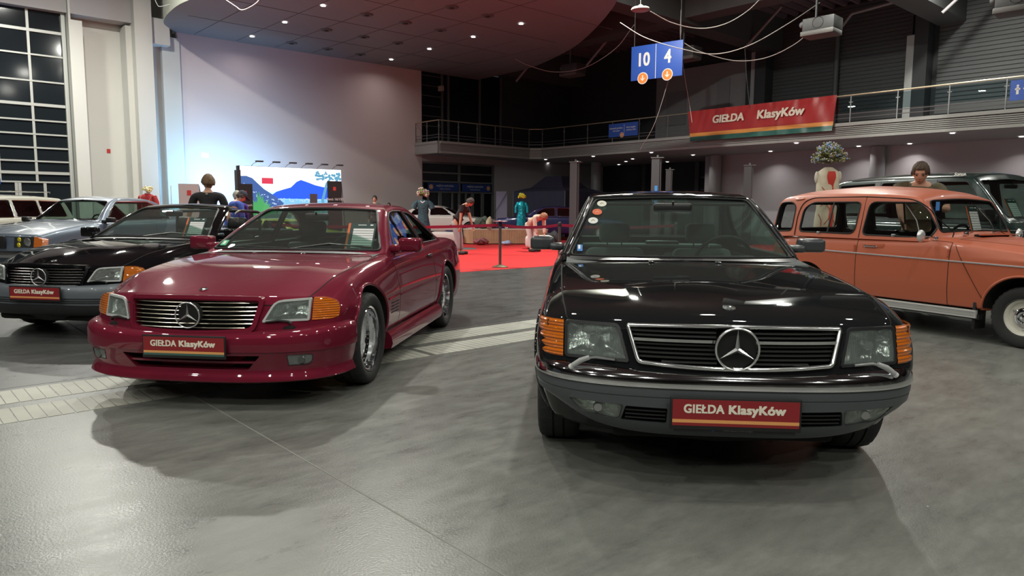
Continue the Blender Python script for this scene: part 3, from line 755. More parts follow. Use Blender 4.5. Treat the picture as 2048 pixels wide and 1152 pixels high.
    zf = lambda y, z: xb(y) - np.interp(z, [.26, .285, .315, .35, .40, .45], [.095, .07, .05, .03, .012, .004]) * (1.0 + .35*(abs(y)/.8)**3)
    PB = lambda y, z, o: (zf(y, z) + o, y, z)
    fog = rpoly([(.462, .408), (.700, .412), (.64, .348), (.475, .332)], [.01, .01, .04, .02], 3)
    ink = rpoly([(.275, .402), (.452, .404), (.470, .332), (.275, .328)], .006, 2)
    for pl in (fog, ink):
        for q in (pl, [(-y, z) for y, z in reversed(pl)]): me = boolean(me, [frontcut(q, zf, .055, slot=0)])
    obj('bumper', me, CLAD_W, root, ang=30, fix=False)
    k = MB(); k.grid(sweep_bumper(C, [(.576, .055), (.562, .023), (.550, .010), (.536, .001), (.520, -.003), (.502, -.006), (.493, -.003)])); obj('bumper_chrome', k, M_CHROME, root, ang=60)
    for s in (1, -1):
        f = fog if s == 1 else [(-y, z) for y, z in reversed(fog)]
        lamp_fluted(root, PB, f, .045, 'fog_light', glass('fog_lens', (.8, .84, .8), .12, rough=.08, bump=('y', 45, .9), dirt=.05), lens_o=-.012, fr=.004)
        q = ink if s == 1 else [(-y, z) for y, z in reversed(ink)]
        b = MB(); b.prism([PB(y, z, -.056) for y, z in q], [PB(y, z, -.05) for y, z in q]); v = obj('air_intake', b, M_DARK, root)
        sl = MB()
        for z in (.348, .366, .385): sl.tube([PB(s*(.28 + .17*i/8), z, -.015) for i in range(9)], 1, prof=[(-.003, -.01), (-.003, .01), (.003, .01), (.003, -.01)], up=(1, 0, 0))
        obj('intake_slat', sl, M_BLACK, v, ang=30)
    plate(root, (.902, 0, .396), FACE, green=False)
    t = obj('plate_holder', MB().box((0, 0, 0), (.50, .028, .012), 0, .003), M_BLACK, root, loc=(.893, 0, .326), rot=FACE)
    text('lettering', 'MesieMästkiMersieCoupe', .0095, mat('letter_grey', (.55, .55, .55), .5), t, (.012, -.004, .0065), (0, 0, 0), sx=.9)
    obj('logo_square', MB().box((-.088, 0, .0065), (.010, .011, .001)), mat('logo_blue', (.03, .12, .45), .5), t, ang=None)
    for s in (-1, 1): obj('plate_clip', MB().box((.0 + s*.165, .008, .009), (.034, .012, .006), 0, .003).box((s*.165, .016, .009), (.016, .010, .005), 0, .002), M_SATIN, t)
    obj('valance', MB().box((.56, 0, .50), (.30, 1.16, .13), 0, .02), M_DARK, root)
    obj('underbody', MB().box((.20, 0, .25), (.9, 1.0, .10), 0, .03), M_DARK, root)
    # mirrors, interior
    for s in (1, -1): mirror_door(root, -1.17, s*1.0, 1.012, .165, .092, mat('mirror_grey', (.05, .055, .06), .3, coat=.4), .13)
    interior(root, -1.02, .935, .74, -3.0, .91, M_CLOTH, bench=-2.45, seatx=-1.80, dashm=mat('dash_grey', (.045, .055, .055), .7), seath=.62)
    obj('parcel_shelf', MB().box((-2.92, 0, .92), (.42, 1.25, .03), 0, .01), M_CLOTH, root)
    obj('shelf_speaker', MB().box((-2.80, .1, .945), (.10, .30, .04), 0, .015), M_BLACK, root)
    mirror_in(root, -1.33, 1.262, .27)
    obj('sun_visor', MB().box((-1.50, .33, 1.305), (.14, .40, .02), 0, .008, R=Matrix.Rotation(.3, 4, 'Y')).box((-1.50, -.33, 1.305), (.14, .40, .02), 0, .008, R=Matrix.Rotation(.3, 4, 'Y')), M_CABIN, root)
    # stickers in the corner of the windscreen (image left)
    for i, (y, z, cc) in enumerate(((-.50, 1.285, (.8, .78, .66)), (-.535, 1.225, (.75, .17, .08)), (-.565, 1.165, (.8, .79, .74)))):
        h = hitx(sh.bvh, y, z); d = MB().lathe([(0, .002), (.034, .002), (.034, 0)], 24); tn = Vector((.62, 0, .78)).to_track_quat('Z', 'Y').to_matrix().to_4x4(); tn.translation = h + Vector((.004, 0, .004)); d.xf(tn)
        so = obj('round_sticker', d, mat('sticker%d' % i, cc, .4), root)
        w = MB(); w.tube([(-.012, -.006, .0024), (0, .010, .0024), (.012, -.004, .0024)], .0022, 4); w.xf(tn); obj('sticker_mark', w, M_BLACK if i != 1 else M_CREAM, so)
    h = hitx(sh.bvh, -.655, .985); tn = Vector((.55, 0, .82)).to_track_quat('Z', 'Y').to_matrix().to_4x4(); tn.translation = h + Vector((.005, 0, .005))
    b = MB().box((0, 0, 0), (.035, .07, .002)); b.xf(tn); so = obj('permit_sticker', b, mat('permit_blue', (.08, .25, .6), .4), root)
    b = MB().box((-.004, .008, .002), (.014, .044, .001)); b.xf(tn); obj('sticker_field', b, M_WHITE, so)
    for x, s in ((0, 1), (0, -1), (-2.845, 1), (-2.845, -1)): wheel(root, x, s*.862, .315, .215, .20, 'alloy')
    return root

# ------------------------------------------------------------------ roadsters with the slatted grille (one with its hardtop, one open)
def build_r129(root, PNT, LOW, hardtop=True, kit=True):
    xf = lambda y, z: .81 - .30*(max(z, .48) - .6) - .32*(min(abs(y), .95)/.85)**2.5 - .35*max(0, .46 - z)
    P = lambda y, z, o: (xf(y, z) + o, y, z)
    def S(mw, zs, hy, hz, cz, belt=.855, lo=.19): return [(0, lo-.03), (.62, lo), (.80, lo+.02), (mw-.012, .36), (mw, .52), (mw-.004, min(.60, zs-.11)), (belt, max(zs-.10, min(.60, zs-.11)+.02)), (belt-.045, zs-.015), (hy, hz), (.41, cz-.006), (0, cz)]
    st = [(-3.60, S(.80, .86, .68, .865, .885, .78, .30)), (-3.3, S(.865, .895, .72, .905, .925, .83)), (-2.9, S(.90, .905, .745, .925, .945)), (-2.515, S(.905, .90, .75, .915, .935)),
          (-2.0, S(.893, .885, .765, .90, .915)), (-1.4, S(.888, .873, .77, .885, .90)), (-.75, S(.888, .862, .762, .878, .897)), (-.50, S(.89, .845, .755, .868, .893)), (0, S(.897, .80, .735, .825, .862)),
          (.40, S(.885, .74, .70, .765, .795)), (.60, S(.86, .70, .685, .725, .752)), (.73, S(.85, .67, .67, .695, .718)), (.81, S(.84, .655, .66, .678, .697, .83))]
    def region(x, s):
        if s <= 1: return 4
        if -.50 < x < .81 and s >= 8: return 1
        if -1.98 < x < -.72 and 2 <= s <= 7: return 2
        return 3 if x < -2.75 and s >= 8 else 0
    me = body_loft(st, [0, .03, .05, .08, .05, .05, .10, .045, .03, .06, 0], .81, xf, .25, breaks=(-.50, -.72, -1.98, -2.75), region=region, nose_r=.04, nose_k=6)
    gpoly = rpoly([(-.415, .672), (0, .680), (.415, .672), (.382, .513), (.2, .500), (0, .495), (-.2, .500), (-.382, .513)], [.015, .02, .015, .03, .1, .1, .1, .03], 3)
    lpoly = rpoly([(.500, .676), (.690, .684), (.690, .546), (.436, .546)], [.04, .01, .01, .01], 3); lm = [(-y, z) for y, z in reversed(lpoly)]
    wy = .54
    cuts = [cylcut(0, .33, .375, wy, 1.2), cylcut(0, .33, .375, -1.2, -wy), cylcut(-2.515, .33, .375, wy, 1.2), cylcut(-2.515, .33, .375, -1.2, -wy), frontcut(gpoly, xf, .06), frontcut(lpoly, xf, .09), frontcut(lm, xf, .09)]
    for c in cuts: me = boolean(me, [c])
    bv = bvh_of(me)
    cabin = lambda f: f.normal.z > .6 and f.calc_center_median().z > .80 and (-2.45 < f.calc_center_median().x < -.62) and abs(f.calc_center_median().y) < .765
    split_slots(me, [PNT, PNT, PNT, PNT, M_DARK, M_DARK], root, {1: ('hood', False), 2: ('door', True), 3: ('trunk_lid', False)}, cabin)
    for xw in (0, -2.515):
        for s in (1, -1):
            L = [hity(bv, xw + .381*cos(a), .33 + .381*sin(a), s)[0] for a in [rad(-12 + 204*k/32) for k in range(33)]]
            obj('wheel_arch_lip', MB().tube([p + Vector((0, s*.002, 0)) for p in L if p], .012, 8), PNT, root, ang=60)
    # side moulding line, sill, vents, handles
    for s in (1, -1):
        for a, b in ((-.40, -.72), (-.73, -1.97), (-1.99, -2.12)):
            L = on_side(bv, [(a, .555), (b, .565)], s, .002)
            if len(L) > 1: obj('side_moulding', MB().tube(L, 1, prof=[(-.006, -.002), (-.006, .004), (.006, .006), (.006, -.002)], up=(0, s, 0)), PNT if kit else M_TRIM, root, ang=40)
        sp = [(.30, .86), (.30, .875), (.26, .905), (.21, .915), (.17, .90), (.165, .84)]
        g = MB(); g.grid([[(x, s*y, z + (.0 if x > -2 else .01)) for z, y in sp] for x in np.linspace(-.40, -2.13, 20)], cv=False)
        g2 = solid_rings([[(x, s*y, z) for z, y in sp] for x in np.linspace(-.40, -2.13, 12)]); obj('side_skirt', g2, PNT if kit else LOW, root, ang=50)
        v = MB()
        for zz in (.515, .49, .465, .44):
            for xa, xb_ in ((-.46, -.57), (-.585, -.68)):
                h, _ = hity(bv, (xa+xb_)/2, zz, s)
                if h: v.box((h.x, h.y - s*.004, zz), (abs(xb_-xa), .012, .012), 0, .003)
        obj('fender_vent', v, M_DARK, root)
        h, _ = hity(bv, -1.86, .80, s); o = MB().box((h.x, h.y + s*.012, h.z), (.16, .02, .026), 0, .009); obj('door_handle', o, M_TRIM, root, ang=50)
    # grille
    fr = MB(); band(fr, scalepoly(gpoly, -.028), scalepoly(gpoly, -.006), P, -.03, .020, .012); band(fr, scalepoly(gpoly, -.006), scalepoly(gpoly, .002), P, .012, .012, -.05)
    obj('grille_frame', fr, PNT, root, ang=45)
    gi = gpoly; g = MB(); g.prism([P(y, z, -.058) for y, z in gi], [P(y, z, -.050) for y, z in gi]); gr = obj('grille', g, M_DARK, root)
    SL = mat('slat_champagne' if kit else 'slat_silver', (.60, .56, .46) if kit else (.5, .5, .5), .22, 1.0)
    for i, z in enumerate(np.linspace(.514, .662, 7)):
        yr = yrange(scalepoly(gi, .004), z); s = MB(); s.tube([P(yr[0] + (yr[1]-yr[0])*k/24, z + .0*k, -.004) for k in range(25)], 1, prof=[(-.0016, -.02), (-.0030, .004), (.0012, .008), (.0016, -.02)], up=(1, 0, 0)); obj('grille_slat', s, SL, gr, ang=40)
    e = MB(); star(e, (.852, 0, .592), .078, thick=.013); obj('grille_star', e, M_STAR, gr, ang=25)
    obj('star_disc', MB().lathe([(0, 0), (.074, 0), (.074, -.03)], 32, c=(.826, 0, .592), ax='x'), M_DARK, gr)
    badge(root, bv, .66, .026)
    for s in (1, -1):
        pl = lpoly if s == 1 else lm
        lamp_fluted(root, P, pl, .075, frame=mat('lamp_frame_grey', (.45, .47, .46), .4), fr=.012)
        xs = lambda y, z: xf(y, z)
        ind = rpoly([(.700, .684), (.755, .682), (.815, .660), (.838, .625), (.836, .560), (.80, .548), (.700, .545)], [.005, .02, .02, .02, .01, .01, .005], 2)
        A = [(xf(y, z) - .05, s*(y - .015), z) for y, z in ind]; B = [(xf(y, z) + .004, s*y, z) for y, z in ind]; cyz = (.765, .615)
        mid = [(xf(cyz[0] + (y-cyz[0])*.6, cyz[1] + (z-cyz[1])*.6) + .010, s*(cyz[0] + (y-cyz[0])*.6), cyz[1] + (z-cyz[1])*.6) for y, z in ind]
        t = MB(); t.grid([A, B, mid], cv=True); t.f.append(tuple(2*len(A) + i for i in range(len(A)))); t.m.append(0); obj('turn_signal', t, M_AMBER, root, ang=25)
        w = MB(); w.tube([P(s*.46, .548, .014), P(s*.53, .556, .02), P(s*.585, .548, .022), P(s*.60, .535, .02)], [.005, .008, .007, .012], 8); obj('headlamp_wiper', w, M_BLACK, root, ang=60)
    # bumper
    curve, xb = bumper_fn(.885, .33, .912, 2.7); C = curve(.395 if False else .40 if False else .33)
    C = [p for p in C if p.x > .365]
    lift = lambda y, z: (.030*(min(abs(y), .9)/.9)**4 if z > .45 else 0) + (.012*(min(abs(y), .9)/.9)**3 if z < .2 else 0)
    if kit: prof = [(.495, .12), (.493, .055), (.486, .030), (.474, .012), (.455, .003), (.40, .0), (.372, .002), (.368, .010), (.362, .012), (.30, .024), (.262, .036), (.246, .034), (.225, .024), (.20, .014), (.188, .013), (.18, .022), (.176, .06), (.19, .16), (.45, .16)]
    else: prof = [(.515, .12), (.513, .055), (.50, .018), (.478, .004), (.43, .0), (.40, .004), (.39, .02), (.385, .022), (.345, .022), (.34, .022), (.335, .008), (.30, .012), (.25, .03), (.235, .06), (.25, .16), (.45, .16)]
    me = solid_rings(sweep_bumper(C, prof, lift)).mesh(); fixn(me)
    zz_, ii_ = zip(*sorted((q[0], q[1]) for q in prof[3:-4])); ins = lambda z: float(np.interp(z, zz_, ii_))
    zf = lambda y, z: xb(y) - ins(z)
    PB = lambda y, z, o: (zf(y, z) + o, y, z)
    if kit:
        ink = rpoly([(-.40, .345), (.40, .345), (.31, .255), (-.40, .262)] if False else [(-.45, .35), (.45, .35), (.37, .262), (-.37, .262)], .008, 2)
        me = boolean(me, [frontcut(ink, zf, .07, slot=0)])
        fg = rpoly([(.60, .352), (.745, .352), (.73, .298), (.70, .285), (.605, .285)], [.006, .03, .02, .02, .006], 3)
        for q in (fg, [(-y, z) for y, z in reversed(fg)]): me = boolean(me, [frontcut(q, zf, .04, slot=0)])
    obj('bumper', me, PNT if kit else LOW, root, ang=32, fix=False)
    if kit:
        b = MB(); b.prism([PB(y, z, -.072) for y, z in ink], [PB(y, z, -.066) for y, z in ink]); v = obj('air_intake', b, M_DARK, root)
        sl = MB(); sl.tube([PB(-.42 + .84*i/16, .305, -.035) for i in range(17)], 1, prof=[(-.006, -.02), (-.006, .02), (.006, .02), (.006, -.02)], up=(1, 0, 0)); obj('intake_slat', sl, PNT, v, ang=30)
        for s in (1, -1):
            q = fg if s == 1 else [(-y, z) for y, z in reversed(fg)]
            fl = lamp_fluted(root, PB, q, .03, 'fog_light', glass('fog_lens_dark', (.45, .5, .5), .12, rough=.12, dirt=.10), lens_o=-.006, fr=.003)
            c = PB(s*.675, .318, 0); obj('fog_lens_round', MB().lathe([(0, .004), (.022, .003), (.027, -.004)], 20, c=c, ax='x'), mat('fog_round', (.12, .13, .13), .2, .5), fl)
        lip = solid_rings(sweep_bumper([p for p in C if abs(p.y) < .60], [(.235, .03), (.20, .012), (.188, .008), (.182, .02), (.19, .12), (.23, .12)])); 
    else:
        v = MB()
        for z in (.372, .355): v.tube([PB(-.62 + 1.24*i/20, z, .004) for i in range(21)], 1, prof=[(-.003, -.004), (-.003, .004), (.003, .004), (.003, -.004)], up=(1, 0, 0))
        obj('bumper_rib', v, M_BLACK, root, ang=30)
        lo = solid_rings(sweep_bumper(C, [(.337, .002), (.30, .008), (.25, .028), (.232, .06), (.25, .12), (.33, .12)])); obj('lower_bumper', lo, M_TRIM, root, ang=40)
    plate(root, (.900 if kit else .902, 0, .405 if kit else .440), FACE, green=kit)
    obj('valance', MB().box((.60, 0, .47), (.26, 1.24, .10), 0, .02), M_DARK, root)
    obj('underbody', MB().box((.30, 0, .21), (.9, 1.1, .08), 0, .03), M_DARK, root)
    for s in (1, -1):
        mirror_door(root, -.93, s*1.015, .945, .19, .115, PNT, .12)
    # glasshouse
    A = [(-.50, (.05, .884), (.04, .885), .893), (-.57, (.48, .878), (.46, .882), .915), (-.67, (.74, .866), (.725, .880), .965), (-.74, (.785, .86), (.762, .895), 1.0), (-1.0, (.795, .86), (.68, 1.05), 1.12), (-1.25, (.80, .86), (.605, 1.18), 1.222), (-1.38, (.80, .86), (.572, 1.232), 1.262), (-1.50, (.80, .86), (.553, 1.258), 1.283)]
    ws = rpoly([(.715, .905), (.51, 1.225), (0, 1.246), (-.51, 1.225), (-.715, .905), (-.4, .912), (0, .915), (.4, .912)], [.03, .04, .3, .04, .03, .2, .2, .2], 4)
    if hardtop:
        st2 = A + [(-1.7, (.80, .86), (.552, 1.270), 1.295), (-2.0, (.80, .865), (.558, 1.262), 1.288), (-2.25, (.80, .87), (.575, 1.21), 1.24), (-2.5, (.80, .88), (.615, 1.10), 1.125), (-2.85, (.78, .89), (.68, .93), .95)]
        sh = Shell(st2, r=.05, t=.03)
        rw = rpoly([(.58, .97), (.50, 1.215), (0, 1.235), (-.50, 1.215), (-.58, .97)], .04, 4)
        sd = rpoly([(-.98, .905), (-1.10, 1.03), (-1.34, 1.19), (-1.52, 1.222), (-1.80, 1.218), (-1.86, .905)], [.03, .1, .08, .1, .02, .02], 3)
        sq = rpoly([(-1.90, .915), (-1.86, 1.212), (-2.05, 1.195), (-2.28, 1.10), (-2.52, .955), (-2.50, .92)], [.02, .02, .08, .08, .02, .02], 3)
        glasshouse(root, sh, [('windscreen', 'x', ws, 1, M_GLASSW), ('rear_window', 'x', rw, -1, M_GLASS)] + [(n, 'y', p, s, M_GLASS) for s in (1, -1) for n, p in (('side_window', sd), ('quarter_window', sq))], [PNT, M_CABIN, M_TRIM], 'hardtop')
        mirror_in(root, -1.20, 1.165, .22)
    else:
        st2 = A + [(-1.60, (.80, .86), (.55, 1.262), 1.287), (-1.75, (.80, .86), (.55, 1.262), 1.287)]
        sh = Shell(st2, r=.05, t=.028)
        def keep():
            Q = [(-.3, .5), (-.3, 1.5), (-1.555, 1.5), (-1.555, 1.235), (-1.42, 1.205), (-1.0, .985), (-.86, .89), (-.86, .5)]
            return fixn(MB().prism([(x, -1.2, z) for x, z in Q], [(x, 1.2, z) for x, z in Q], 2).mesh())
        glasshouse(root, sh, [('windscreen', 'x', ws, 1, M_GLASSW)], [PNT, M_CABIN, M_TRIM], 'windscreen_frame', keep=keep)
        mirror_in(root, -1.20, 1.165, .22)
        obj('soft_top_cover', MB().box((-2.55, 0, .925), (.55, 1.42, .05), 0, .02, seg=3), M_TRIM, root)
        g = MB(); bar = [(-2.12, -.60, .85), (-2.12, -.585, 1.12), (-2.12, -.50, 1.19), (-2.12, .50, 1.19), (-2.12, .585, 1.12), (-2.12, .60, .85)]; g.tube(catmull(bar, 4), .02, 8); obj('roll_bar', g, M_BLACK, root, ang=60)
        for s in (1, -1):
            sg = MB(); sg.grid([[(-1.10, s*.77, .87), (-1.10, s*.72, 1.02)], [(-1.45, s*.77, .87), (-1.45, s*.60, 1.22)], [(-1.95, s*.77, .87), (-1.95, s*.62, 1.19)], [(-2.05, s*.77, .87), (-2.05, s*.70, 1.0)]]); me2 = sg.mesh(); obj('side_window', me2, M_GLASS, root, ang=40)
    L = [hitx(sh.bvh, .52*(1 - 2*k/20), 1.238 + .018*(1-(1-2*k/20)**2)) for k in range(21)]
    cg = MB(); cg.grid([[(-.475 - .24*(abs(y)/.74)**3, y, .898 - .018*(abs(y)/.7)**2) for y in np.linspace(-.73, .73, 25)], [(-.575 - .20*(abs(y)/.74)**3, y, .910 - .012*(abs(y)/.7)**2) for y in np.linspace(-.73, .73, 25)]])
    obj('cowl_panel', cg, M_BLACK, root, ang=60); obj('windscreen_seal', MB().tube(sh.loop('x', ws, 1), .012, 6, closed=True), M_BLACK, root, ang=60)
    if kit:
        h = hitx(sh.bvh, -.645, .945); tn = Vector((.5, 0, .86)).to_track_quat('Z', 'Y').to_matrix().to_4x4(); tn.translation = h + Vector((.005, 0, .006)); b = MB().box((0, 0, 0), (.05, .08, .002)); b.xf(tn); so = obj('eco_sticker', b, mat('sticker_green', (.10, .50, .25), .4), root)
        b = MB().box((0, 0, .002), (.02, .05, .001)); b.xf(tn); obj('sticker_field', b, M_WHITE, so)
    for y in (-.20, .20): obj('washer_nozzle', MB().box((-.42, y, .892), (.03, .03, .012), 0, .004), M_CHROME, root)
    obj('wiper', MB().tube([(-.60, .0, .915), (-.70, .3, .955), (-.80, .62, .925)], .008, 6).tube([(-.62, -.02, .925), (-.66, -.40, .930)], .006, 6), M_BLACK, root, ang=60)
    interior(root, -.86, .885, .73, -2.45, .87, M_LEATH, seatx=-1.52, seath=.60)
    for x, s in ((0, 1), (0, -1), (-2.515, 1), (-2.515, -1)): wheel(root, x, s*.885, .325, .235, .228 if kit else .205, 'amg' if kit else 'alloy')
    return root, sh
P_R = paint('burgundy_paint', (.165, .014, .032), .2, .42); P_R.node_tree.nodes['Principled BSDF'].inputs['Specular IOR Level'].default_value = .0
P_K = paint('black_paint', (.006, .006, .007), .0, .5); P_K.node_tree.nodes['Principled BSDF'].inputs['Specular IOR Level'].default_value = .0
# ------------------------------------------------------------------ the hall
def floor_mat():
    m = bpy.data.materials.new('polished_concrete'); m.use_nodes = True; nt = m.node_tree; b = nt.nodes['Principled BSDF']; N = nt.nodes.new; L = nt.links.new
    tc = N('ShaderNodeTexCoord')
    def noise(s, d, sc_=(1, 1, 1), rough=.6):
        mp = N('ShaderNodeMapping'); mp.inputs['Scale'].default_value = sc_; L(tc.outputs['Object'], mp.inputs[0]); n = N('ShaderNodeTexNoise'); n.inputs['Scale'].default_value = s; n.inputs['Detail'].default_value = d; n.inputs['Roughness'].default_value = rough; L(mp.outputs[0], n.inputs['Vector']); return n
    a = noise(.38, 10, (1, 1.3, 1), .62); c = noise(2.4, 12, (1, 2.6, 1), .75); d = noise(90, 3)
    mx = N('ShaderNodeMix'); mx.data_type = 'FLOAT'; mx.inputs[0].default_value = .55; L(a.outputs[0], mx.inputs[2]); L(c.outputs[0], mx.inputs[3])
    r = N('ShaderNodeValToRGB'); e = r.color_ramp.elements; e[0].position = .36; e[0].color = (.098, .102, .094, 1); e[1].position = .62; e[1].color = (.205, .208, .190, 1); L(mx.outputs[0], r.inputs[0])
    # weaker light beyond the tiled channel, painted in as a darker colour (object y of the floor mesh is the t axis)
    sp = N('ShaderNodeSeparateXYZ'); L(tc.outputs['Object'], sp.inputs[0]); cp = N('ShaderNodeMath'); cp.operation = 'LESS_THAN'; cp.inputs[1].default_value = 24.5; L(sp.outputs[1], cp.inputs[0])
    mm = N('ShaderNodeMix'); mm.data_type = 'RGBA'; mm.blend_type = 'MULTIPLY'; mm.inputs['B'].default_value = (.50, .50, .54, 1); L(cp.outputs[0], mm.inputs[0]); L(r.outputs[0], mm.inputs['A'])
    # scattered chips
    v = N('ShaderNodeTexVoronoi'); v.inputs['Scale'].default_value = 2.3; L(tc.outputs['Object'], v.inputs['Vector']); lt = N('ShaderNodeMath'); lt.operation = 'LESS_THAN'; lt.inputs[1].default_value = .012; L(v.outputs[0], lt.inputs[0])
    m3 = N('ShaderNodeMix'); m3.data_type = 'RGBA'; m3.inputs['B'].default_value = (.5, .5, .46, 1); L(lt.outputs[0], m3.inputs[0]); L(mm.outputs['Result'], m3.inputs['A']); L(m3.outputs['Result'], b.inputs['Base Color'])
    mr = N('ShaderNodeMapRange'); mr.inputs[1].default_value = .3; mr.inputs[2].default_value = .7; mr.inputs[3].default_value = .24; mr.inputs[4].default_value = .38; L(c.outputs[0], mr.inputs[0]); L(mr.outputs[0], b.inputs['Roughness'])
    bp = N('ShaderNodeBump'); bp.inputs['Strength'].default_value = .12; bp.inputs['Distance'].default_value = .01; L(d.outputs[0], bp.inputs['Height']); L(bp.outputs[0], b.inputs['Normal'])
    b.inputs['Specular IOR Level'].default_value = .38
    return m
HALLM = Matrix(((HU.x, HW.x, 0, HC.x), (HU.y, HW.y, 0, HC.y), (0, 0, -1 if False else 1, 0), (0, 0, 0, 1)))
def hobj(name, g, mats, fix=True, **kw):
    """object whose local axes are (s, t, z)"""
    o = obj(name, g, mats, None, **kw)
    # (HU, HW) is left-handed with z up: bake the frame into the mesh
    o.data.transform(HALLM); o.data.flip_normals(); return o
def hbox(s0, s1, t0, t1, z0, z1, m=0, mb=None, bev=0):
    mb = mb or MB(); return mb.box(((s0+s1)/2, (t0+t1)/2, (z0+z1)/2), (s1-s0, t1-t0, z1-z0), m, bev)
SO = dict(kind='structure')
W_WHITE = mat('plaster_white', (.60, .60, .56), .85, var=(.35, .03))
W_WALLA = mat('plaster_pink_lit', (.60, .52, .51), .85)  # white wall; the pink light falling on it is put into the colour
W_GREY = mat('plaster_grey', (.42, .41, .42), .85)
M_STEELG = mat('steel_grey', (.10, .11, .11), .6)
M_STEELD = mat('steel_dark', (.035, .037, .040), .7)
M_ALU = mat('window_aluminium', (.42, .43, .41), .45, .2)
M_NIGHT = mat('night_glass', (.012, .016, .020), .08)
M_NIGHT2 = mat('night_glass_dim', (.006, .008, .012), .25)
# floor: local xy = (s, t)
f = MB(); f.grid([[(-60 + 8*i, -2 + 8*j, 0) for j in range(10)] for i in range(13)])
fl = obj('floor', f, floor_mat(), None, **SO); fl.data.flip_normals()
_mm = HALLM.copy(); fl.data.update()
# keep the texture frame: object space stays (s,t); mirror the frame into the object matrix
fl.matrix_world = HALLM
tm = mat('channel_tile', (.43, .43, .37), .55, var=(3, .12))
for t0, t1 in ((24.53, 24.92), (25.05, 25.42)):
    g = MB(); s = -30.0; k = 0
    while s < -2:
        L = .44
        for q in range(6): hbox(s + q*L/6 + .002, s + (q+1)*L/6 - (.004 if q < 5 else .008), t0, t1, -.02, .0022, 0, g)
        s += L + (.0 if k % 9 else .05); k += 1
    tag(hobj('floor_channel', g, tm, ang=None), None, None, None, 'structure')
g = hbox(-19.504, -19.496, -1, 24.4, -.01, .0012); hbox(-19.504, -19.496, 25.5, 60, -.01, .0012, 0, g); hbox(-24.0, -23.99, 10, 60, -.01, .0012, 0, g); hbox(-60, 30, 24.44, 24.45, -.01, .0012, 0, g)
hobj('floor_joint', g, mat('joint_filler', (.21, .21, .19), .8), ang=None, **SO)
# red carpet
g = hbox(-15.5, 3.2, 5.5, 19.22, 0, .004); tag(hobj('red_carpet', g, mat('carpet_red', (.50, .012, .014), .95, var=(1.2, .05)), ang=None), 'large red carpet on the hall floor behind the barrier belts', 'carpet')
# far wall: window part, recessed columns, big plain wall
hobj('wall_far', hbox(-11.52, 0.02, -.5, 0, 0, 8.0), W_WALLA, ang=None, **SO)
hobj('wall_left', hbox(-15.3, -11.5, -.9, -.5, 0, 12), W_WHITE, ang=None, **SO)
hobj('trim_1', hbox(-15.27, -14.85, -.5, .55, 0, 7.75, 0, hbox(-15.27, -15.2, -.5, .55, 7.75, 12)), W_WHITE, ang=None, **SO)
hobj('trim_2', hbox(-13.20, -12.60, -.5, .75, 0, 12), W_WHITE, ang=None, **SO)
hobj('trim_3', hbox(-13.40, -13.20, -.5, .30, 0, 7.9), W_WHITE, ang=None, **SO)
hobj('trim_4', hbox(-12.1, -11.45, -.5, .12, 0, 7.75, 0, hbox(-12.35, -12.1, -.5, -.1, 0, 7.6)), W_WHITE, ang=None, **SO)
hobj('trim_5', hbox(-30, -13.2, -.3, .35, 8.0, 9.4), W_GREY, ang=None, **SO)
hobj('trim_6', hbox(-12.6, -11.9, -.3, .5, 7.35, 8.3), W_WHITE, ang=None, **SO)
# window wall on the left
w = empty('window_1', hp(-19, 0)); w['kind'] = 'structure'
def hpart(name, g, m, parent, **k):
    o = obj(name, g, m, None, **k); o.data.transform(HALLM); o.data.flip_normals(); o.data.transform(Matrix.Translation(-parent.location)); o.parent = parent; return o
g = MB(); zs = [2.05, 2.35, 2.78, 3.25, 3.72, 4.2, 4.72, 5.55, 6.45, 7.25, 8.1, 9.0, 9.9, 10.8]
for z in zs:
    th = .10 if z in (2.35, 4.72, 7.25) else .055
    hbox(-40, -15.3, -.05, .06, z, z + th, 0, g)
s = -15.34
while s > -40: hbox(s - .04, s + .04, -.04, .05, 2.05, 11, 0, g); s -= 1.08
for s in (-15.34, -16.2, -16.95, -17.05, -18.2, -18.3, -19.5, -20.6): hbox(s - .045, s + .045, -.04, .05, 0, 2.1, 0, g)
hbox(-15.42, -15.3, -.1, .12, 0, 12, 0, g)
hpart('window_frame', g, M_ALU, w, ang=None)
hpart('window_pane', hbox(-40, -15.3, -.02, 0, 0, 11), M_NIGHT, w, ang=None)
# wall fittings
tag(hobj('fire_sign', hbox(-14.05, -13.93, -.5, -.48, 3.25, 3.40), mat('sign_red', (.5, .03, .03), .5), ang=None), 'small red fire sign on the pale left wall between columns', 'sign')
tag(hobj('wall_notice', hbox(-10.75, -10.45, 0, .02, 3.22, 3.42), M_WHITE, ang=None), 'small white notice on the tall plain wall above the light box', 'notice')
d = tag(hobj('exit_sign', hbox(-18.05, -17.5, .06, .16, 1.95, 2.20, 0, None, .04), mat('sign_blue', (.02, .08, .42), .5), ang=None), 'small blue sign box over the entrance doors in the window wall', 'sign')
hobj('door_1', hbox(-12.0, -11.62, .12, .15, 0, 2.05), W_WHITE, ang=None, **SO)
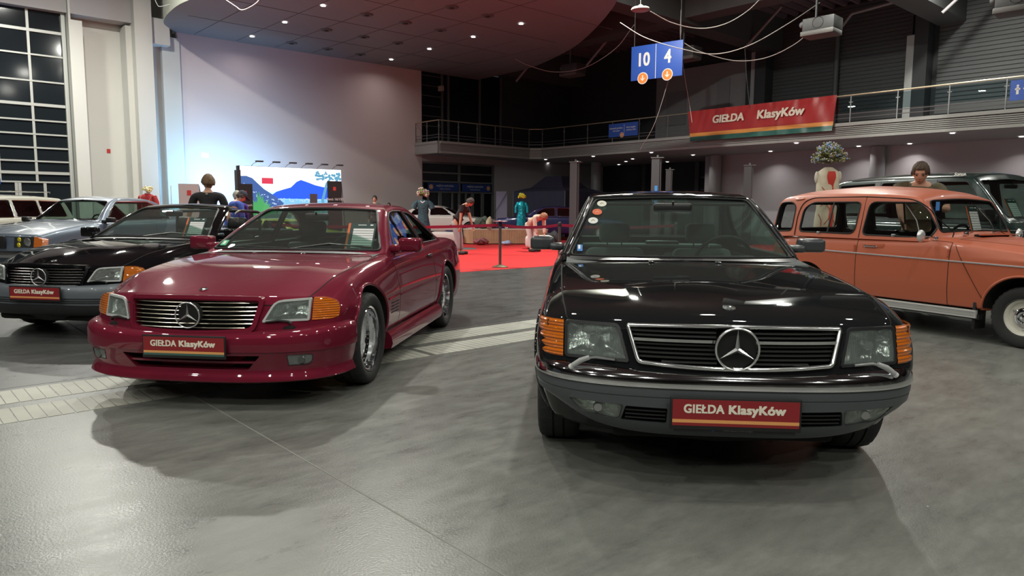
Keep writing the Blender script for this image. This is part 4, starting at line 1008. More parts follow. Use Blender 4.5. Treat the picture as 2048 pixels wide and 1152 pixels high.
# far end under the gallery: glazed doors, side wall
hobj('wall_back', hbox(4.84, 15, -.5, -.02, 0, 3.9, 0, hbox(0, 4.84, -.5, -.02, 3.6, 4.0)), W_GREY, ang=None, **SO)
dr = empty('door_2', hp(2.4, 0)); dr['kind'] = 'structure'
hpart('door_pane', hbox(0, 4.84, -.2, -.18, 0, 3.6), M_NIGHT2, dr, ang=None)
g = MB()
for s in (0.05, 2.45, 4.79): hbox(s - .05, s + .05, -.18, -.06, 0, 3.6, 0, g)
for z in (3.55, 3.05, 2.60, 2.08): hbox(0, 4.84, -.18, -.06, z - .04, z + .04, 0, g)
for s in (.45, 1.15, 1.25, 2.0, 2.9, 3.3, 3.4, 4.0, 4.1): hbox(s - .035, s + .035, -.17, -.08, 0, 2.08, 0, g)
hpart('door_frame', g, mat('door_grey', (.16, .165, .17), .5), dr, ang=None)
def hrot(up=False):
    return (rad(90), 0, math.atan2(HU.y, HU.x))
M_SBLUE = mat('sign_panel_blue', (.02, .05, .23), .5); M_ARR = mat('sign_orange', (.72, .22, .04), .5); M_LBL = mat('letter_pale', (.62, .64, .66), .5)
def sign_root(name, label, s, t, z, rz, cat='sign', group=None):
    q = hp(s, t, z); return empty(name, (q.x, q.y, q.z), rz, label, cat, group)
UROT = math.atan2(HU.y, HU.x)            # text on planes parallel to the far wall, read from the hall
VROT = math.atan2(-HU.x, HU.y) if False else math.atan2(HW.y, HW.x)   # planes parallel to the right gallery
def arrow(parent, x, z, r, down=True, y=-.02, right=False):
    obj('arrow_disc', MB().lathe([(0, 0), (r, 0), (r, .012), (0, .012)], 28, c=(x, y - .012, z), ax='y'), M_LETTER, parent, ang=30)
    obj('arrow_disc', MB().lathe([(0, 0), (r*.86, 0), (r*.86, .006), (0, .006)], 28, c=(x, y - .018, z), ax='y'), M_ARR, parent, ang=30)
    A = [(0, -.55), (.42, -.12), (.42, .08), (.11, -.18), (.11, .55), (-.11, .55), (-.11, -.18), (-.42, .08), (-.42, -.12)]
    if right: A = [(-b, a) for a, b in A]
    obj('arrow', MB().prism([(x + a*r*.9, y - .019, z + b*r*.9) for a, b in A], [(x + a*r*.9, y - .023, z + b*r*.9) for a, b in A]), M_LETTER, parent, ang=None)
M_LETTER = mat('letter_white', (.72, .70, .64), .5)
TXT = (rad(90), 0, 0)
for i, (s, side) in enumerate(((1.35, 'left'), (3.55, 'right'))):
    r = sign_root('door_banner', 'blue panel over the far glass doors, the %s of the pair' % side, s, -.02, 2.33, UROT, group=None)
    obj('panel', MB().box((0, -.01, 0), (1.95, .02, .40)), M_SBLUE, r, ang=None)
    text('lettering', 'wejście wschodnie', .12, M_LBL, r, (.1 if i == 0 else -.1, -.022, .02), TXT, bold=.01, sx=.85)
    text('lettering', 'eastern entrance', .07, M_LBL, r, (.1 if i == 0 else -.1, -.022, -.12), TXT)
    arrow(r, -.78 if i == 0 else .82, 0, .12, y=-.02)
# gallery: slab with slatted fascia, soffit, railing
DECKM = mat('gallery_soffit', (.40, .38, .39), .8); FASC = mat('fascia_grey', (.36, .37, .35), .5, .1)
poly = [(-.3, -.4), (-.3, 1.9), (5.6, 1.9), (6.1, 2.2), (6.1, 46), (12.2, 46), (12.2, 10), (15, 10), (15, -.4)]
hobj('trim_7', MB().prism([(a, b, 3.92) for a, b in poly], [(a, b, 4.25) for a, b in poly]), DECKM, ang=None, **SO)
g = MB()
def run(a, b, n0, w, z0, z1, mb):
    a, b = Vector(a), Vector(b); d = (b-a).normalized(); n = Vector(n0); q = [a, b, b + n*w, a + n*w]
    mb.prism([(p.x, p.y, z0) for p in q], [(p.x, p.y, z1) for p in q])
edges = [((-.3, -.3), (-.3, 1.9), (-1, 0)), ((-.3, 1.9), (5.6, 1.9), (0, 1)), ((5.6, 1.9), (6.1, 2.4), (-.7, .7)), ((6.1, 2.4), (6.1, 46), (-1, 0))]
for a, b, n in edges:
    run(a, b, n, .10, 3.88, 3.98, g); run(a, b, n, .14, 4.33, 4.45, g); run(a, b, n, .02, 3.98, 4.33, g)
    if a != (-.3, -.3):
        for k in range(5): run(a, b, n, .09, 4.005 + k*.064, 4.04 + k*.064, g)
    else: run(a, b, n, .11, 3.9, 4.4, g)
hobj('trim_8', g, FASC, ang=None, **SO)
r = empty('gallery_railing', hp(6.1, 12, 4.45), 0, 'steel railing with glass panels along the edge of the upper gallery', 'railing')
g = MB(); gl = MB(); top = MB()
def ring(p0, p1, st, mb, first=True):
    p0, p1 = Vector(p0), Vector(p1); L = (p1-p0).length; n = max(1, round(L/st))
    for i in range(0 if first else 1, n + 1):
        q = p0 + (p1-p0)*i/n; mb.box((q.x, q.y, 4.95), (.035, .035, 1.0)); mb.box((q.x, q.y, 5.18), (.02, .14, .03))
path = [(-.35, 0), (-.35, 1.95), (5.55, 1.95), (6.05, 2.45), (6.05, 46)]
for i in range(4):
    a, b = path[i], path[i+1]; ring(a, b, 1.25 if i != 3 else 1.62, g, i == 0)
    for z, rr in ((4.62, .014), (4.76, .014)): g.tube([(a[0], a[1], z), (b[0], b[1], z)], rr, 6)
    top.tube([(a[0], a[1], 5.43), (b[0], b[1], 5.43)], .028, 8)
gl.box((6.05, 31, 5.08), (.012, 30, .55))
for n, m_, q in (('post', mat('rail_steel', (.22, .23, .24), .4, .6), g), ('glass_panel', glass('rail_glass', (.72, .80, .82), .05), gl), ('handrail', mat('rail_brass', (.62, .55, .38), .3, .8), top)):
    hpart(n, q, m_, r, ang=60)
# walls under and above the gallery on the right
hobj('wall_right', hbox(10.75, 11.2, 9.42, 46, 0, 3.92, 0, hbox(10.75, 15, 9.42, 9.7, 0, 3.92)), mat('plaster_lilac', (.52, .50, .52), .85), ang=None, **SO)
hobj('wall_recess', hbox(13.8, 14.2, -.5, 9.6, 0, 3.92), M_STEELD, ang=None, **SO)
g = MB(); 
for s, t in ((10.2, 2.6), (10.55, 10.3), (10.55, 17.9), (10.55, 25.5)): g.lathe([(.30, 0), (.30, 3.95)], 28, c=(s, t, 0))
for (s, t) in ((10.2, 2.6), (10.3, 10.3), (10.45, 17.9)):
    hobj('column', MB().lathe([(.28, 0), (.28, 2.2), (.29, 2.2), (.29, 3.9)], 28, c=(s, t, 0)), mat('column_steel', (.36, .36, .37), .45, .2), kind='structure')
g = MB(); 
for t in (3.2, 4.4, 6.9, 8.4): hbox(13.6, 13.8, t, t + .25, 0, 3.9, 0, g)
for z in (1.6, 2.3, 3.0): hbox(13.7, 13.85, 7.2, 9.4, z, z + .08, 0, g)
hobj('trim_9', g, M_STEELG, ang=None, **SO)
# upper storey right: shutters, white block, dark piers
SH = mat('shutter_slats', (.075, .08, .082), .55, .1)
def shutter(t0, t1, name, z0=5.1, z1=10):
    g = MB(); z = z0
    while z < z1: hbox(11.1, 11.16, t0, t1, z, z + .115, 0, g); hbox(11.14, 11.2, t0, t1, z + .11, z + .16, 0, g); z += .16
    hobj(name, g, SH, ang=None, **SO)
shutter(12.6, 18.7, 'shutter_1'); shutter(19.7, 26, 'shutter_2'); shutter(26.5, 34, 'shutter_3')
hobj('window_2', hbox(11.3, 11.34, 12.3, 36, 4.2, 5.2), M_NIGHT, ang=None, **SO)
hobj('wall_upper', hbox(11.2, 11.5, -.5, 46, 5.0, 12), M_STEELD, ang=None, **SO)
hobj('trim_10', hbox(10.7, 11.2, 6.3, 11.55, 4.2, 8.4, 0), mat('plaster_upper', (.27, .265, .27), .85), ang=None, **SO)
hobj('trim_11', hbox(10.65, 10.70, 7.0, 8.2, 5.6, 7.3, 0, hbox(10.65, 10.70, 10.0, 10.7, 6.0, 7.6)), mat('panel_grey', (.22, .22, .225), .8), ang=None, **SO)
hobj('trim_12', hbox(10.5, 11.2, 19.0, 19.5, 4.3, 10, 1, hbox(10.5, 11.2, 18.72, 19.0, 4.3, 8.2, 0)), [mat('pier_light', (.40, .41, .40), .8), M_STEELD], ang=None, **SO)
hobj('trim_13', hbox(10.5, 11.2, 11.9, 12.15, 4.3, 8.6, 0, hbox(10.4, 11.2, 12.15, 12.7, 4.3, 9, 1, hbox(10.6, 11.2, 11.6, 11.9, 4.3, 9, 1))), [mat('pier_light', (.4, .41, .4), .8), M_STEELD], ang=None, **SO)
hobj('trim_14', MB().tube([(10.9, 15.75, 4.3), (10.9, 15.75, 8.9)], .10, 10), M_STEELG, ang=60, **SO)
# upper storey at the far end: dark glazing
hobj('window_3', hbox(0, 5.6, -.6, -.4, 4.3, 8.4), M_NIGHT2, ang=None, **SO)
g = MB()
for s in (1.5, 1.9, 4.0, 5.5): hbox(s, s + .08, -.4, -.3, 4.3, 8.4, 0, g)
for k in range(7): hbox(0, 1.6, -.4, -.35, 4.9 + k*.5, 4.93 + k*.5, 0, g)
hobj('trim_15', g, M_STEELG, ang=None, **SO)
hobj('wall_dark', hbox(5.6, 12, -.6, -.4, 4.3, 12, 0, hbox(11.3, 11.6, -.5, 6.4, 4.3, 12)), M_STEELD, ang=None, **SO)
# sagging canopy slab with rounded end and its downlights
pts = [(-11.45, 0), (-11.75, .25)] + [(p.x, p.y) for p in catmull([(-11.75, .25, 0), (-12.35, 1.3, 0), (-12.65, 3.2, 0), (-12.6, 5.1, 0), (-11.9, 9, 0), (-10.3, 12.6, 0), (-7.5, 15.3, 0), (-4.6, 15.9, 0), (-2.4, 14.6, 0), (1.2, 9.6, 0), (3.0, 5.6, 0), (3.5, 3.6, 0)], 5)] + [(3.6, 0)]
CANM = mat('canopy_panels', (.20, .20, .205), .55); CANS = mat('canopy_side', (.55, .58, .50), .6)
g = MB(); g.prism([(a, b, 8.0) for a, b in pts], [(a, b, 10.4) for a, b in pts], 1, 0)
hobj('ceiling_canopy', g, [CANM, CANS], ang=40, **SO)
g = MB()
for s in np.arange(-10.9, 3, 1.66): hbox(s, s + .02, .2, 14 if s < -3 else 8, 7.992, 8.0, 0, g)
for t in (2.9, 5.9, 8.9, 11.9): hbox(-12, .5, t, t + .02, 7.992, 8.0, 0, g)
hobj('trim_16', g, mat('panel_joint', (.09, .085, .09), .8), ang=None, **SO)
M_LON = mat('lamp_on', (1, 1, 1), .5, emit=(1, .97, .92), es=14); M_LONC = mat('lamp_on_small', (1, 1, 1), .5, emit=(1, .97, .92), es=5)
for i, s in enumerate((-9.08, -7.42, -5.80, -4.22, -2.62)):
    for j, t in enumerate((1.42, 4.42, 7.40, 10.2)):
        lit = i in (0, 4); q = hp(s, t, 7.99)
        r = empty('ceiling_downlight', (q.x, q.y, q.z), 0, 'lit recessed downlight in the dark canopy ceiling' if lit else 'unlit recessed downlight in the dark canopy ceiling', 'ceiling light', 'lit canopy downlights' if lit else 'unlit canopy downlights')
        if lit:
            obj('lamp', MB().lathe([(0, -.012), (.085, -.010), (.09, 0)], 20), M_LON, r, ang=60); obj('lamp_ring', MB().lathe([(.09, -.014), (.115, -.012), (.12, 0)], 20), CANM, r)
            if i == 0 or j < 3: area((0, 0, -.03), .14, 14, (1, .88, .84), parent=r, spread=150)
        else:
            obj('lamp_ring', MB().lathe([(.10, -.02), (.15, -.035), (.22, -.02), (.24, 0)], 20), M_STEELG, r); obj('lamp', MB().lathe([(0, -.02), (.08, -.05), (.10, -.01)], 16), M_STEELD, r, ang=60)
for (s, t) in [(6.75, 2.0), (8.9, -.0), (6.75, 5.45), (9.1, 2.1), (9.6, 5.7), (11, 4.1), (12.9, 2.0), (6.75, 9.1), (9.4, 9.6), (12.8, 5.6), (6.78, 16.2), (9.96, 17.3), (10.17, 19.2), (6.94, 21.7), (9.9, 13.4), (9.9, 23)]:
    q = hp(s, t, 3.905); r = empty('soffit_downlight', (q.x, q.y, q.z), 0, 'small lit downlight in the pale ceiling under the gallery', 'ceiling light', 'downlights under the gallery')
    obj('lamp', MB().lathe([(0, -.012), (.08, -.010), (.085, 0)], 18), M_LONC, r, ang=60); obj('lamp_ring', MB().lathe([(.085, -.014), (.105, -.012), (.11, 0)], 18), DECKM, r)
    if t > 9: area((0, 0, -.03), .14, 10, (1, .95, .9), parent=r, spread=120)
# roof deck, ribs, beams and trusses
ROOFM = mat('roof_deck', (.11, .08, .09), .8)
hobj('roof', hbox(-60, 16, -3, 70, 10.9, 11.1), ROOFM, ang=None, **SO)
g = MB()
for t in np.arange(1, 44, .55): hbox(3.6, 11.2, t, t + .12, 10.0, 10.18, 0, g)
hobj('trim_17', g, mat('roof_rib', (.20, .14, .16), .7), ang=None, **SO)
hobj('trim_22', hbox(3.6, 11.3, -.5, 46, 10.2, 10.3), ROOFM, ang=None, **SO)
g = MB()
for t, w_ in ((-.2, .6), (12.2, .9), (19.6, 1.0), (27.5, 1.0)):
    hbox(-3 if t > 0 else 0, 11.2, t, t + w_, 8.55 if t > 0 else 8.4, 10.3, 0, g)
hbox(3.4, 4.3, -.4, 30, 8.7, 10.3, 0, g)
hobj('trim_18', g, mat('beam_grey', (.075, .078, .078), .7), ang=None, **SO)
g = MB()
for (a, b) in (((8.2, 12.9, 8.3), (8.8, 14.2, 9.9)), ((8.2, 20.7, 8.3), (8.8, 22.2, 9.9)), ((5.2, 6.2, 8.0), (5.6, 7.8, 9.6)), ((5, 1.5, 7.9), (5.4, 2.8, 9.2)), ((10.6, 15.9, 8.9), (10.2, 16.6, 9.4)), ((10.2, 16.6, 9.4), (10.2, 19, 9.6))): g.tube([a, b], .06, 8)
hobj('trim_19', g, mat('brace_grey', (.3, .29, .30), .6), ang=60, **SO)
# closing walls behind the viewer so the light stays in the hall
hobj('wall_near', hbox(-60, 16, 66, 66.5, 0, 11, 0), mat('plaster_mid', (.38, .38, .37), .9), ang=None, **SO)
hobj('wall_side', hbox(-58.5, -58, -2, 66, 0, 11), mat('plaster_mid', (.38, .38, .37), .9), ang=None, **SO)
hobj('wall_side_right', hbox(11.5, 12, 46, 66, 0, 11), mat('plaster_mid', (.38, .38, .37), .9), ang=None, **SO)
g = MB()
for s in range(-50, 10, 9): hbox(s, s + 2.2, 65.6, 65.9, 0, 9, 0, g)
hobj('trim_20', g, W_WHITE, ang=None, **SO)
# hanging direction sign
q = hp(3.0, 14.2, 7.0)
def at_px(px, py, y):     # world point at depth y on the ray of a pixel of the photograph
    u0, v0 = px - 1024, py - 576; u = u0*cos(ROLL) + v0*sin(ROLL); v = -u0*sin(ROLL) + v0*cos(ROLL)
    X, yc = u/1440, v/1440; d = Vector((X, cos(PITCH) - yc*sin(PITCH), -yc*cos(PITCH) - sin(PITCH))); return Vector((0, 0, CAM_H)) + d*(y/d.y)
q = at_px(1313, 122, 26.5)
r = empty('hanging_sign', q, math.atan2(-.745, .667) if False else rad(-38), 'blue hanging direction sign with white numbers 10 and 4', 'sign')
obj('panel', MB().box((0, 0, 0), (2.02, .04, 1.22), 0, .01), mat('sign_bright_blue', (.025, .09, .42), .5), r, ang=40)
obj('divider', MB().box((-.02, -.024, 0), (.02, .004, 1.2)), M_LETTER, r, ang=None)
text('lettering', '10', .46, M_LETTER, r, (-.52, -.024, -.11), TXT, bold=.06, sx=.82)
text('lettering', '4', .46, M_LETTER, r, (.45, -.024, -.11), TXT, bold=.06, sx=.82)
arrow(r, -.52, -.55, .21); arrow(r, .45, -.52, .21)
obj('cord', MB().tube([(.9, 0, .6), (.9, 0, 3.0)], .012, 5).tube([(-.9, 0, .6), (-.9, 0, 3.0)], .012, 5), M_STEELG, r)
# signs and the banner on the gallery rail
BA = math.atan2(HW.y, HW.x)
r = sign_root('gallery_sign', 'small blue office sign with white writing on the gallery railing', 5.92, 8.05, 4.98, BA)
obj('panel', MB().box((0, 0, 0), (1.75, .03, .62)), mat('sign_bright_blue', (.025, .09, .42), .5), r, ang=None); obj('divider', MB().box((.08, -.018, .05), (.012, .004, .4)), M_LETTER, r, ang=None)
text('lettering', 'kierownik pawilonu', .085, M_LETTER, r, (-.42, -.018, .06), TXT, bold=.01, sx=.82); text('lettering', 'hall master', .075, M_LETTER, r, (-.40, -.018, -.06), TXT, sx=.9)
text('lettering', 'biuro targów', .085, M_LETTER, r, (.48, -.018, .06), TXT, bold=.01, sx=.85); text('lettering', 'exhibitions office', .075, M_LETTER, r, (.48, -.018, -.06), TXT, sx=.8)
arrow(r, -.05, -.24, .12, right=True, y=-.02)
r = sign_root('gallery_sign', 'blue restroom sign at the right end of the gallery railing', 5.92, 24.15, 5.0, BA)
obj('panel', MB().box((0, 0, 0), (1.2, .03, .62)), mat('sign_bright_blue', (.025, .09, .42), .5), r, ang=None)
for x in (-.40, -.18, .0):
    obj('figure', MB().box((x, -.02, -.02), (.07, .01, .22)).box((x, -.02, .03), (.14, .01, .05)).lathe([(0, 0), (.035, 0), (.035, .01), (0, .01)], 12, c=(x, -.025, .13), ax='y'), M_LETTER, r, ang=None)
# banner: cloth hung over the rail, top higher than bottom edge, slight folds
r = sign_root('banner', 'dark red vinyl banner with cream lettering hung over the gallery railing', 5.85, 14.95, 4.80, BA)
def ban(x, z): return -.03 + .018*sin(x*7 + z*3) + .012*sin(x*17 - z*6)*(.3 + max(0, z)) - .10*(z < -.35)*(abs(z) - .35)
X0, X1 = -3.15, 3.15
def bx(u, z): return X0 + (X1-X0)*u + (.06 if False else 0) + .14*(z)*( -1 if u > .5 else 1)*abs(u-.5)*2*0 + .10*z*(2*u-1)
BM = mat('banner_red', (.42, .03, .03), .32); 
for (z0, z1, mm, nm) in ((-.28, .66, BM, 'banner_field'), (-.43, -.28, mat('banner_orange', (.8, .35, .08), .35), 'banner_stripe'), (-.62, -.43, mat('banner_green', (.04, .16, .13), .35), 'banner_stripe')):
    g = MB(); g.grid([[(bx(u, z), ban(bx(u, z), z), z) for z in np.linspace(z0, z1, 10)] for u in np.linspace(0, 1, 70)]); obj(nm, g, mm, r, ang=60)
for s, x, h_, sx in (('GIEŁDA', -1.25, .30, 1.0), ('KlasyKów', 1.02, .32, 1.05)): text('lettering', s, h_, M_CREAM, r, (x, -.095, .07), TXT, bold=.10, sx=sx, shear=.1)
# light towers of vehicle lifts etc. under the gallery
def lift(px, top_y, y, w_, ztop, lab, blue=False):
    q = at_px(px, 440, y); r = empty('lift_post', (q.x, q.y, 0), rad(-20), lab, 'vehicle lift post')
    g = MB().box((0, 0, ztop/2), (w_, w_*.8, ztop)); g.box((w_*.62, 0, ztop/2), (w_*.12, w_*.5, ztop)); g.box((0, 0, .03), (w_*2, w_*2, .06)); obj('post', g, mat('lift_grey', (.055, .06, .065), .45), r, ang=None)
    obj('cap', MB().box((w_*.2, 0, ztop + .02), (w_*1.6, w_, .03)).box((w_*.2, 0, ztop + .07), (.06, .06, .08)), M_STEELG, r, ang=None)
    if blue: obj('decal', MB().box((w_*.15, -w_*.42, 1.75), (.10, .01, .6)), mat('decal_blue', (.05, .25, .6), .5), r, ang=None)
lift(1147, 331, 25.5, .26, 2.85, 'dark lift post beside the navy tent'); lift(1309, 322, 25, .27, 2.98, 'dark lift post with blue decal behind the dark coupe', True); lift(1335, 344, 30, .22, 2.85, 'thin dark lift post just right of the one with blue decal'); lift(1492, 336, 26, .26, 2.80, 'dark lift post against the pale wall right of the columns')
# ------------------------------------------------------------------ salmon estate car, side-on at the right
M_GCL = glass('clear_car_glass', (.93, .95, .94), .05)
def build_r4():
    PNT = paint('salmon_paint', (.47, .115, .055), 0, .42); PNT.node_tree.nodes['Principled BSDF'].inputs['Coat Weight'].default_value = .25
    root = empty('salmon_hatchback', (5.292, 6.832, 0), rad(-63), 'salmon orange old five-door hatchback with round chrome mirror and white steel wheels', 'car')
    xf = lambda y, z: .50 - .10*(max(z, .45) - .6) - .10*(min(abs(y), .8)/.72)**3
    def S(w, zt, hy, hz, cz, lo=.30): return [(0, lo-.03), (.50, lo), (w-.03, lo+.01), (w, lo+.20), (w, .72), (w-.004, .80), (w-.022, zt-.05), (w-.05, zt), (hy, hz), (.25, hz+(cz-hz)*.8), (0, cz)]
    st = [(-3.02, S(.66, .90, .5, .92, .93, .34)), (-2.75, S(.715, .93, .55, .945, .96)), (-2.2, S(.74, .945, .6, .955, .96)), (-1.2, S(.745, .95, .6, .96, .97)), (-.80, S(.745, .955, .60, .985, 1.0)), (-.70, S(.745, .945, .56, .972, .995)), (-.3, S(.745, .90, .52, .945, .975)),
          (0, S(.745, .87, .50, .915, .945)), (.30, S(.73, .82, .47, .865, .895)), (.50, S(.69, .76, .45, .80, .83))]
    def region(x, s):
        if s <= 1: return 4
        if -.70 < x < .5 and s >= 8: return 1
        if -1.74 < x < -.69 and 2 <= s <= 6: return 2
        if -2.60 < x < -1.74 and 2 <= s <= 6: return 3
        return 0
    me = body_loft(st, [0, .03, .04, .10, .02, .02, .05, .04, .03, .1, 0], .50, xf, .42, breaks=(-.70, -.69, -1.74, -2.60), region=region, nose_r=.05, nose_k=6)
    for x in (0, -2.42):
        for s in (1, -1): me = boolean(me, [cylcut(x, .30, .355 if x == 0 else .34, *((.45, 1.1) if s == 1 else (-1.1, -.45)))])
    bv = bvh_of(me)
    cabin = lambda f: f.normal.z > .6 and f.calc_center_median().z > .86 and -2.95 < f.calc_center_median().x < -.82 and abs(f.calc_center_median().y) < .66
    split_slots(me, [PNT, PNT, PNT, PNT, M_DARK, M_DARK], root, {1: ('hood', False), 2: ('door', True), 3: ('rear_door', True)}, cabin)
    for s in (1, -1):
        for a0, a1, xx, rr in ((0, 200, 0, .362),):
            L = [hity(bv, xx + rr*cos(a), .30 + rr*sin(a), s)[0] for a in [rad(-10 + 200*k/30) for k in range(31)]]
            L = [p + Vector((0, s*.004, 0)) for p in L if p]; obj('wheel_arch_lip', MB().tube(L, .012, 8), PNT, root, ang=60)
        L = on_side(bv, [(-2.9, .80), (.25, .745)], s, .004, 30); obj('chrome_strip', MB().tube(L, 1, prof=[(-.008, -.002), (-.005, .006), (.005, .006), (.008, -.002)], up=(0, s, 0)), mat('strip_bright', (.75, .76, .78), .3, .6), root, ang=40)
        g = MB()
        for k in range(6): g.box((-1.42, s*(.752 - .002*k), .292 - k*.011), (2.04, .012, .006))
        g.box((-1.42, s*.735, .266), (2.06, .03, .075)); obj('sill_trim', g, mat('ribbed_aluminium', (.62, .62, .60), .35, .35), root, ang=None)
        obj('sill_base', MB().box((-1.42, s*.70, .24), (2.1, .06, .05)), M_BLACK, root)
        obj('mud_flap', MB().box((-.42, s*.64, .25), (.03, .18, .26), 0, .005), M_BLACK, root)
        for hx, hz in ((-1.55, .865), (-2.43, .87)):
            h, _ = hity(bv, hx, hz, s)
            g = MB().box((h.x, h.y + s*.018, h.z), (.13, .016, .018), 0, .007, seg=3).sph((h.x - .08, h.y + s*.014, h.z), (.014, .012, .014), n=12, k=8); obj('door_handle', g, M_CHROME, root, ang=60)
            obj('handle_recess', MB().box((h.x + .01, h.y + s*.001, h.z + .005), (.26, .006, .055), 0, .003), PNT, root)
        for hx in (-.705, -1.765):
            for hz in (.83, .42 if False else .84): 
                h, _ = hity(bv, hx, hz, s); obj('door_hinge', MB().cyl((h.x, h.y + s*.006, hz - .03), (h.x, h.y + s*.006, hz + .03), .009, 10), PNT, root, ang=60)
        L = on_side(bv, [(-.675, .955), (-.352, .423)], s, .002, 16); obj('panel_gap', MB().tube(L, .0025, 5), M_SEAM, root, ang=60)
        # round mirror on a stalk
        o = obj('door_mirror', MB().lathe([(0, .028), (.035, .024), (.058, .008), (.062, -.004), (.055, -.008), (0, -.006)], 28, c=(0, 0, 0), ax='x'), mat('mirror_shell', (.8, .8, .8), .28, .6), root, ang=60, loc=(-.915, s*.86, 1.0))
        obj('mirror_stalk', MB().tube([(-.90, s*.86, 1.0), (-.86, s*.80, .995), (-.845, s*.725, .975)], .008, 8).sph((-.845, s*.725, .975), .022, n=10, k=6), M_CHROME, root, ang=60)
    sh = Shell([(-.78, (.40, .975), (.36, .985), 1.0), (-.86, (.655, .955), (.625, .985), 1.065), (-.92, (.70, .945), (.648, 1.09), 1.165), (-1.02, (.715, .94), (.628, 1.27), 1.335), (-1.09, (.72, .94), (.615, 1.365), 1.42), (-1.20, (.72, .94), (.608, 1.395), 1.468), (-1.6, (.725, .94), (.605, 1.425), 1.515), (-2.1, (.725, .94), (.605, 1.43), 1.54),
                (-2.6, (.72, .94), (.60, 1.425), 1.515), (-2.90, (.71, .93), (.585, 1.405), 1.47), (-2.99, (.70, .93), (.58, 1.37), 1.42), (-3.03, (.69, .92), (.60, 1.20), 1.24), (-3.06, (.68, .92), (.62, 1.02), 1.05), (-3.075, (.66, .92), (.63, .93), .94)], r=.06, t=.03, step=.04)
    ws = rpoly([(.59, 1.035), (.585, 1.13), (.54, 1.355), (0, 1.385), (-.54, 1.355), (-.585, 1.13), (-.59, 1.035), (0, 1.05)], [.04, .1, .05, .3, .05, .1, .04, .2], 4)
    rw = rpoly([(.53, 1.02), (.50, 1.33), (-.50, 1.33), (-.53, 1.02)], .06, 4)
    q1 = rpoly([(-2.69, 1.00), (-2.70, 1.30), (-2.78, 1.355), (-2.95, 1.345), (-2.985, 1.27), (-2.985, 1.02), (-2.93, .99)], .05, 3)
    q2 = rpoly([(-1.80, .99), (-1.795, 1.345), (-2.45, 1.345), (-2.57, 1.27), (-2.575, .995)], [.08, .05, .10, .08, .06], 4)
    q3 = rpoly([(-.93, .975), (-.90, 1.06), (-1.01, 1.25), (-1.10, 1.335), (-1.68, 1.345), (-1.70, .985)], [.05, .08, .10, .07, .08, .06], 4)
    glasshouse(root, sh, [('windscreen', 'x', ws, 1, M_GCL), ('rear_window', 'x', rw, -1, M_GCL)] + [('side_window', 'y', q, s, M_GCL) for s in (1, -1) for q in (q1, q2, q3)], [PNT, M_CABIN, M_TRIM], seal=.009)
    for s in (1, -1):
        for pts, m_, r_ in (([(-3.05, 1.385), (-2.68, 1.375), (-2.60, 1.39)], PNT, .010), ([(-2.63, .95), (-2.645, 1.20), (-2.60, 1.345), (-2.47, 1.40), (-1.75, 1.405), (-1.2, 1.375), (-1.04, 1.31), (-.96, 1.18), (-.84, 1.0), (-.745, .93)], M_SEAM, .006), ([(-1.74, 1.40), (-1.735, .95)], M_SEAM, .004)):
            L = [hity(sh.bvh, x, z, s)[0] for x, z in rpoly(pts, .08, 4, closed=False)]; L = [p + Vector((0, s*.002, 0)) for p in L if p]
            if len(L) > 1: obj('door_gap' if m_ is M_SEAM else 'rain_gutter', MB().tube(L, r_, 6), m_, root, ang=60)
        L = [hity(sh.bvh, x, z, s)[0] for x, z in [(-2.16, .99), (-2.15, 1.345)]]; obj('window_divider', MB().tube([p for p in L if p], .010, 6), M_BLACK, root)
        L = [hity(sh.bvh, x, z, s)[0] for x, z in [(-1.04, .975), (-1.12, 1.15), (-1.30, 1.345)]]; obj('window_catch', MB().tube([p + Vector((0, -s*.03, 0)) for p in L if p], .006, 6), M_SATIN, root)
        for xx in (-1.32, -2.28):
            h, _ = hity(sh.bvh, xx, 1.0, s)
            obj('window_catch', MB().box((xx, h.y, .99), (.045, .03, .03), 0, .008), M_SATIN, root)
    obj('cowl_vent', MB().box((-.72, 0, 1.0), (.07, .50, .03), 0, .008), M_DARK, root); obj('vent_lip', MB().box((-.665, 0, 1.012), (.05, .56, .012), 0, .004), PNT, root)
    obj('wiper', MB().tube([(-.80, -.34, 1.03), (-.84, -.10, 1.05), (-.845, .10, 1.05)], .006, 6).tube([(-.80, .14, 1.03), (-.84, .40, 1.05)], .006, 6).box((-.78, -.34, 1.02), (.04, .04, .04), 0, .01), M_CHROME, root, ang=60)
    interior(root, -1.02, .97, .60, -2.9, .93, M_LEATH, wheel_y=.33, seatx=-1.52, bench=-2.25, seath=.50)
    for s in (1, -1):
        obj('headlight', MB().lathe([(0, .03), (.06, .025), (.085, 0), (.09, -.05)], 28, c=(.50, s*.56, .66), ax='x'), M_REFL, root, ang=60)
    obj('grille', MB().box((.52, 0, .64), (.02, .70, .14), 0, .005), M_BLACK, root)
    cv, xb = bumper_fn(.60, .30, .74, 3.2); obj('bumper', solid_rings(sweep_bumper(cv(.25), [(.45, .05), (.45, .01), (.42, 0), (.38, 0), (.35, .01), (.35, .05)])), M_CHROME, root, ang=50)
    for x, s in ((0, 1), (0, -1), (-2.42, 1), (-2.42, -1)): wheel(root, x, s*.715, .283, .15, .165, 'steel', steer=rad(0))
    h = hitx(sh.bvh, -.40, 1.30); obj('windscreen_sticker', MB().box((h.x + .02, -.50, 1.30), (.003, .06, .09), 0, .0, R=None), mat('sticker_blue', (.08, .28, .7), .4), root)
    return root
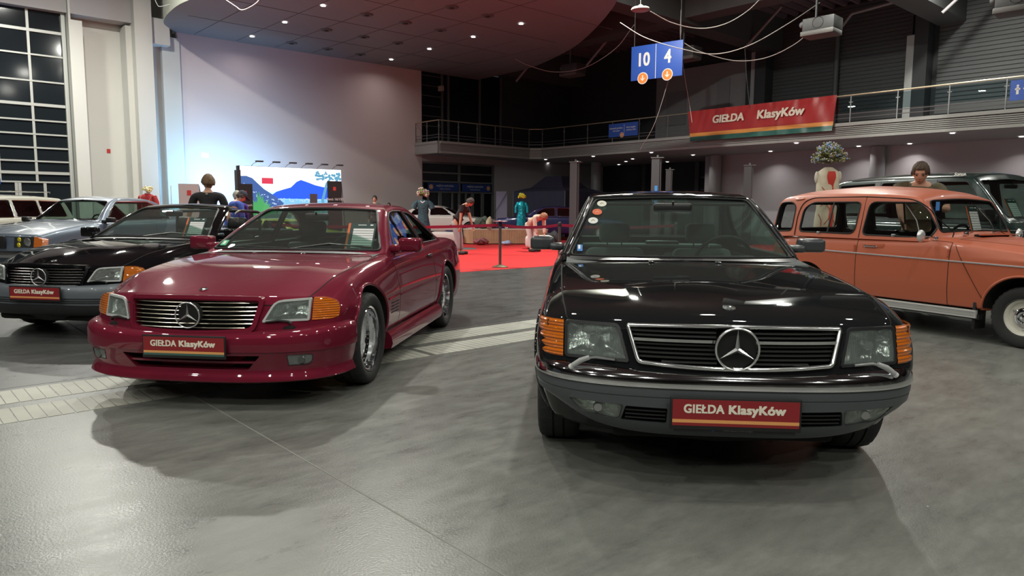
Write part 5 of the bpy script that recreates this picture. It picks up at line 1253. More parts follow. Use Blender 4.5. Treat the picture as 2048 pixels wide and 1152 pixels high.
# ------------------------------------------------------------------ generic saloon / coupe / off-roader shells for the cars behind
def gen_car(root, PNT, xn, tail, wb, hw, lo, belt, hz0, hz1, cowl, trunk, GH, wins, rW=.315, wheelw=.20, style='alloy', arch=.36, low=None, bow=.15, gm=None, chrome=False, seats=True, hoodx=None, nosez=.5, roofmat=None, lamps='rect', dash=None, doors=(), M_low=None):
    xf = lambda y, z: xn - .15*(max(z, nosez) - .6) - bow*(min(abs(y), hw)/hw)**3
    def S(w, zs, hy, hz, cz, l=lo): return [(0, l-.03), (.5, l), (w-.05, l+.02), (w-.012, l+.18), (w, l+(zs-l)*.55), (w-.015, zs-.07), (w-.04, zs), (hy, hz), (.3, hz+(cz-hz)*.85), (0, cz)]
    st = [(-tail, S(hw-.08, trunk-.05, hw-.2, trunk-.02, trunk)), (-tail+.3, S(hw-.02, trunk-.02, hw-.15, trunk+.01, trunk+.03)), (-wb, S(hw, belt-.01, hw-.12, belt+.02, belt+.04)), (cowl-.5, S(hw, belt-.02, hw-.10, belt+.01, belt+.03)),
          (cowl, S(hw, belt-.03, hw-.10, belt, belt+.03)), (0, S(hw, hz1-.04, hw-.12, hz1, hz1+.035)), (xn-.25, S(hw-.02, hz0-.02, hw-.14, hz0+.015, hz0+.04)), (xn, S(hw-.04, hz0-.06, hw-.15, hz0-.03, hz0-.01, lo+.05))]
    def region(x, s):
        if s <= 1: return 4
        if cowl < x < xn and s >= 7: return 1
        for a, b in doors:
            if a < x < b and 2 <= s <= 5: return 2
        return 3 if (x < GH[0][0] and s >= 7) else 0
    br = [cowl, GH[0][0]] + [v for d in doors for v in d]
    me = body_loft(st, [0, .03, .06, .10, .15, .06, .03, .03, .12, 0], xn, xf, xn-.45, breaks=br, region=region, nose_r=.04, nose_k=5, step=.09)
    for x in (0, -wb):
        for s in (1, -1): me = boolean(me, [cylcut(x, rW+.01, arch, *((.50, 1.3) if s == 1 else (-1.3, -.50)), n=32)])
    bv = bvh_of(me); xa, xz = GH[0][0], GH[-1][0]
    cabin = lambda f: f.normal.z > .6 and f.calc_center_median().z > belt-.15 and xa + .12 < f.calc_center_median().x < xz - .12 and abs(f.calc_center_median().y) < hw - .12
    split_slots(me, [PNT, PNT, PNT, PNT, M_DARK, M_DARK], root, {1: ('hood', False), 2: ('door', True), 3: ('trunk_lid', False)}, cabin)
    sh = Shell(GH, r=.05, t=.03, step=.08)
    W = []
    for nm, kind, poly, r_ in wins:
        p = rpoly(poly, r_, 3)
        for s in ((1,) if kind == 'f' else (-1,) if kind == 'r' else (1, -1)): W.append((nm, 'x' if kind in 'fr' else 'y', p, s, gm or M_GLASS))
    glasshouse(root, sh, W, [roofmat or PNT, M_CABIN, M_TRIM], seal=0 if chrome else .008)
    if chrome:
        for w in W: obj('window_trim', MB().tube(sh.loop(w[1], w[2], w[3]), .011, 6, closed=True), M_CHROME, root, ang=60)
    for x, s in ((0, 1), (0, -1), (-wb, 1), (-wb, -1)): wheel(root, x, s*(hw-.01), rW, wheelw, rW*.62, style, n=48)
    if seats: interior(root, cowl-.30, belt-.0, hw-.14, -wb-.1, belt-.02, M_LEATH, bench=-wb+.35, seatx=cowl-1.0)
    return xf, bv, sh
def bumpers(root, xn, hw, z, m, tail, wf=.09):
    cv, xb = bumper_fn(xn, xn-.55, hw+.02, 3); pr = [(z+wf, .06), (z+wf, .01), (z+wf*.4, 0), (z, 0), (z-.02, .01), (z-.02, .06)]
    R = sweep_bumper(cv(xn-.6), pr); obj('bumper', solid_rings(R), m, root, ang=50)
    R2 = [[(-tail + (xn - a) - xn + xn*0 + (-0) + (0 if False else 0) if False else (-tail - (a - xn) - .02), b, c) for a, b, c in r] for r in R]; obj('rear_bumper', solid_rings(R2), m, root, ang=50)
def at_z(px, py, z):
    a = at_px(px, py, 1.0); d = a - Vector((0, 0, CAM_H)); return Vector((0, 0, CAM_H)) + d*((z - CAM_H)/d.z)
def root_at(name, label, world, local, deg, cat='car', z=0):
    a = rad(deg); return empty(name, (world[0] - local[0]*cos(a) + local[1]*sin(a), world[1] - local[0]*sin(a) - local[1]*cos(a), z), a, label, cat)
def build_rangy():
    PNT = paint('british_green', (.012, .030, .027), .2, .25)
    w = at_z(1950, 348, 1.76); root = root_at('dark_green_suv', 'tall dark green four-wheel-drive car standing behind the salmon hatchback', w, (-1.15, -.62), -67)
    GH = [(-3.62, (.80, 1.10), (.72, 1.14), 1.16), (-3.58, (.84, 1.08), (.66, 1.50), 1.56), (-3.50, (.86, 1.08), (.635, 1.68), 1.74), (-3.3, (.87, 1.08), (.63, 1.73), 1.80), (-2.4, (.87, 1.08), (.64, 1.755), 1.83), (-1.5, (.87, 1.08), (.635, 1.75), 1.82), (-1.18, (.87, 1.08), (.63, 1.72), 1.785), (-1.0, (.87, 1.08), (.655, 1.58), 1.64), (-.70, (.86, 1.08), (.74, 1.28), 1.33), (-.50, (.85, 1.08), (.81, 1.11), 1.17), (-.42, (.50, 1.12), (.48, 1.125), 1.135)]
    wins = [('windscreen', 'f', [(.72, 1.17), (.60, 1.67), (0, 1.70), (-.60, 1.67), (-.72, 1.17), (0, 1.19)], .05), ('rear_window', 'r', [(.66, 1.20), (.58, 1.62), (-.58, 1.62), (-.66, 1.20)], .05),
            ('side_window', 's', [(-.80, 1.13), (-1.12, 1.56), (-1.22, 1.66), (-1.66, 1.67), (-1.66, 1.13)], .04), ('side_window', 's', [(-1.78, 1.13), (-1.78, 1.67), (-2.58, 1.67), (-2.62, 1.13)], .04), ('side_window', 's', [(-2.74, 1.13), (-2.70, 1.67), (-3.38, 1.65), (-3.44, 1.13)], .04)]
    xf, bv, sh = gen_car(root, PNT, .80, 3.75, 2.745, .92, .38, 1.10, .96, 1.06, -.42, 1.05, GH, wins, .36, .24, arch=.43, bow=.12, doors=((-1.72, -.55), (-2.62, -1.72)), nosez=.7)
    for s in (1, -1):
        g = MB()
        for x in (-1.72, -2.66): 
            L = [hity(sh.bvh, x, z, s)[0] for z in (1.10, 1.3, 1.5, 1.70)]; g.tube([p + Vector((0, s*.002, 0)) for p in L if p], .05, 4, prof=[(-1, -.05), (1, -.05), (1, .05), (-1, .05)], up=(0, s, 0))
        obj('door_pillar', g, M_TRIM, root, ang=None)
        mirror_door(root, -.72, s*1.10, 1.20, .24, .17, M_BLACK, .12)
        L = on_side(bv, [(-3.4, 1.045), (.4, 1.0)], s, .004, 20); obj('chrome_strip', MB().tube(L, .007, 6), M_SATIN, root, ang=60)
        obj('roof_rail', MB().tube([hity(sh.bvh, x, 1.73, s)[0] or Vector((x, s*.64, 1.73)) for x in np.linspace(-3.2, -1.3, 8)], .012, 6), M_TRIM, root)
    bumpers(root, .88, .90, .50, M_TRIM, 3.75, .14)
    mirror_in(root, -1.05, 1.60, .26)
    text('lettering', 'Sonus.', .05, M_LETTER, root, (-1.33, -.668, 1.745), (rad(62), 0, 0), bold=.05)
    obj('grille', MB().box((.80, 0, .84), (.03, 1.0, .16), 0, .01), M_BLACK, root)
    for s in (1, -1): obj('headlight', MB().box((.76, s*.66, .84), (.04, .26, .16), 0, .02), M_REFL, root)
    return root
def build_c123():
    PNT = paint('greyblue_paint', (.13, .165, .215), .3, .35)
    w = at_z(73, 484, .665); root = root_at('grey_blue_coupe', 'light grey-blue metallic coupe with chrome window trim and yellow fog lamps', w, (.68, .80), -103)
    GH = [(-3.0, (.70, .98), (.66, 1.0), 1.01), (-2.75, (.76, .95), (.63, 1.12), 1.15), (-2.4, (.78, .95), (.585, 1.32), 1.35), (-2.1, (.78, .95), (.57, 1.385), 1.42), (-1.5, (.78, .95), (.57, 1.40), 1.44), (-1.22, (.78, .95), (.585, 1.36), 1.395), (-.95, (.79, .95), (.65, 1.18), 1.22), (-.68, (.80, .93), (.745, .98), 1.03), (-.58, (.55, .96), (.52, .965), .985)]
    wins = [('windscreen', 'f', [(.68, .995), (.55, 1.335), (0, 1.36), (-.55, 1.335), (-.68, .995), (0, 1.01)], .04), ('rear_window', 'r', [(.60, 1.04), (.52, 1.31), (-.52, 1.31), (-.60, 1.04)], .04), ('side_window', 's', [(-.86, .985), (-1.10, 1.20), (-1.30, 1.335), (-2.10, 1.34), (-2.38, 1.24), (-2.58, 1.0)], .05)]
    xf, bv, sh = gen_car(root, PNT, .78, 3.85, 2.71, .893, .22, .96, .80, .90, -.60, .93, GH, wins, .315, .19, bow=.14, chrome=True, doors=((-2.0, -.80),), nosez=.5)
    P = lambda y, z, o: (xf(y, z) + o, y, z)
    for s in (1, -1):
        h = MB(); q = [(s*.45, .575), (s*.76, .575), (s*.76, .745), (s*.45, .745)]; h.prism([P(y, z, -.02) for y, z in q], [P(y, z, .012) for y, z in q]); ho = obj('headlight', h, M_TRIM, root)
        for yy, m_ in ((.53, mat('fog_yellow', (.75, .62, .03), .15, .3, coat=1)), (.66, M_REFL)):
            for zz in ((.615, .70) if yy == .53 else (.66,)):
                rr = .04 if yy == .53 else .075; obj('lamp', MB().lathe([(0, .022), (rr*.7, .018), (rr, .008)], 20, c=P(s*yy, zz, 0), ax='x'), m_, ho, ang=60)
        q = [(s*.765, .575), (s*.875, .59), (s*.885, .70), (s*.80, .745), (s*.765, .745)]; t = MB(); t.prism([(xf(y, z) - .12, y*.985, z) for y, z in q], [P(y, z, .014) for y, z in q]); obj('turn_signal', t, M_AMBER, root, ang=30)
        mirror_door(root, -.78, s*1.0, 1.0, .15, .09, M_BLACK, .11)
        L = on_side(bv, [(-3.6, .62), (.4, .60)], s, .004, 20); obj('side_moulding', MB().tube(L, .012, 6), M_BLACK, root, ang=60)
    obj('grille', MB().box((.80, 0, .66), (.03, .62, .20), 0, .01), M_BLACK, root); obj('wiper', MB().tube([(-.62, -.1, .985), (-.66, .3, 1.02)], .007, 6).tube([(-.62, .3, .985), (-.68, .62, 1.02)], .007, 6), M_BLACK, root)
    bumpers(root, .90, .87, .43, M_CHROME, 3.85); return root
def build_wagon():
    PNT = paint('ivory_paint', (.50, .49, .42), 0, .35)
    w = at_z(0, 388, 1.50); root = root_at('white_estate_car', 'ivory estate car with chrome roof rack at the far left edge', (w[0]*1.0, w[1]), (-1.6, .55), -100)
    GH = [(-3.45, (.74, .96), (.70, 1.0), 1.02), (-3.35, (.78, .95), (.62, 1.30), 1.33), (-3.2, (.78, .95), (.60, 1.42), 1.46), (-2.0, (.78, .95), (.60, 1.45), 1.50), (-1.45, (.78, .95), (.60, 1.44), 1.49), (-1.15, (.78, .95), (.61, 1.37), 1.41), (-.90, (.79, .95), (.67, 1.18), 1.22), (-.66, (.80, .93), (.745, .98), 1.03), (-.58, (.55, .96), (.52, .965), .985)]
    wins = [('windscreen', 'f', [(.68, 1.0), (.56, 1.36), (-.56, 1.36), (-.68, 1.0)], .04), ('side_window', 's', [(-.86, .985), (-1.05, 1.20), (-1.22, 1.36), (-1.72, 1.37), (-1.72, .99)], .04), ('side_window', 's', [(-1.80, .99), (-1.80, 1.37), (-2.45, 1.37), (-2.45, .99)], .04), ('side_window', 's', [(-2.53, .99), (-2.53, 1.37), (-3.15, 1.35), (-3.22, .99)], .04)]
    gen_car(root, PNT, .78, 3.85, 2.71, .89, .22, .96, .80, .90, -.60, .93, GH, wins, .315, .19, bow=.14, chrome=True, gm=M_GLASSD, doors=((-1.76, -.80), (-2.49, -1.76)))
    g = MB()
    for s in (1, -1): g.tube([(-3.0, s*.52, 1.53), (-3.0, s*.52, 1.57), (-1.35, s*.52, 1.57), (-1.35, s*.52, 1.52)], .010, 6)
    for x in (-2.9, -2.3, -1.7, -1.4): g.tube([(x, -.52, 1.57), (x, .52, 1.57)], .009, 6)
    obj('roof_rack', g, M_CHROME, root, ang=60); bumpers(root, .90, .87, .43, M_CHROME, 3.85); return root
def build_far():
    PW = paint('cream_white_paint', (.62, .60, .56), 0, .35); PB = paint('navy_paint', (.015, .022, .10), .2, .3)
    GH = [(-2.95, (.72, .96), (.66, .98), .99), (-2.7, (.78, .92), (.60, 1.15), 1.18), (-2.3, (.80, .92), (.57, 1.29), 1.33), (-1.7, (.80, .92), (.56, 1.32), 1.37), (-1.3, (.80, .92), (.57, 1.28), 1.33), (-1.0, (.80, .92), (.62, 1.15), 1.19), (-.62, (.80, .90), (.74, .95), .99), (-.52, (.5, .93), (.48, .935), .95)]
    wins = [('windscreen', 'f', [(.66, .98), (.54, 1.25), (-.54, 1.25), (-.66, .98)], .04), ('rear_window', 'r', [(.58, 1.0), (.52, 1.25), (-.52, 1.25), (-.58, 1.0)], .04), ('side_window', 's', [(-.82, .95), (-1.08, 1.15), (-1.28, 1.265), (-1.75, 1.28), (-1.75, .95)], .04), ('side_window', 's', [(-1.83, .95), (-1.83, 1.28), (-2.25, 1.26), (-2.5, 1.13), (-2.58, 1.02), (-2.45, .95)], .04)]
    for px, D, deg, pn, lab, nm in ((868, 31.5, -6, PW, 'cream white coupe standing sideways behind the wooden planter bench', 'cream_coupe'), (1126, 29.5, -3, PB, 'navy blue coupe with chrome window frames behind the turquoise dress', 'navy_coupe')):
        q = at_px(px, 430, D); r = root_at(nm, lab, (q.x, q.y), (-1.75 if pn is PW else -1.5, 0), deg, z=.009)
        gen_car(r, pn, .95, 4.15, 2.85, .90, .24, .93, .78, .86, -.55, .86, GH, wins, .33, .2, bow=.12, chrome=True, gm=M_GLASSD, doors=((-1.9, -.75),))
        bumpers(r, 1.02, .88, .42, M_CHROME, 4.15)
    # parked cars half seen through the coupe's windows and the rear of the hall
    q = at_px(560, 440, 19.5); r = root_at('yellow_coupe', 'low bright yellow sports car seen only through the windows of the burgundy coupe', (q.x, q.y), (-1.5, 0), -20, z=.009)
    gen_car(r, paint('yellow_paint', (.62, .60, .02), 0, .35), .95, 4.15, 2.85, .90, .24, .93, .78, .86, -.55, .86, GH, wins, .33, .2, bow=.12, gm=M_GLASSD, seats=False); r.scale = (.9, .9, .70)
# ------------------------------------------------------------------ people
def skinned(nodes, edges, sub=2):
    """nodes: [(pos, radius or (rx, ry))]; node 0 is the root"""
    me = bpy.data.meshes.new('sk'); me.from_pydata([n[0] for n in nodes], edges, [])
    def f(o):
        md = o.modifiers.new('s', 'SKIN'); md.use_smooth_shade = True
        for i, n in enumerate(nodes):
            r = n[1]; o.data.skin_vertices[0].data[i].radius = r if isinstance(r, tuple) else (r, r)
        o.data.skin_vertices[0].data[0].use_root = True
        s = o.modifiers.new('u', 'SUBSURF'); s.levels = sub; s.render_levels = sub
    o = bpy.data.objects.new('t', me); COL.objects.link(o)
    bm = bmesh.new(); bm.from_mesh(me); bm.verts.layers.skin.verify(); bm.to_mesh(me); bm.free(); bpy.data.objects.remove(o)
    return modmesh(me, f)
def V(*a): return Vector(a)
def rotY(v, a): return V(v.x*cos(a) + v.z*sin(a), v.y, -v.x*sin(a) + v.z*cos(a))
def headmesh(c, M, k=1.0):
    """face towards +x of M"""
    P = []; nu, nv = 22, 28
    for i in range(nu + 1):
        th = pi*i/nu; row = []
        for j in range(nv):
            ph = 2*pi*j/nv; x, y, z = sin(th)*cos(ph), sin(th)*sin(ph), cos(th)
            rx, ry, rz = .098, .077, .122
            low = max(0, -z); jx = 1 - .18*low*(x < 0) - .06*low; jy = 1 - .34*low**1.3
            q = V(x*rx*jx, y*ry*jy, z*rz)
            if x > .2:
                f = x
                q.x += .022*math.exp(-((y/.16)**2) - ((z + .12)/.20)**2)*f      # nose
                q.x += .008*math.exp(-((y/.35)**2) - ((z + .72)/.18)**2)         # chin
                q.x -= .012*math.exp(-(((abs(y) - .42)/.20)**2) - ((z - .06)/.14)**2)   # eye sockets
                q.x += .005*math.exp(-((y/.30)**2) - ((z + .42)/.10)**2)         # lips
                q.x += .006*math.exp(-((y/.6)**2) - ((z - .26)/.12)**2)          # brow
            if x < -.2 and z < 0: q.x *= .9
            row.append(c + M @ (q*k))
        P.append(row)
    mb = MB().grid(P, 0, cv=True, flip=True)
    for s in (-1, 1):
        e = MB().sph((0, 0, 0), (.018, .008, .032), n=10, k=8); mb.add([c + M @ (V(-.008 + v[0], s*.078 + v[1], -.005 + v[2])*k) for v in e.v], e.f)
    return mb
def hairmesh(c, M, k=1.0, line=.46, back=-.45, puff=.012, seed=1, fringe=.0):
    rnd = random.Random(seed); P = []; nu, nv = 26, 40
    for i in range(nu + 1):
        th = pi*i/nu; row = []
        for j in range(nv):
            ph = 2*pi*j/nv; x, y, z = sin(th)*cos(ph), sin(th)*sin(ph), cos(th)
            lim = line if x > .45 else (back if x < -.1 else line + (back - line)*min(1, (.45 - x)/.55)**.7)
            if x > .1 and abs(y) > .62: lim = min(lim, .12)
            g = puff + .006*sin(ph*9 + th*5) + .004*rnd.random() if z > lim else -.012
            t = (.098 + g)*x, (.077 + g)*y, (.122 + g)*z
            row.append(c + M @ (V(*t)*k))
        P.append(row)
    return MB().grid(P, 0, cv=True, flip=True)
def hand(nodes, edges, wrist, d, palm_n, side, start, curl=.35, s=1.0):
    """five fingers; d points along the hand, palm_n out of the palm, side towards the thumb"""
    d, n, t = d.normalized(), palm_n.normalized(), side.normalized(); i0 = len(nodes)
    nodes.append((wrist + d*.045*s, (.024*s, .016*s))); edges.append((start, i0)); nodes.append((wrist + d*.085*s, (.026*s, .014*s))); edges.append((i0, i0 + 1))
    for q, (off, L) in enumerate(((.030, .072), (.010, .080), (-.010, .075), (-.029, .058))):
        b = wrist + d*.092*s + t*off*s; k = len(nodes); dd = (d + n*curl*.5).normalized(); d2 = (d + n*curl*1.6).normalized()
        nodes += [(b, .0095*s), (b + dd*L*.5*s, .0088*s), (b + dd*L*.5*s + d2*L*.5*s, .0075*s)]; edges += [(i0 + 1, k), (k, k + 1), (k + 1, k + 2)]
    k = len(nodes); nodes += [(wrist + d*.05*s + t*.034*s + n*.006*s, .012*s), (wrist + d*.08*s + t*.052*s + n*.018*s, .0098*s), (wrist + d*.105*s + t*.056*s + n*.026*s, .008*s)]; edges += [(i0, k), (k, k + 1), (k + 1, k + 2)]
def person(label, loc, rz, H=1.8, bend=0.0, neck=0.0, headturn=0.0, arms=None, legs=None, top=(.02, .02, .022), sleeve='short', pants=(.05, .06, .08), shoes=(.02, .02, .02), skin=(.55, .30, .20), hair=(.06, .035, .02), hairk=None, cap=None, hips=.0, shoulder=.19, bulk=1.0, group=None, coat=False, logo=None, nl=.165):
    root = empty('person', loc, rz, label, 'person', group); k = H/1.80
    SK = mat('skin_%d' % int(skin[0]*100), skin, .5); hz = .93 - .10*abs(sin(bend))*.3
    hip = V(hips, 0, hz); tor = lambda h: hip + rotY(V(0, 0, h), bend)
    sp1, sp2, chest, nk = tor(.13), tor(.27), tor(.40), tor(.535)
    hd_dir = rotY(V(0, 0, 1), bend + neck); hc = nk + hd_dir*nl + rotY(V(.02, 0, 0), bend + neck)
    yv = V(0, 1, 0); sh = {s: nk - rotY(V(0, 0, .055), bend) + yv*s*shoulder for s in (1, -1)}
    arms = arms or {}; legs = legs or {}
    N = [(hip, (.135*bulk, .105*bulk)), (sp1, (.130*bulk, .095*bulk)), (sp2, (.130*bulk, .095*bulk)), (chest, (.150*bulk, .105*bulk)), (nk - rotY(V(0, 0, .045), bend), (.085, .07)), (nk + hd_dir*.03, (.055, .055)), (nk + hd_dir*.10, (.05, .05))]
    Ed = [(0, 1), (1, 2), (2, 3), (3, 4), (4, 5), (5, 6)]
    T = [(a[0], (a[1][0] + .014, a[1][1] + .014)) for a in N[:4]] + [(N[4][0], (.098, .083))]; TE = [(0, 1), (1, 2), (2, 3), (3, 4)]
    T[0] = (T[0][0], (.152*bulk, .120*bulk)); T.append((hip + V(0, 0, -.09), (.156*bulk, .124*bulk))); T.append((hip + V(0, 0, -.15), (.15*bulk, .12*bulk))); TE += [(0, 5), (5, 6)]
    for s in (1, -1):
        u, f_ = arms.get(s, (V(.05, s*.10, -1), V(.15, s*.02, -1))); el = sh[s] + u.normalized()*.29; wr = el + f_.normalized()*.25
        i = len(N); N += [(sh[s], (.056*bulk, .056*bulk)), ((sh[s] + el)/2, .047*bulk), (el, .040), ((el + wr)/2, .036), (wr, (.027, .022))]; Ed += [(4, i), (i, i+1), (i+1, i+2), (i+2, i+3), (i+3, i+4)]
        dn = f_.normalized(); pn = dn.cross(V(0, 1, 0)); pn = pn if pn.length > .2 else V(1, 0, 0); pn = -pn.normalized() if pn.x > 0 else pn.normalized()
        hand(N, Ed, wr, dn, V(-.2, -s*.9, 0), V(.9, -s*.2, .1), i+4)
        j = len(T); e2 = {'short': .62, 'long': 1.0}[sleeve]
        T += [(sh[s], (.073*bulk, .073*bulk)), (sh[s] + (el - sh[s])*min(e2, 1)*.6, .066*bulk), (sh[s] + (el - sh[s])*e2, .064*bulk)]; TE += [(4, j), (j, j+1), (j+1, j+2)]
        if sleeve == 'long': T += [(wr, .042)]; TE += [(j+2, j+3)]
        kn, an = legs.get(s, (V(hips*.5 + .02, s*.10, .50), V(hips*0 - .02, s*.11, .09)))
        i = len(N); N += [(hip + V(0, s*.09, -.06), .095*bulk), (kn, .062), ((kn + an)/2 + V(-.02, 0, .03), .055), (an, .042), (an + V(.05, 0, -.05), .036), (an + V(.16, 0, -.06), .030)]; Ed += [(0, i)] + [(i+q, i+q+1) for q in range(5)]
    bm = skinned(N, Ed, 2); M = (Matrix.Rotation(headturn, 3, 'Z')); M = Matrix.Rotation(bend + neck, 3, 'Y') @ M
    hm = headmesh(hc, M)
    b = bmesh.new(); b.from_mesh(bm); t_ = hm.mesh(); b.from_mesh(t_); b.to_mesh(bm); b.free()
    S = Matrix.Scale(k, 4)
    def put(n, me, m_, par=root, ang=80):
        if isinstance(me, MB): me = me.mesh(); fixn(me)
        me.transform(S); return obj(n, me, m_, par, ang=180, fix=False)
    body = put('body', bm, SK)
    put('shirt' if not coat else 'jacket', skinned(T, TE, 2), mat('cloth_%s' % str(top), top, .85, bump=('noise', 14, .5, .02)))
    for s in (1, -1):
        pass
    Pn = [(hip, (.145*bulk, .115*bulk)), (hip + V(0, 0, .05), (.14*bulk, .112*bulk))]; PE = [(0, 1)]
    for s in (1, -1):
        kn, an = legs.get(s, (V(hips*.5 + .02, s*.10, .50), V(-.02, s*.11, .09))); j = len(Pn)
        Pn += [(hip + V(0, s*.09, -.08), .112*bulk), (kn, .080), (an + V(0, 0, .01), .066)]; PE += [(0, j), (j, j+1), (j+1, j+2)]
        sm = MB().box((an.x + .065, an.y, .045), (.28, .10, .09), 0, .035, seg=3); put('shoe', sm, mat('shoe_%s' % str(shoes), shoes, .6))
    put('trousers', skinned(Pn, PE, 2), mat('cloth_%s' % str(pants), pants, .9))
    e = MB(); br = MB(); li = MB()
    for s in (1, -1):
        q = MB().sph((0, 0, 0), (.008, .013, .007), n=10, k=6); e.add([hc + M @ (V(.083, s*.031, .008) + Vector(v)) for v in q.v], q.f)
        q = MB().box((0, 0, 0), (.010, .034, .008), 0, .003); br.add([hc + M @ (V(.094, s*.031, .030) + Vector(v)) for v in q.v], q.f)
    q = MB().box((0, 0, 0), (.008, .044, .011), 0, .003); li.add([hc + M @ (V(.092, 0, -.052) + Vector(v)) for v in q.v], q.f)
    put('eyes', e, M_BLACK, body); put('eyebrows', br, mat('hair_%s' % str(hair), hair, .7), body); put('lips', li, mat('lips', (.45, .16, .12), .5), body)
    put('hair', hairmesh(hc, M, **(hairk or {})), mat('hair_%s' % str(hair), hair, .7, bump=('noise', 60, .8)), root)
    if cap:
        P = []
        for i in range(9):
            th = pi*.5*i/8; P.append([hc + M @ V(.112*sin(th)*cos(2*pi*j/24), .094*sin(th)*sin(2*pi*j/24), .035 + .108*cos(th)) for j in range(24)])
        g = MB().grid(P, 0, cv=True, flip=True); q = MB().box((.14, 0, .04), (.11, .14, .012), 0, .005); g.add([hc + M @ Vector(v) for v in q.v], q.f); put('cap', g, mat('cap', cap, .8))
    if logo:
        p = nk - rotY(V(.092, 0, .02), bend) if logo == 'back' else chest + rotY(V(.118*bulk, 0, .06), bend)
        put('shirt_print', MB().sph(tuple(p), (.012, .022, .020), n=10, k=6) if logo == 'back' else MB().box(tuple(p), (.02, .16, .05), 0, .004), mat('shirt_print', (.55, .50, .38) if logo == 'back' else (.30, .28, .22), .7))
    return root
D = lambda x, y, z: V(x, y, z)
q = at_px(1835, 420, 9.35); 
person('man in an olive T-shirt leaning over the salmon hatchback, looking down', (q.x + .02, q.y, 0), rad(-122), 1.99, bend=.27, neck=.16, nl=.14, arms={-1: (D(.35, .10, -.9), D(.65, .25, -.75)), 1: (D(.45, .25, -.75), D(.9, -.2, .05))}, top=(.105, .092, .055), pants=(.05, .05, .05), shoes=(.03, .03, .03), hair=(.07, .045, .028), hairk=dict(line=.50, back=-.30, puff=.014), bulk=1.12, shoulder=.205, logo='front')
q = at_px(417, 420, 11.7)
person('man seen from behind in a black T-shirt, standing by the black convertible', (q.x, q.y, 0), rad(100), 1.80, bend=.02, neck=.10, headturn=.45, arms={1: (D(.10, .35, -1), D(.25, .30, -.9)), -1: (D(.10, -.30, -1), D(.1, -.12, -1))}, top=(.018, .018, .020), hair=(.15, .085, .04), hairk=dict(line=.3, back=-.25, puff=.024), bulk=1.05, shoulder=.205, logo='back')
q = at_px(458, 420, 14.6)
person('man in a blue jacket and dark cap, bent forward left of the light box', (q.x, q.y, 0), rad(50), 1.70, bend=.35, neck=.30, arms={}, top=(.05, .10, .42), sleeve='long', hair=(.08, .06, .05), cap=(.02, .025, .05), coat=True)
q = at_px(490, 420, 15.3)
person('person in a purple-blue patterned jacket beside the man with the cap', (q.x - .15, q.y, 0), rad(140), 1.62, top=(.05, .03, .25), sleeve='long', hair=(.45, .42, .36), coat=True)
q = at_px(920, 430, 19.5)
person('man in a black T-shirt and grey shorts bending forward on the red carpet', (q.x, q.y, 0), rad(-20), 1.74, bend=.55, neck=.35, arms={1: (D(.30, .05, -1), D(.30, 0, -1)), -1: (D(-.05, -.05, -1), D(-.10, -.1, -1))}, hips=-.12, top=(.018, .018, .02), pants=(.32, .33, .34), hair=(.05, .035, .03))
q = at_px(1068, 440, 21)
person('person in a cream patterned outfit bent far over behind the belt barrier', (q.x, q.y, 0), rad(-50), 1.66, bend=1.15, neck=.35, arms={1: (D(.1, 0, -1), D(.2, -.15, -.9)), -1: (D(.1, 0, -1), D(.2, .15, -.9))}, hips=-.20, top=(.62, .48, .40), sleeve='long', pants=(.55, .50, .48), hair=(.30, .13, .07), hairk=dict(line=.1, back=-.75, puff=.022))
q = at_px(750, 430, 26)
person('dark-haired man in a grey jacket far behind the burgundy roof', (q.x, q.y, 0), rad(-90), 1.72, top=(.10, .09, .09), sleeve='long', hair=(.02, .018, .018), coat=True)
q = at_px(778, 430, 29)
person('person with dark hair, only the head showing above the burgundy roof', (q.x, q.y, 0), rad(-90), 1.48, top=(.04, .04, .05), hair=(.03, .025, .022))

# ------------------------------------------------------------------ dress forms with flower heads
def ring_loft(rows, n=28, m=0, fold=0, nf=9):
    """rows: (z, rx, ry, cx)"""
    P = []
    for z, rx, ry, cx in rows:
        P.append([(cx + (rx + fold*(rows[0][0]-z)*sin(nf*2*pi*j/n))*cos(2*pi*j/n), (ry + fold*(rows[0][0]-z)*sin(nf*2*pi*j/n))*sin(2*pi*j/n), z) for j in range(n)])
    return MB().grid(P, m, cv=True)
def bouquet(root, z, r, cols, n=60, seed=3, stem=(.10, .16, .05), spiky=False):
    rnd = random.Random(seed); g = MB(); L = MB()
    for i in range(n):
        a, u = rnd.random()*2*pi, rnd.random(); d = V(cos(a)*sin(u*1.9), sin(a)*sin(u*1.9), cos(u*1.9)*.9 + .1); rr = r*(.55 + .5*rnd.random()); p = V(0, 0, z) + d*rr
        L.tube([(0, 0, z - r*.3), p], .004, 4)
        if spiky:
            for q in range(5): g.sph(tuple(p + d*.02*q + V(rnd.uniform(-1, 1), rnd.uniform(-1, 1), rnd.uniform(-1, 1))*.014), .010 + .004*rnd.random(), rnd.randrange(len(cols)), n=6, k=4)
        else:
            w = .030 + .02*rnd.random(); mi = rnd.randrange(len(cols))
            for q in range(5): 
                b = 2*pi*q/5; t1, t2 = d.orthogonal().normalized(), d.cross(d.orthogonal()).normalized(); g.sph(tuple(p + (t1*cos(b) + t2*sin(b))*w*.7), (w*.7, w*.7, w*.5), mi, n=6, k=4)
        q = p*.9 + V(0, 0, z)*.1; g2 = d.orthogonal().normalized()*.03; L.add([q, q + g2 + d*.03, q + d*.07, q - g2 + d*.03], [(0, 1, 2, 3)])
    obj('flower_stems', L, mat('leaf_green_%d' % seed, stem, .7), root, ang=60, fix=False); obj('flowers', g, [mat('petal_%s' % str(c), c, .7) for c in cols], root, ang=80, fix=False)
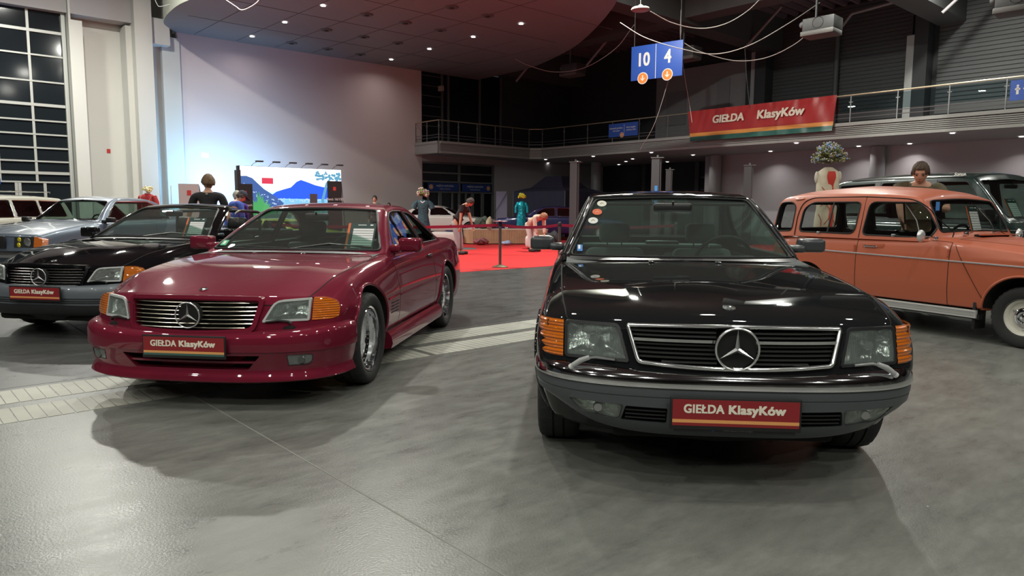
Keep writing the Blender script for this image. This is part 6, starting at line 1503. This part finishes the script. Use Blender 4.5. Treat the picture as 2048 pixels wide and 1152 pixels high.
def form(label, px, D_, kind, rz=rad(-90)):
    q = at_px(px, 430, D_); r = empty('dress_form', (q.x, q.y, 0), rz, label, 'mannequin')
    obj('stand', MB().cyl((0, 0, 0), (0, 0, 1.0), .018, 10).lathe([(.16, 0), (.16, .015), (.03, .03)], 24), M_STEELD, r, ang=50)
    if kind == 'teal_dress':
        m_ = mat('dress_print', (.025, .065, .085), .8, var=(60, 1.6)); g = ring_loft([(1.50, .05, .06, 0), (1.47, .08, .17, 0), (1.40, .10, .20, 0), (1.25, .11, .17, 0), (1.08, .10, .145, 0), (.95, .12, .17, 0), (.70, .16, .21, 0), (.35, .20, .26, 0), (.25, .21, .27, 0)], fold=.012); obj('dress', g, m_, r, ang=60)
        for s in (1, -1): obj('sleeve', ring_loft([(1.46, .07, .06, 0), (1.36, .09, .09, 0), (1.22, .10, .10, 0)]).xf(Matrix.Translation((0, s*.21, 0)) @ Matrix.Rotation(s*.25, 4, 'X') @ Matrix.Translation((0, 0, 0))) if False else MB().tube([(0, s*.15, 1.44), (0, s*.24, 1.36), (0, s*.29, 1.22)], [.07, .085, .095], 14), m_, r, ang=60)
        obj('collar', MB().tube([(.06, -.07, 1.46), (.10, 0, 1.40), (.06, .07, 1.46)], .018, 6), M_WHITE, r, ang=60)
        bouquet(r, 1.66, .20, [(.55, .42, .38), (.35, .18, .25), (.65, .60, .50), (.25, .32, .10)], 46, 5)
    elif kind == 'turquoise':
        m_ = mat('satin_turquoise', (.01, .34, .42), .22, .5, bump=('noise', 12, 1.0, .03)); g = ring_loft([(1.52, .05, .05, 0), (1.46, .09, .17, 0), (1.34, .11, .16, 0), (1.12, .09, .125, 0), (.98, .11, .16, 0), (.7, .10, .16, 0), (.3, .12, .19, 0), (.12, .15, .22, 0)], fold=.016, nf=7); obj('dress', g, m_, r, ang=60)
        for s in (1, -1): obj('sleeve', MB().tube([(0, s*.13, 1.46), (.02, s*.21, 1.30), (.05, s*.22, 1.08)], [.06, .055, .045], 12), m_, r, ang=60)
        bouquet(r, 1.66, .14, [(.85, .70, .03), (.70, .62, .05)], 34, 9)
    elif kind == 'red_top':
        m_ = mat('jacket_red', (.42, .03, .035), .75); g = ring_loft([(1.58, .05, .055, 0), (1.54, .08, .16, 0), (1.46, .11, .21, 0), (1.25, .12, .19, 0), (1.0, .11, .17, 0), (.8, .13, .20, 0)], fold=.004); obj('jacket', g, m_, r, ang=60)
        for s in (1, -1): obj('sleeve', MB().tube([(0, s*.18, 1.50), (0, s*.25, 1.35), (.02, s*.27, 1.0)], [.07, .065, .05], 12), m_, r, ang=60); obj('piping', MB().tube([(-.10, s*.09, 1.10), (-.115, s*.11, 1.38), (-.08, s*.17, 1.50)], .007, 6), mat('piping_pink', (.75, .45, .40), .7), r, ang=60)
        obj('collar', MB().tube([(.06*cos(a), .06*sin(a), 1.585) for a in [2*pi*i/16 for i in range(16)]], .012, 6, closed=True), M_WHITE, r, ang=60)
        bouquet(r, 1.64, .15, [(.75, .68, .35), (.70, .65, .60)], 12, 12, (.22, .24, .06))
    else:
        m_ = mat('vest_floral', (.66, .60, .46), .8, var=(9, .10)); g = ring_loft([(1.86, .05, .055, 0), (1.80, .075, .135, 0), (1.70, .10, .155, 0), (1.50, .105, .15, 0), (1.30, .095, .135, 0), (1.12, .11, .155, 0), (1.0, .12, .16, 0), (.97, .11, .15, 0)], fold=.004)
        obj('vest', g, m_, r, ang=60); [obj('arm_cap', MB().sph((0, s*.15, 1.72), (.055, .03, .085), n=14, k=10), mat('cap_cream', (.62, .58, .48), .8), r, ang=80) for s in (1, -1)]
        RB = mat('embroidery_red', (.60, .05, .03), .7); g = MB()
        g.grid([[(.080 + .03*sin(i*.9)*.3, .02 + w*.045*(1 + .3*sin(i)), 1.80 - i*.045) for w in (-1, 0, 1)] for i in range(9)]); g.xf(Matrix.Translation((.026, .01, 0))); obj('embroidery', g, RB, r, ang=60)
        g = MB()
        for i, (a, b) in enumerate((((-.09, 1.58), (-.02, 1.44)), ((-.02, 1.44), (-.10, 1.30)), ((-.05, 1.36), (.04, 1.22)), ((.04, 1.22), (-.04, 1.05)), ((.06, 1.15), (.10, 1.0)), ((-.12, 1.2), (-.08, 1.02)))): g.tube([(.112, a[0], a[1]), (.112, (a[0]+b[0])/2 + .02, (a[1]+b[1])/2), (.112, b[0], b[1])], .006, 5)
        obj('embroidery', g, mat('embroidery_line', (.42, .10, .06), .7), r, ang=60)
        g = MB(); g.grid([[(.12, .05 + w*.035*(1 - abs(i-4)/5.5), 1.36 - i*.05) for w in (-1, 0, 1)] for i in range(9)]); obj('embroidery', g, RB, r, ang=60)
        bouquet(r, 1.965, .165, [(.30, .48, .80), (.58, .52, .70), (.30, .30, .12), (.45, .42, .22), (.20, .24, .10)], 170, 21, (.14, .16, .07), spiky=True)
    return r
form('headless form in a dark teal patterned dress with a pink and white flower head', 846, 22.5, 'teal_dress')
form('slim form in a shiny turquoise satin dress with a yellow flower head', 1043, 27.2, 'turquoise')
form('headless form in a red jacket with a small flower spray, by the left wall columns', 297, 19.0, 'red_top', rad(80))
form('dress form in a cream vest with red embroidery and a tall blue-lilac bouquet', 1652, 10.4, 'vest', rad(-105))

# ------------------------------------------------------------------ light box stand with its landscape print
a = at_px(481, 430, 24.5); 
LB = empty('light_box', (a.x, a.y, 0), HROT, 'large back-lit landscape print wall with six arm spotlights on top', 'display stand')
LW, LH = 3.75, 2.62
def scene_mat():
    m = bpy.data.materials.new('landscape_print'); m.use_nodes = True; nt = m.node_tree; b = nt.nodes['Principled BSDF']; N = nt.nodes.new; L = nt.links.new
    b.inputs['Base Color'].default_value = (0, 0, 0, 1); tc = N('ShaderNodeTexCoord'); sp = N('ShaderNodeSeparateXYZ'); L(tc.outputs['Object'], sp.inputs[0])
    r = N('ShaderNodeValToRGB'); e = r.color_ramp.elements; e[0].position = 0; e[0].color = (.10, .30, .18, 1); e[1].position = 1; e[1].color = (.95, 1, 1, 1)
    for p, c in ((.22, (.12, .35, .25, 1)), (.35, (.12, .40, .55, 1)), (.42, (.10, .35, .8, 1)), (.55, (.45, .75, 1, 1)), (.66, (.9, .97, 1, 1))): el = e.new(p); el.color = c
    mr = N('ShaderNodeMapRange'); mr.inputs[1].default_value = .6; mr.inputs[2].default_value = LH; L(sp.outputs[2], mr.inputs[0]); L(mr.outputs[0], r.inputs[0]); L(r.outputs[0], b.inputs['Emission Color']); b.inputs['Emission Strength'].default_value = 1.5; return m
obj('print', MB().box((LW/2, -.09, LH/2), (LW, .02, LH)), scene_mat(), LB, ang=None)
obj('cabinet', MB().box((LW/2, 0, LH/2), (LW + .04, .16, LH + .02)).box((-.06, -.02, LH*.78), (.12, .24, .55*LH*.6)).box((-.05, 0, LH/2), (.05, .12, LH)), mat('box_black', (.02, .02, .022), .5), LB, ang=None)
def em(name, c, s=1.0): return mat(name, (0, 0, 0), .6, emit=c, es=s)
def pic(nm, pts, c, off, s=1.0):
    pts = [(x, z + .26*(z > 1.02)) for x, z in pts]
    return obj(nm, MB().prism([(x, -.10, z) for x, z in pts], [(x, -.10 - off, z) for x, z in pts]), em('print_' + nm + str(c), c, s), LB, ang=None)
pic('far_mountain', [(1.0, 1.35), (1.25, 1.52), (1.5, 1.60), (1.78, 1.68), (2.0, 1.88), (2.16, 1.95), (2.4, 1.88), (2.7, 1.78), (3.0, 1.72), (3.4, 1.70), (3.75, 1.6), (3.75, 1.28), (1.0, 1.28)], (.02, .10, .75), .004, 1.3)
pic('near_hill', [(0, 2.02), (.2, 2.03), (.4, 1.96), (.6, 1.78), (.8, 1.6), (1.1, 1.42), (1.35, 1.25), (1.5, 1.12), (1.3, 1.0), (0, 1.0)], (.05, .12, .34), .006, 1.1)
pic('lake', [(1.45, 1.20), (3.75, 1.20), (3.75, 1.08), (1.4, 1.05)], (.25, .60, .90), .005, 1.0)
pic('terrace', [(0, 1.0), (1.4, 1.0), (3.75, .98), (3.75, 0), (0, 0)], (.10, .22, .20), .007, 1.0)
rnd = random.Random(4); g = MB()
for i in range(150):
    x = rnd.uniform(.05, 3.6); z = .25 + ((1.86 - .52*x + rnd.uniform(-.35, .0)) if x < 1.3 else rnd.uniform(1.19, 1.30)); g.box((x, -.108, z), (rnd.uniform(.02, .05), .004, rnd.uniform(.012, .03)))
obj('far_houses', g, em('print_houses', (.55, .70, .95), 1.1), LB, ang=None)
g = MB()
for i in range(26):
    a0 = rad(25 + i*5.2); c0 = V(.66, -.112, .95); Lf = rnd.uniform(.5, .85); p = [c0 + V(cos(a0)*Lf*t, 0, sin(a0)*Lf*t - .25*t*t*abs(cos(a0))) for t in (0, .35, .7, 1)]
    g.tube(p, [.05, .045, .03, .006], 4)
obj('palm_leaf', g, em('print_palm', (.07, .38, .12), 1.0), LB, ang=None)
g = MB().tube([(3.02, -.11, .9), (2.98, -.11, 1.5), (3.15, -.11, 2.1), (3.35, -.11, 2.35)], [.07, .06, .05, .03], 5).tube([(3.35, -.11, 1.2), (3.4, -.11, 1.9), (3.65, -.11, 2.4)], [.08, .07, .04], 5)
for i in range(40): g.sph((rnd.uniform(2.75, 3.7), -.11, rnd.uniform(2.25, 2.52)), (rnd.uniform(.03, .08), .004, rnd.uniform(.03, .06)), n=7, k=4)
obj('print_tree', g, em('print_tree', (.12, .36, .55), 1.0), LB, ang=60)
g = MB()
for i in range(90): g.sph((rnd.uniform(.9, 2.6), -.112, rnd.uniform(1.0, 1.25)), (rnd.uniform(.02, .05), .004, rnd.uniform(.02, .05)), n=6, k=4)
obj('print_shrubs', g, em('print_shrubs', (.22, .40, .14), 1.0), LB, ang=60)
obj('logo_square', MB().box((.93, -.115, 2.27), (.40, .01, .16)), em('logo_white', (.95, .9, .9), 1.2), LB, ang=None); obj('logo_square', MB().box((.93, -.116, 2.14), (.40, .012, .20)), em('logo_red', (.75, .05, .10), 1.0), LB, ang=None)
g = MB()
for i in range(6):
    x = .42 + i*.60; o = obj('arm_spotlight', MB().tube([(x, 0, LH), (x + .04, -.14, LH + .10), (x + .10, -.24, LH + .14)], .008, 5).box((x + .16, -.32, LH + .16), (.24, .14, .05), 0, .01), M_STEELD, LB, ang=50)
for i, c in ((0, (.22, .58, 1)), (1, (.3, .62, 1)), (2, (.5, .75, 1))):
    p = hp(-10.3 + i*2.2, 2.3, 1.3); area(p, .8, (130, 50, 12)[i], c, target=hp(-10.6 + i*2.0, 0, 2.9), spread=130)
# roll-up banners
def rollup(px, D_, w, h, label, col, lines, lm_, rz=None, tripod=False):
    q = at_px(px, 430, D_); r = empty('roll_up_banner', (q.x, q.y, 0), UROT - rad(15) if rz is None else rz, label, 'banner stand')
    obj('sheet', MB().box((0, 0, h/2 + .04), (w, .01, h)), mat('sheet_%s' % str(col), col, .5), r, ang=None); obj('base', MB().box((0, 0, .04), (w + .04, .18, .08), 0, .02), M_STEELG, r)
    obj('logo_square', MB().box((0, -.008, h*.90), (w*.20, .004, w*.26)), mat('rollup_red', (.55, .04, .04), .5), r, ang=None)
    for i, (s, hh) in enumerate(lines): text('lettering', s, hh, lm_, r, (0, -.008, h*.72 - i*.13), TXT, bold=.03)
    if tripod: obj('brace', MB().tube([(w*.5, .02, h), (w*.95, .3, .02)], .012, 5), M_STEELD, r)
rollup(492, 17.6, .34, 1.76, 'black roll-up banner with red square at the left foot of the light box', (.014, .014, .016), [('ulubionych', .05), ('173-10mm', .05), ('2x', .05)], M_LBL)
rollup(670, 23.5, .46, 2.05, 'black roll-up banner with white writing at the right end of the light box', (.014, .014, .016), [('Menü 16/150', .075), ('zł', .06)], M_LBL, tripod=True)
rollup(380, 17.5, .46, 1.75, 'pale roll-up banner with small red square by the plain wall', (.52, .46, .45), [('giełda', .05), ('klasyków', .05)], mat('letter_dark', (.12, .10, .10), .5), tripod=True)
obj_b = None
q = at_px(628, 430, 22.5); r = empty('display_board', (q.x, q.y, 0), UROT, 'small dark grey board on legs before the lit landscape print', 'board'); obj('board', MB().box((0, 0, 1.45), (.24, .02, .42)), mat('board_grey', (.09, .085, .10), .6), r); obj('leg', MB().box((0, 0, .62), (.03, .02, 1.24)).box((0, 0, .01), (.3, .3, .02)), M_STEELD, r)
q = at_px(1003, 430, 34.2); r = empty('display_board', (q.x, q.y, 0), rad(0), 'lilac grey display board with a diagonal brace between the two far coupes', 'board'); obj('board', MB().box((0, 0, 1.0), (.52, .02, 2.09)), mat('board_lilac', (.24, .22, .32), .6), r); obj('brace', MB().tube([(-.40, -.1, .9), (.28, -.05, 2.05)], .012, 5), M_STEELD, r)
# navy pop-up tent
q = at_px(1118, 430, 33.5); r = empty('pop_up_tent', (q.x, q.y, 0), rad(-42), 'navy blue pop-up tent with closed walls at the far end', 'tent'); TM = mat('tent_navy', (.012, .014, .035), .8)
h1, h2 = 2.02, 2.72; A = [(-1.5, -1.5), (1.5, -1.5), (1.5, 1.5), (-1.5, 1.5)]
g = MB(); g.grid([[(x, y, h1) for x, y in A], [(x*.62, y*.62, h1 + .18) for x, y in A], [(x*.30, y*.30, h2) for x, y in A]], cv=True); g.f.append((8, 9, 10, 11)); g.m.append(0); obj('canopy', g, TM, r, ang=20)
for i in range(4):
    (x0, y0), (x1, y1) = A[i], A[(i+1) % 4]; n = 24; g = MB(); nx, ny = (y1-y0)/3, -(x1-x0)/3
    g.grid([[(x0 + (x1-x0)*k/n + nx*.02*sin(k*1.9), y0 + (y1-y0)*k/n + ny*.02*sin(k*1.9), z) for k in range(n+1)] for z in (.02, h1)]); obj('side_wall', g, TM, r, ang=60)
    obj('pole', MB().cyl((x0, y0, 0), (x0, y0, h1), .02, 8), M_STEELG, r)
# planter benches, poufs, bags on the carpet
WD = mat('light_wood', (.42, .26, .15), .6, var=(3, .15), bump=('x', 10, .3))
q = at_px(1003, 465, 25.6); r = empty('planter_bench', (q.x, q.y, .008), rad(4), 'long low wooden planter bench with rounded end on the red carpet', 'bench'); 
p = rpoly([(-1.35, -.45), (1.6, -.45), (1.6, .45), (-1.35, .45)], [.44, .05, .05, .44], 8); obj('body', MB().prism([(x, y, .03) for x, y in p], [(x, y, .50) for x, y in p]), WD, r, ang=40)
obj('top', MB().prism([(x*1.01, y*1.02, .50) for x, y in p], [(x*1.01, y*1.02, .53) for x, y in p]), mat('bench_top', (.5, .42, .34), .6), r, ang=40); obj('plinth', MB().prism([(x*.96, y*.94, 0) for x, y in p], [(x*.96, y*.94, .03) for x, y in p]), M_DARK, r, ang=40)
g = MB()
for i in range(46): x = -1.0 + i*.057; g.box((x, -.452, .265), (.008, .006, .44))
obj('slat_groove', g, mat('wood_groove', (.16, .09, .05), .7), r, ang=None)
for px, D_, w_, lab in ((893, 25.4, 1.1, 'white rounded bench pouf left of the wooden planter bench'), (1078, 22.5, .85, 'pale bench pouf just left of the dark mirror')):
    q = at_px(px, 465, D_); r = empty('pouf', (q.x, q.y, .008), 0, lab, 'pouf'); obj('cushion', MB().box((0, 0, .22), (w_, .7, .40), 0, .12, seg=4), mat('pouf_white', (.62, .55, .53), .8), r, ang=60); obj('foot', MB().box((0, 0, .015), (w_*.8, .5, .03)), M_DARK, r)
def bag(px, py, D_, z, dims, col, nm, lab, cat, strap=True, rz=0):
    q = at_px(px, py, D_); r = empty(nm, (q.x, q.y, z), rz, lab, cat); b = MB().sph((0, 0, dims[2]/2), (dims[0]/2, dims[1]/2, dims[2]/2), n=18, k=12); b.v = [(x, y, max(0.0, zz)*(1 + .10*sin(x*20))) for x, y, zz in b.v]; obj('body', b, mat('bag_%s' % str(col), col, .8, var=(8, .4)), r, ang=80)
    if strap: obj('strap', MB().tube([(-dims[0]*.3, -dims[1]*.5, dims[2]*.2), (0, -dims[1]*.55, dims[2]*.8), (dims[0]*.3, -dims[1]*.5, dims[2]*.3)], .014, 6), M_BLACK, r, ang=60)
bag(966, 445, 25.5, .538, (.62, .4, .42), (.06, .08, .06), 'backpack', 'dark green backpack lying on the wooden planter bench', 'backpack')
bag(978, 450, 25.1, .538, (.22, .25, .42), (.42, .38, .26), 'sack', 'khaki sack leaning on the backpack', 'bag', False)
bag(962, 480, 24.6, .008, (.55, .4, .24), (.25, .07, .08), 'duffel_bag', 'red and grey duffel bag on the carpet before the planter bench', 'bag')
bag(1013, 480, 24.6, .008, (.36, .3, .16), (.35, .42, .60), 'folded_clothes', 'blue and white bundle of clothes on the carpet before the bench', 'clothes', False)
bag(905, 460, 25.4, .43, (.55, .35, .06), (.03, .03, .12), 'folded_jacket', 'navy folded jacket on the white pouf', 'jacket', False)
bag(1105, 465, 24, .008, (.55, .4, .5), (.02, .02, .022), 'camera_case', 'black case standing behind the belt barrier by the bent person', 'case')
q = at_z(925, 498, 0); r = empty('floor_plate', (q.x, q.y, .008), 0, 'round grey metal plate lying on the red carpet', 'plate'); obj('disc', MB().lathe([(0, .02), (.40, .02), (.45, .0)], 30), M_STEELG, r, ang=40)
# belt barrier
tops = []
for i, (x, y) in enumerate(((-.258, 15.285), (1.02, 15.60), (-4.8, 14.3), (3.6, 15.9))):
    r = empty('barrier_post', (x, y, 0), 0, ('steel belt barrier post standing alone between the two nearest cars', 'belt barrier post just left of the dark coupe windscreen', 'belt barrier post hidden behind the burgundy coupe', 'belt barrier post behind the dark coupe')[i], 'barrier post')
    obj('pole', MB().cyl((0, 0, .03), (0, 0, .93), .03, 16), mat('post_steel', (.20, .19, .18), .35, .8), r, ang=60); obj('base', MB().lathe([(.165, 0), (.17, .015), (.10, .04), (.03, .06), (0, .06)], 32), mat('base_brass', (.45, .40, .28), .3, .9), r, ang=50)
    obj('belt_head', MB().lathe([(.034, .87), (.036, .95), (.02, .965), (0, .965)], 20), M_BLACK, r, ang=50)
    if i == 0: obj('top_plate', MB().lathe([(0, .985), (.15, .985), (.16, .975), (.10, .965), (0, .965)], 28), mat('top_plate', (.25, .10, .12), .4), r, ang=50)
    tops.append((x, y))
for a, b, lab in ((2, 0, 'red barrier belt running left from the lone post'), (0, 1, 'red barrier belt between the lone post and the dark coupe'), (1, 3, 'red barrier belt seen through the dark coupe windows')):
    (x0, y0), (x1, y1) = tops[a], tops[b]; g = MB(); R = []
    for k in range(17):
        t = k/16; Lb = math.hypot(x1-x0, y1-y0); e_ = .045/Lb; sag = -.05*4*t*(1-t); x, y = x0 + (x1-x0)*(e_ + (1-2*e_)*t), y0 + (y1-y0)*(e_ + (1-2*e_)*t); R.append([(x, y - .004, .93 + sag), (x, y - .004, .87 + sag), (x, y + .004, .87 + sag), (x, y + .004, .93 + sag)])
    tag(obj('barrier_belt', MB().grid(R, 0, cv=True), mat('belt_red', (.42, .01, .05), .7), ang=None), lab, 'barrier belt')
# sales sheets behind windscreens (positions in each car's space)
def in_car(x, y, z, loc, deg):
    a = rad(deg); return (loc[0] + x*cos(a) - y*sin(a), loc[1] + x*sin(a) + y*cos(a), z)
for car_, deg, x, y, z, tilt, lab in (((-1.872, 5.186), -97.1, -.83, .50, .905, .55, 'dark green information card with white table behind the burgundy coupe windscreen'), ((-4.254, 7.49), -99.6, -.83, .46, .905, .55, 'dark green information card with orange edge behind the convertible windscreen')):
    card(in_car(x, y, z, car_, deg), rad(deg), tilt, lab, w=.24, h=.25)
c = card(in_car(-1.0, .22, 1.02, (5.292, 6.832), -63), rad(-63), .30, 'tall information card leaning inside the salmon hatchback windscreen', w=.20, h=.30)
w_ = at_z(1950, 348, 1.76); a_ = rad(-67); X_, Y_ = w_[0] + 1.15*cos(a_) - .62*sin(a_), w_[1] + 1.15*sin(a_) + .62*cos(a_)
c = card(in_car(-.72, -.30, 1.14, (X_, Y_), -67), rad(-67), .50, 'information card with orange edge inside the green four-wheel-drive windscreen', w=.24, h=.32)
# things hanging under the roof
q = at_px(1281, 18, 22.0); r = empty('high_bay_lamp', q, 0, 'round disc-shaped high-bay lamp hanging above the 10 and 4 sign, switched off', 'ceiling lamp')
obj('housing', MB().lathe([(0, .12), (.06, .11), (.08, .05), (.25, .03), (.27, .0), (.27, -.03)], 36), mat('lamp_cream', (.55, .52, .42), .5), r, ang=40); obj('lens', MB().lathe([(.26, -.03), (.24, -.045), (0, -.05)], 36), mat('lamp_lens', (.30, .22, .22), .5), r, ang=50); obj('rod', MB().cyl((0, 0, .1), (0, 0, 2.2), .015, 8), M_STEELG, r)
def heater(px, py, D_, rz, lab, w=.95, s=1.0):
    q = at_px(px, py, D_); r = empty('unit_heater', q, rz, lab, 'unit heater'); obj('housing', MB().box((0, 0, 0), (w, .7, .38), 0, .03), mat('heater_grey', (.045, .045, .045), .6), r, ang=40); obj('louvre_frame', MB().box((0, -.08, -.27), (w*1.05, .7, .15), 0, .03), mat('heater_light', (.09, .085, .08), .6), r, ang=40)
    obj('fan', MB().lathe([(.16, 0), (.18, .03), (.0, .03)], 20, c=(.0, -.36, .02), ax='y'), M_DARK, r, ang=40); obj('pipe', MB().tube([(-.2, 0, .19), (-.2, 0, 2.2)], .04, 8).sph((-w*.55, -.2, .05), .10, n=12, k=8), M_STEELG, r, ang=60)
heater(1645, 50, 22.5, rad(-45), 'large ceiling heater unit with white frame near the top right'); heater(1147, 138, 34, rad(-45), 'dim ceiling heater unit left of the hanging sign'); heater(1375, 105, 30, rad(-45), 'ceiling heater unit partly behind the hanging sign'); heater(2040, 0, 19, rad(-45), 'ceiling heater unit at the top right corner')
def cable(pts, lab, r_=.014, col=(.42, .41, .38)):
    P = [at_px(*p) for p in pts]; tag(obj('cable', MB().tube(catmull(P, 8), r_, 5), mat('cable_%s' % str(col), col, .6), ang=80), lab, 'cable')
cable([(1299, 22, 22), (1345, 46, 22.5), (1400, 57, 23), (1450, 48, 23), (1495, 22, 23), (1530, -12, 23)], 'pale sagging cable running right from the round lamp')
cable([(1240, 45, 24), (1290, 75, 24), (1360, 97, 24), (1430, 108, 24), (1500, 90, 23.5), (1580, 45, 23), (1640, 5, 23)], 'bright sagging cable crossing above the gallery banner')
cable([(1362, 82, 26), (1400, 103, 26), (1467, 121, 26), (1530, 116, 25), (1590, 88, 24), (1630, 52, 23)], 'lower sagging cable ending at the ceiling heater')
cable([(1362, 20, 26.4), (1361, 80, 26.3), (1340, 150, 26.5), (1310, 245, 27), (1280, 300, 28)], 'thin rope slanting down from the hanging sign to the gallery', .010)
cable([(1362, 20, 26.3), (1361, 80, 26.2), (1369, 150, 26.5), (1380, 215, 27), (1384, 245, 27)], 'thin rope hanging from the hanging sign beside the banner', .010)
cable([(1030, 118, 32), (1060, 132, 32), (1110, 144, 32), (1170, 135, 31), (1230, 98, 30), (1268, 50, 28)], 'sagging cable left of the hanging sign')
cable([(440, -8, 20), (470, 12, 20), (485, 20, 20), (510, 8, 20), (524, -8, 20)], 'white cable loop under the dark canopy near the top left', .012, (.7, .7, .7))
cable([(308, -6, 26), (314, 8, 26), (320, 13, 26), (340, 8, 26), (360, 0, 26)], 'white cable hanging beside the canopy end', .012, (.7, .7, .7))
cable([(1490, 98, 27), (1493, 150, 27), (1500, 218, 27)], 'dark vertical cord dropping behind the gallery banner', .014, (.05, .05, .05))
for px, py, D_, w_, h_ , lab in ((882, 177, 37, .30, .25, 'small beige box hanging before the dark far glazing'), (1036, 135, 37, .24, .20, 'small beige speaker box under the dark far roof')):
    q = at_px(px, py, D_); r = empty('wall_speaker', q, rad(-45), lab, 'speaker'); obj('box', MB().box((0, 0, 0), (w_, .15, h_), 0, .01), mat('beige_box', (.35, .30, .24), .6), r); obj('bracket', MB().cyl((0, 0, h_/2), (0, 0, h_/2 + .5), .012, 6), M_STEELG, r)
for i, (x, y, z, e) in enumerate(LAMPS):
    area((x, y, z), .42, e, (1, .99, .90))
build_w126()
r, RSH = build_r129(empty('burgundy_coupe', (-1.872, 5.186, 0), rad(-97.1), 'burgundy two-door coupe with hardtop and body-coloured bumper at left of centre', 'car'), P_R, P_R)
rb, RSH2 = build_r129(empty('black_convertible', (-4.254, 7.49, 0), rad(-99.6), 'black open two-seat convertible with grey bumper behind the burgundy coupe', 'car'), P_K, mat('grey_bumper', (.14, .16, .18), .4, .2, coat=.5), hardtop=False, kit=False)
build_r4(); build_rangy(); build_c123(); build_wagon(); build_far()
# whatever stands on the carpet stands on its top face
for o in list(bpy.data.objects):
    if o.parent is None and o.type == 'EMPTY' and o.get('label') and abs(o.location.z) < .0095:
        d = Vector((o.location.x, o.location.y)) - HC; s_, t_ = d.dot(HU), d.dot(HW)
        if -17.0 < s_ < 4.2 and 4.5 < t_ < 19.6: o.location.z = .0045
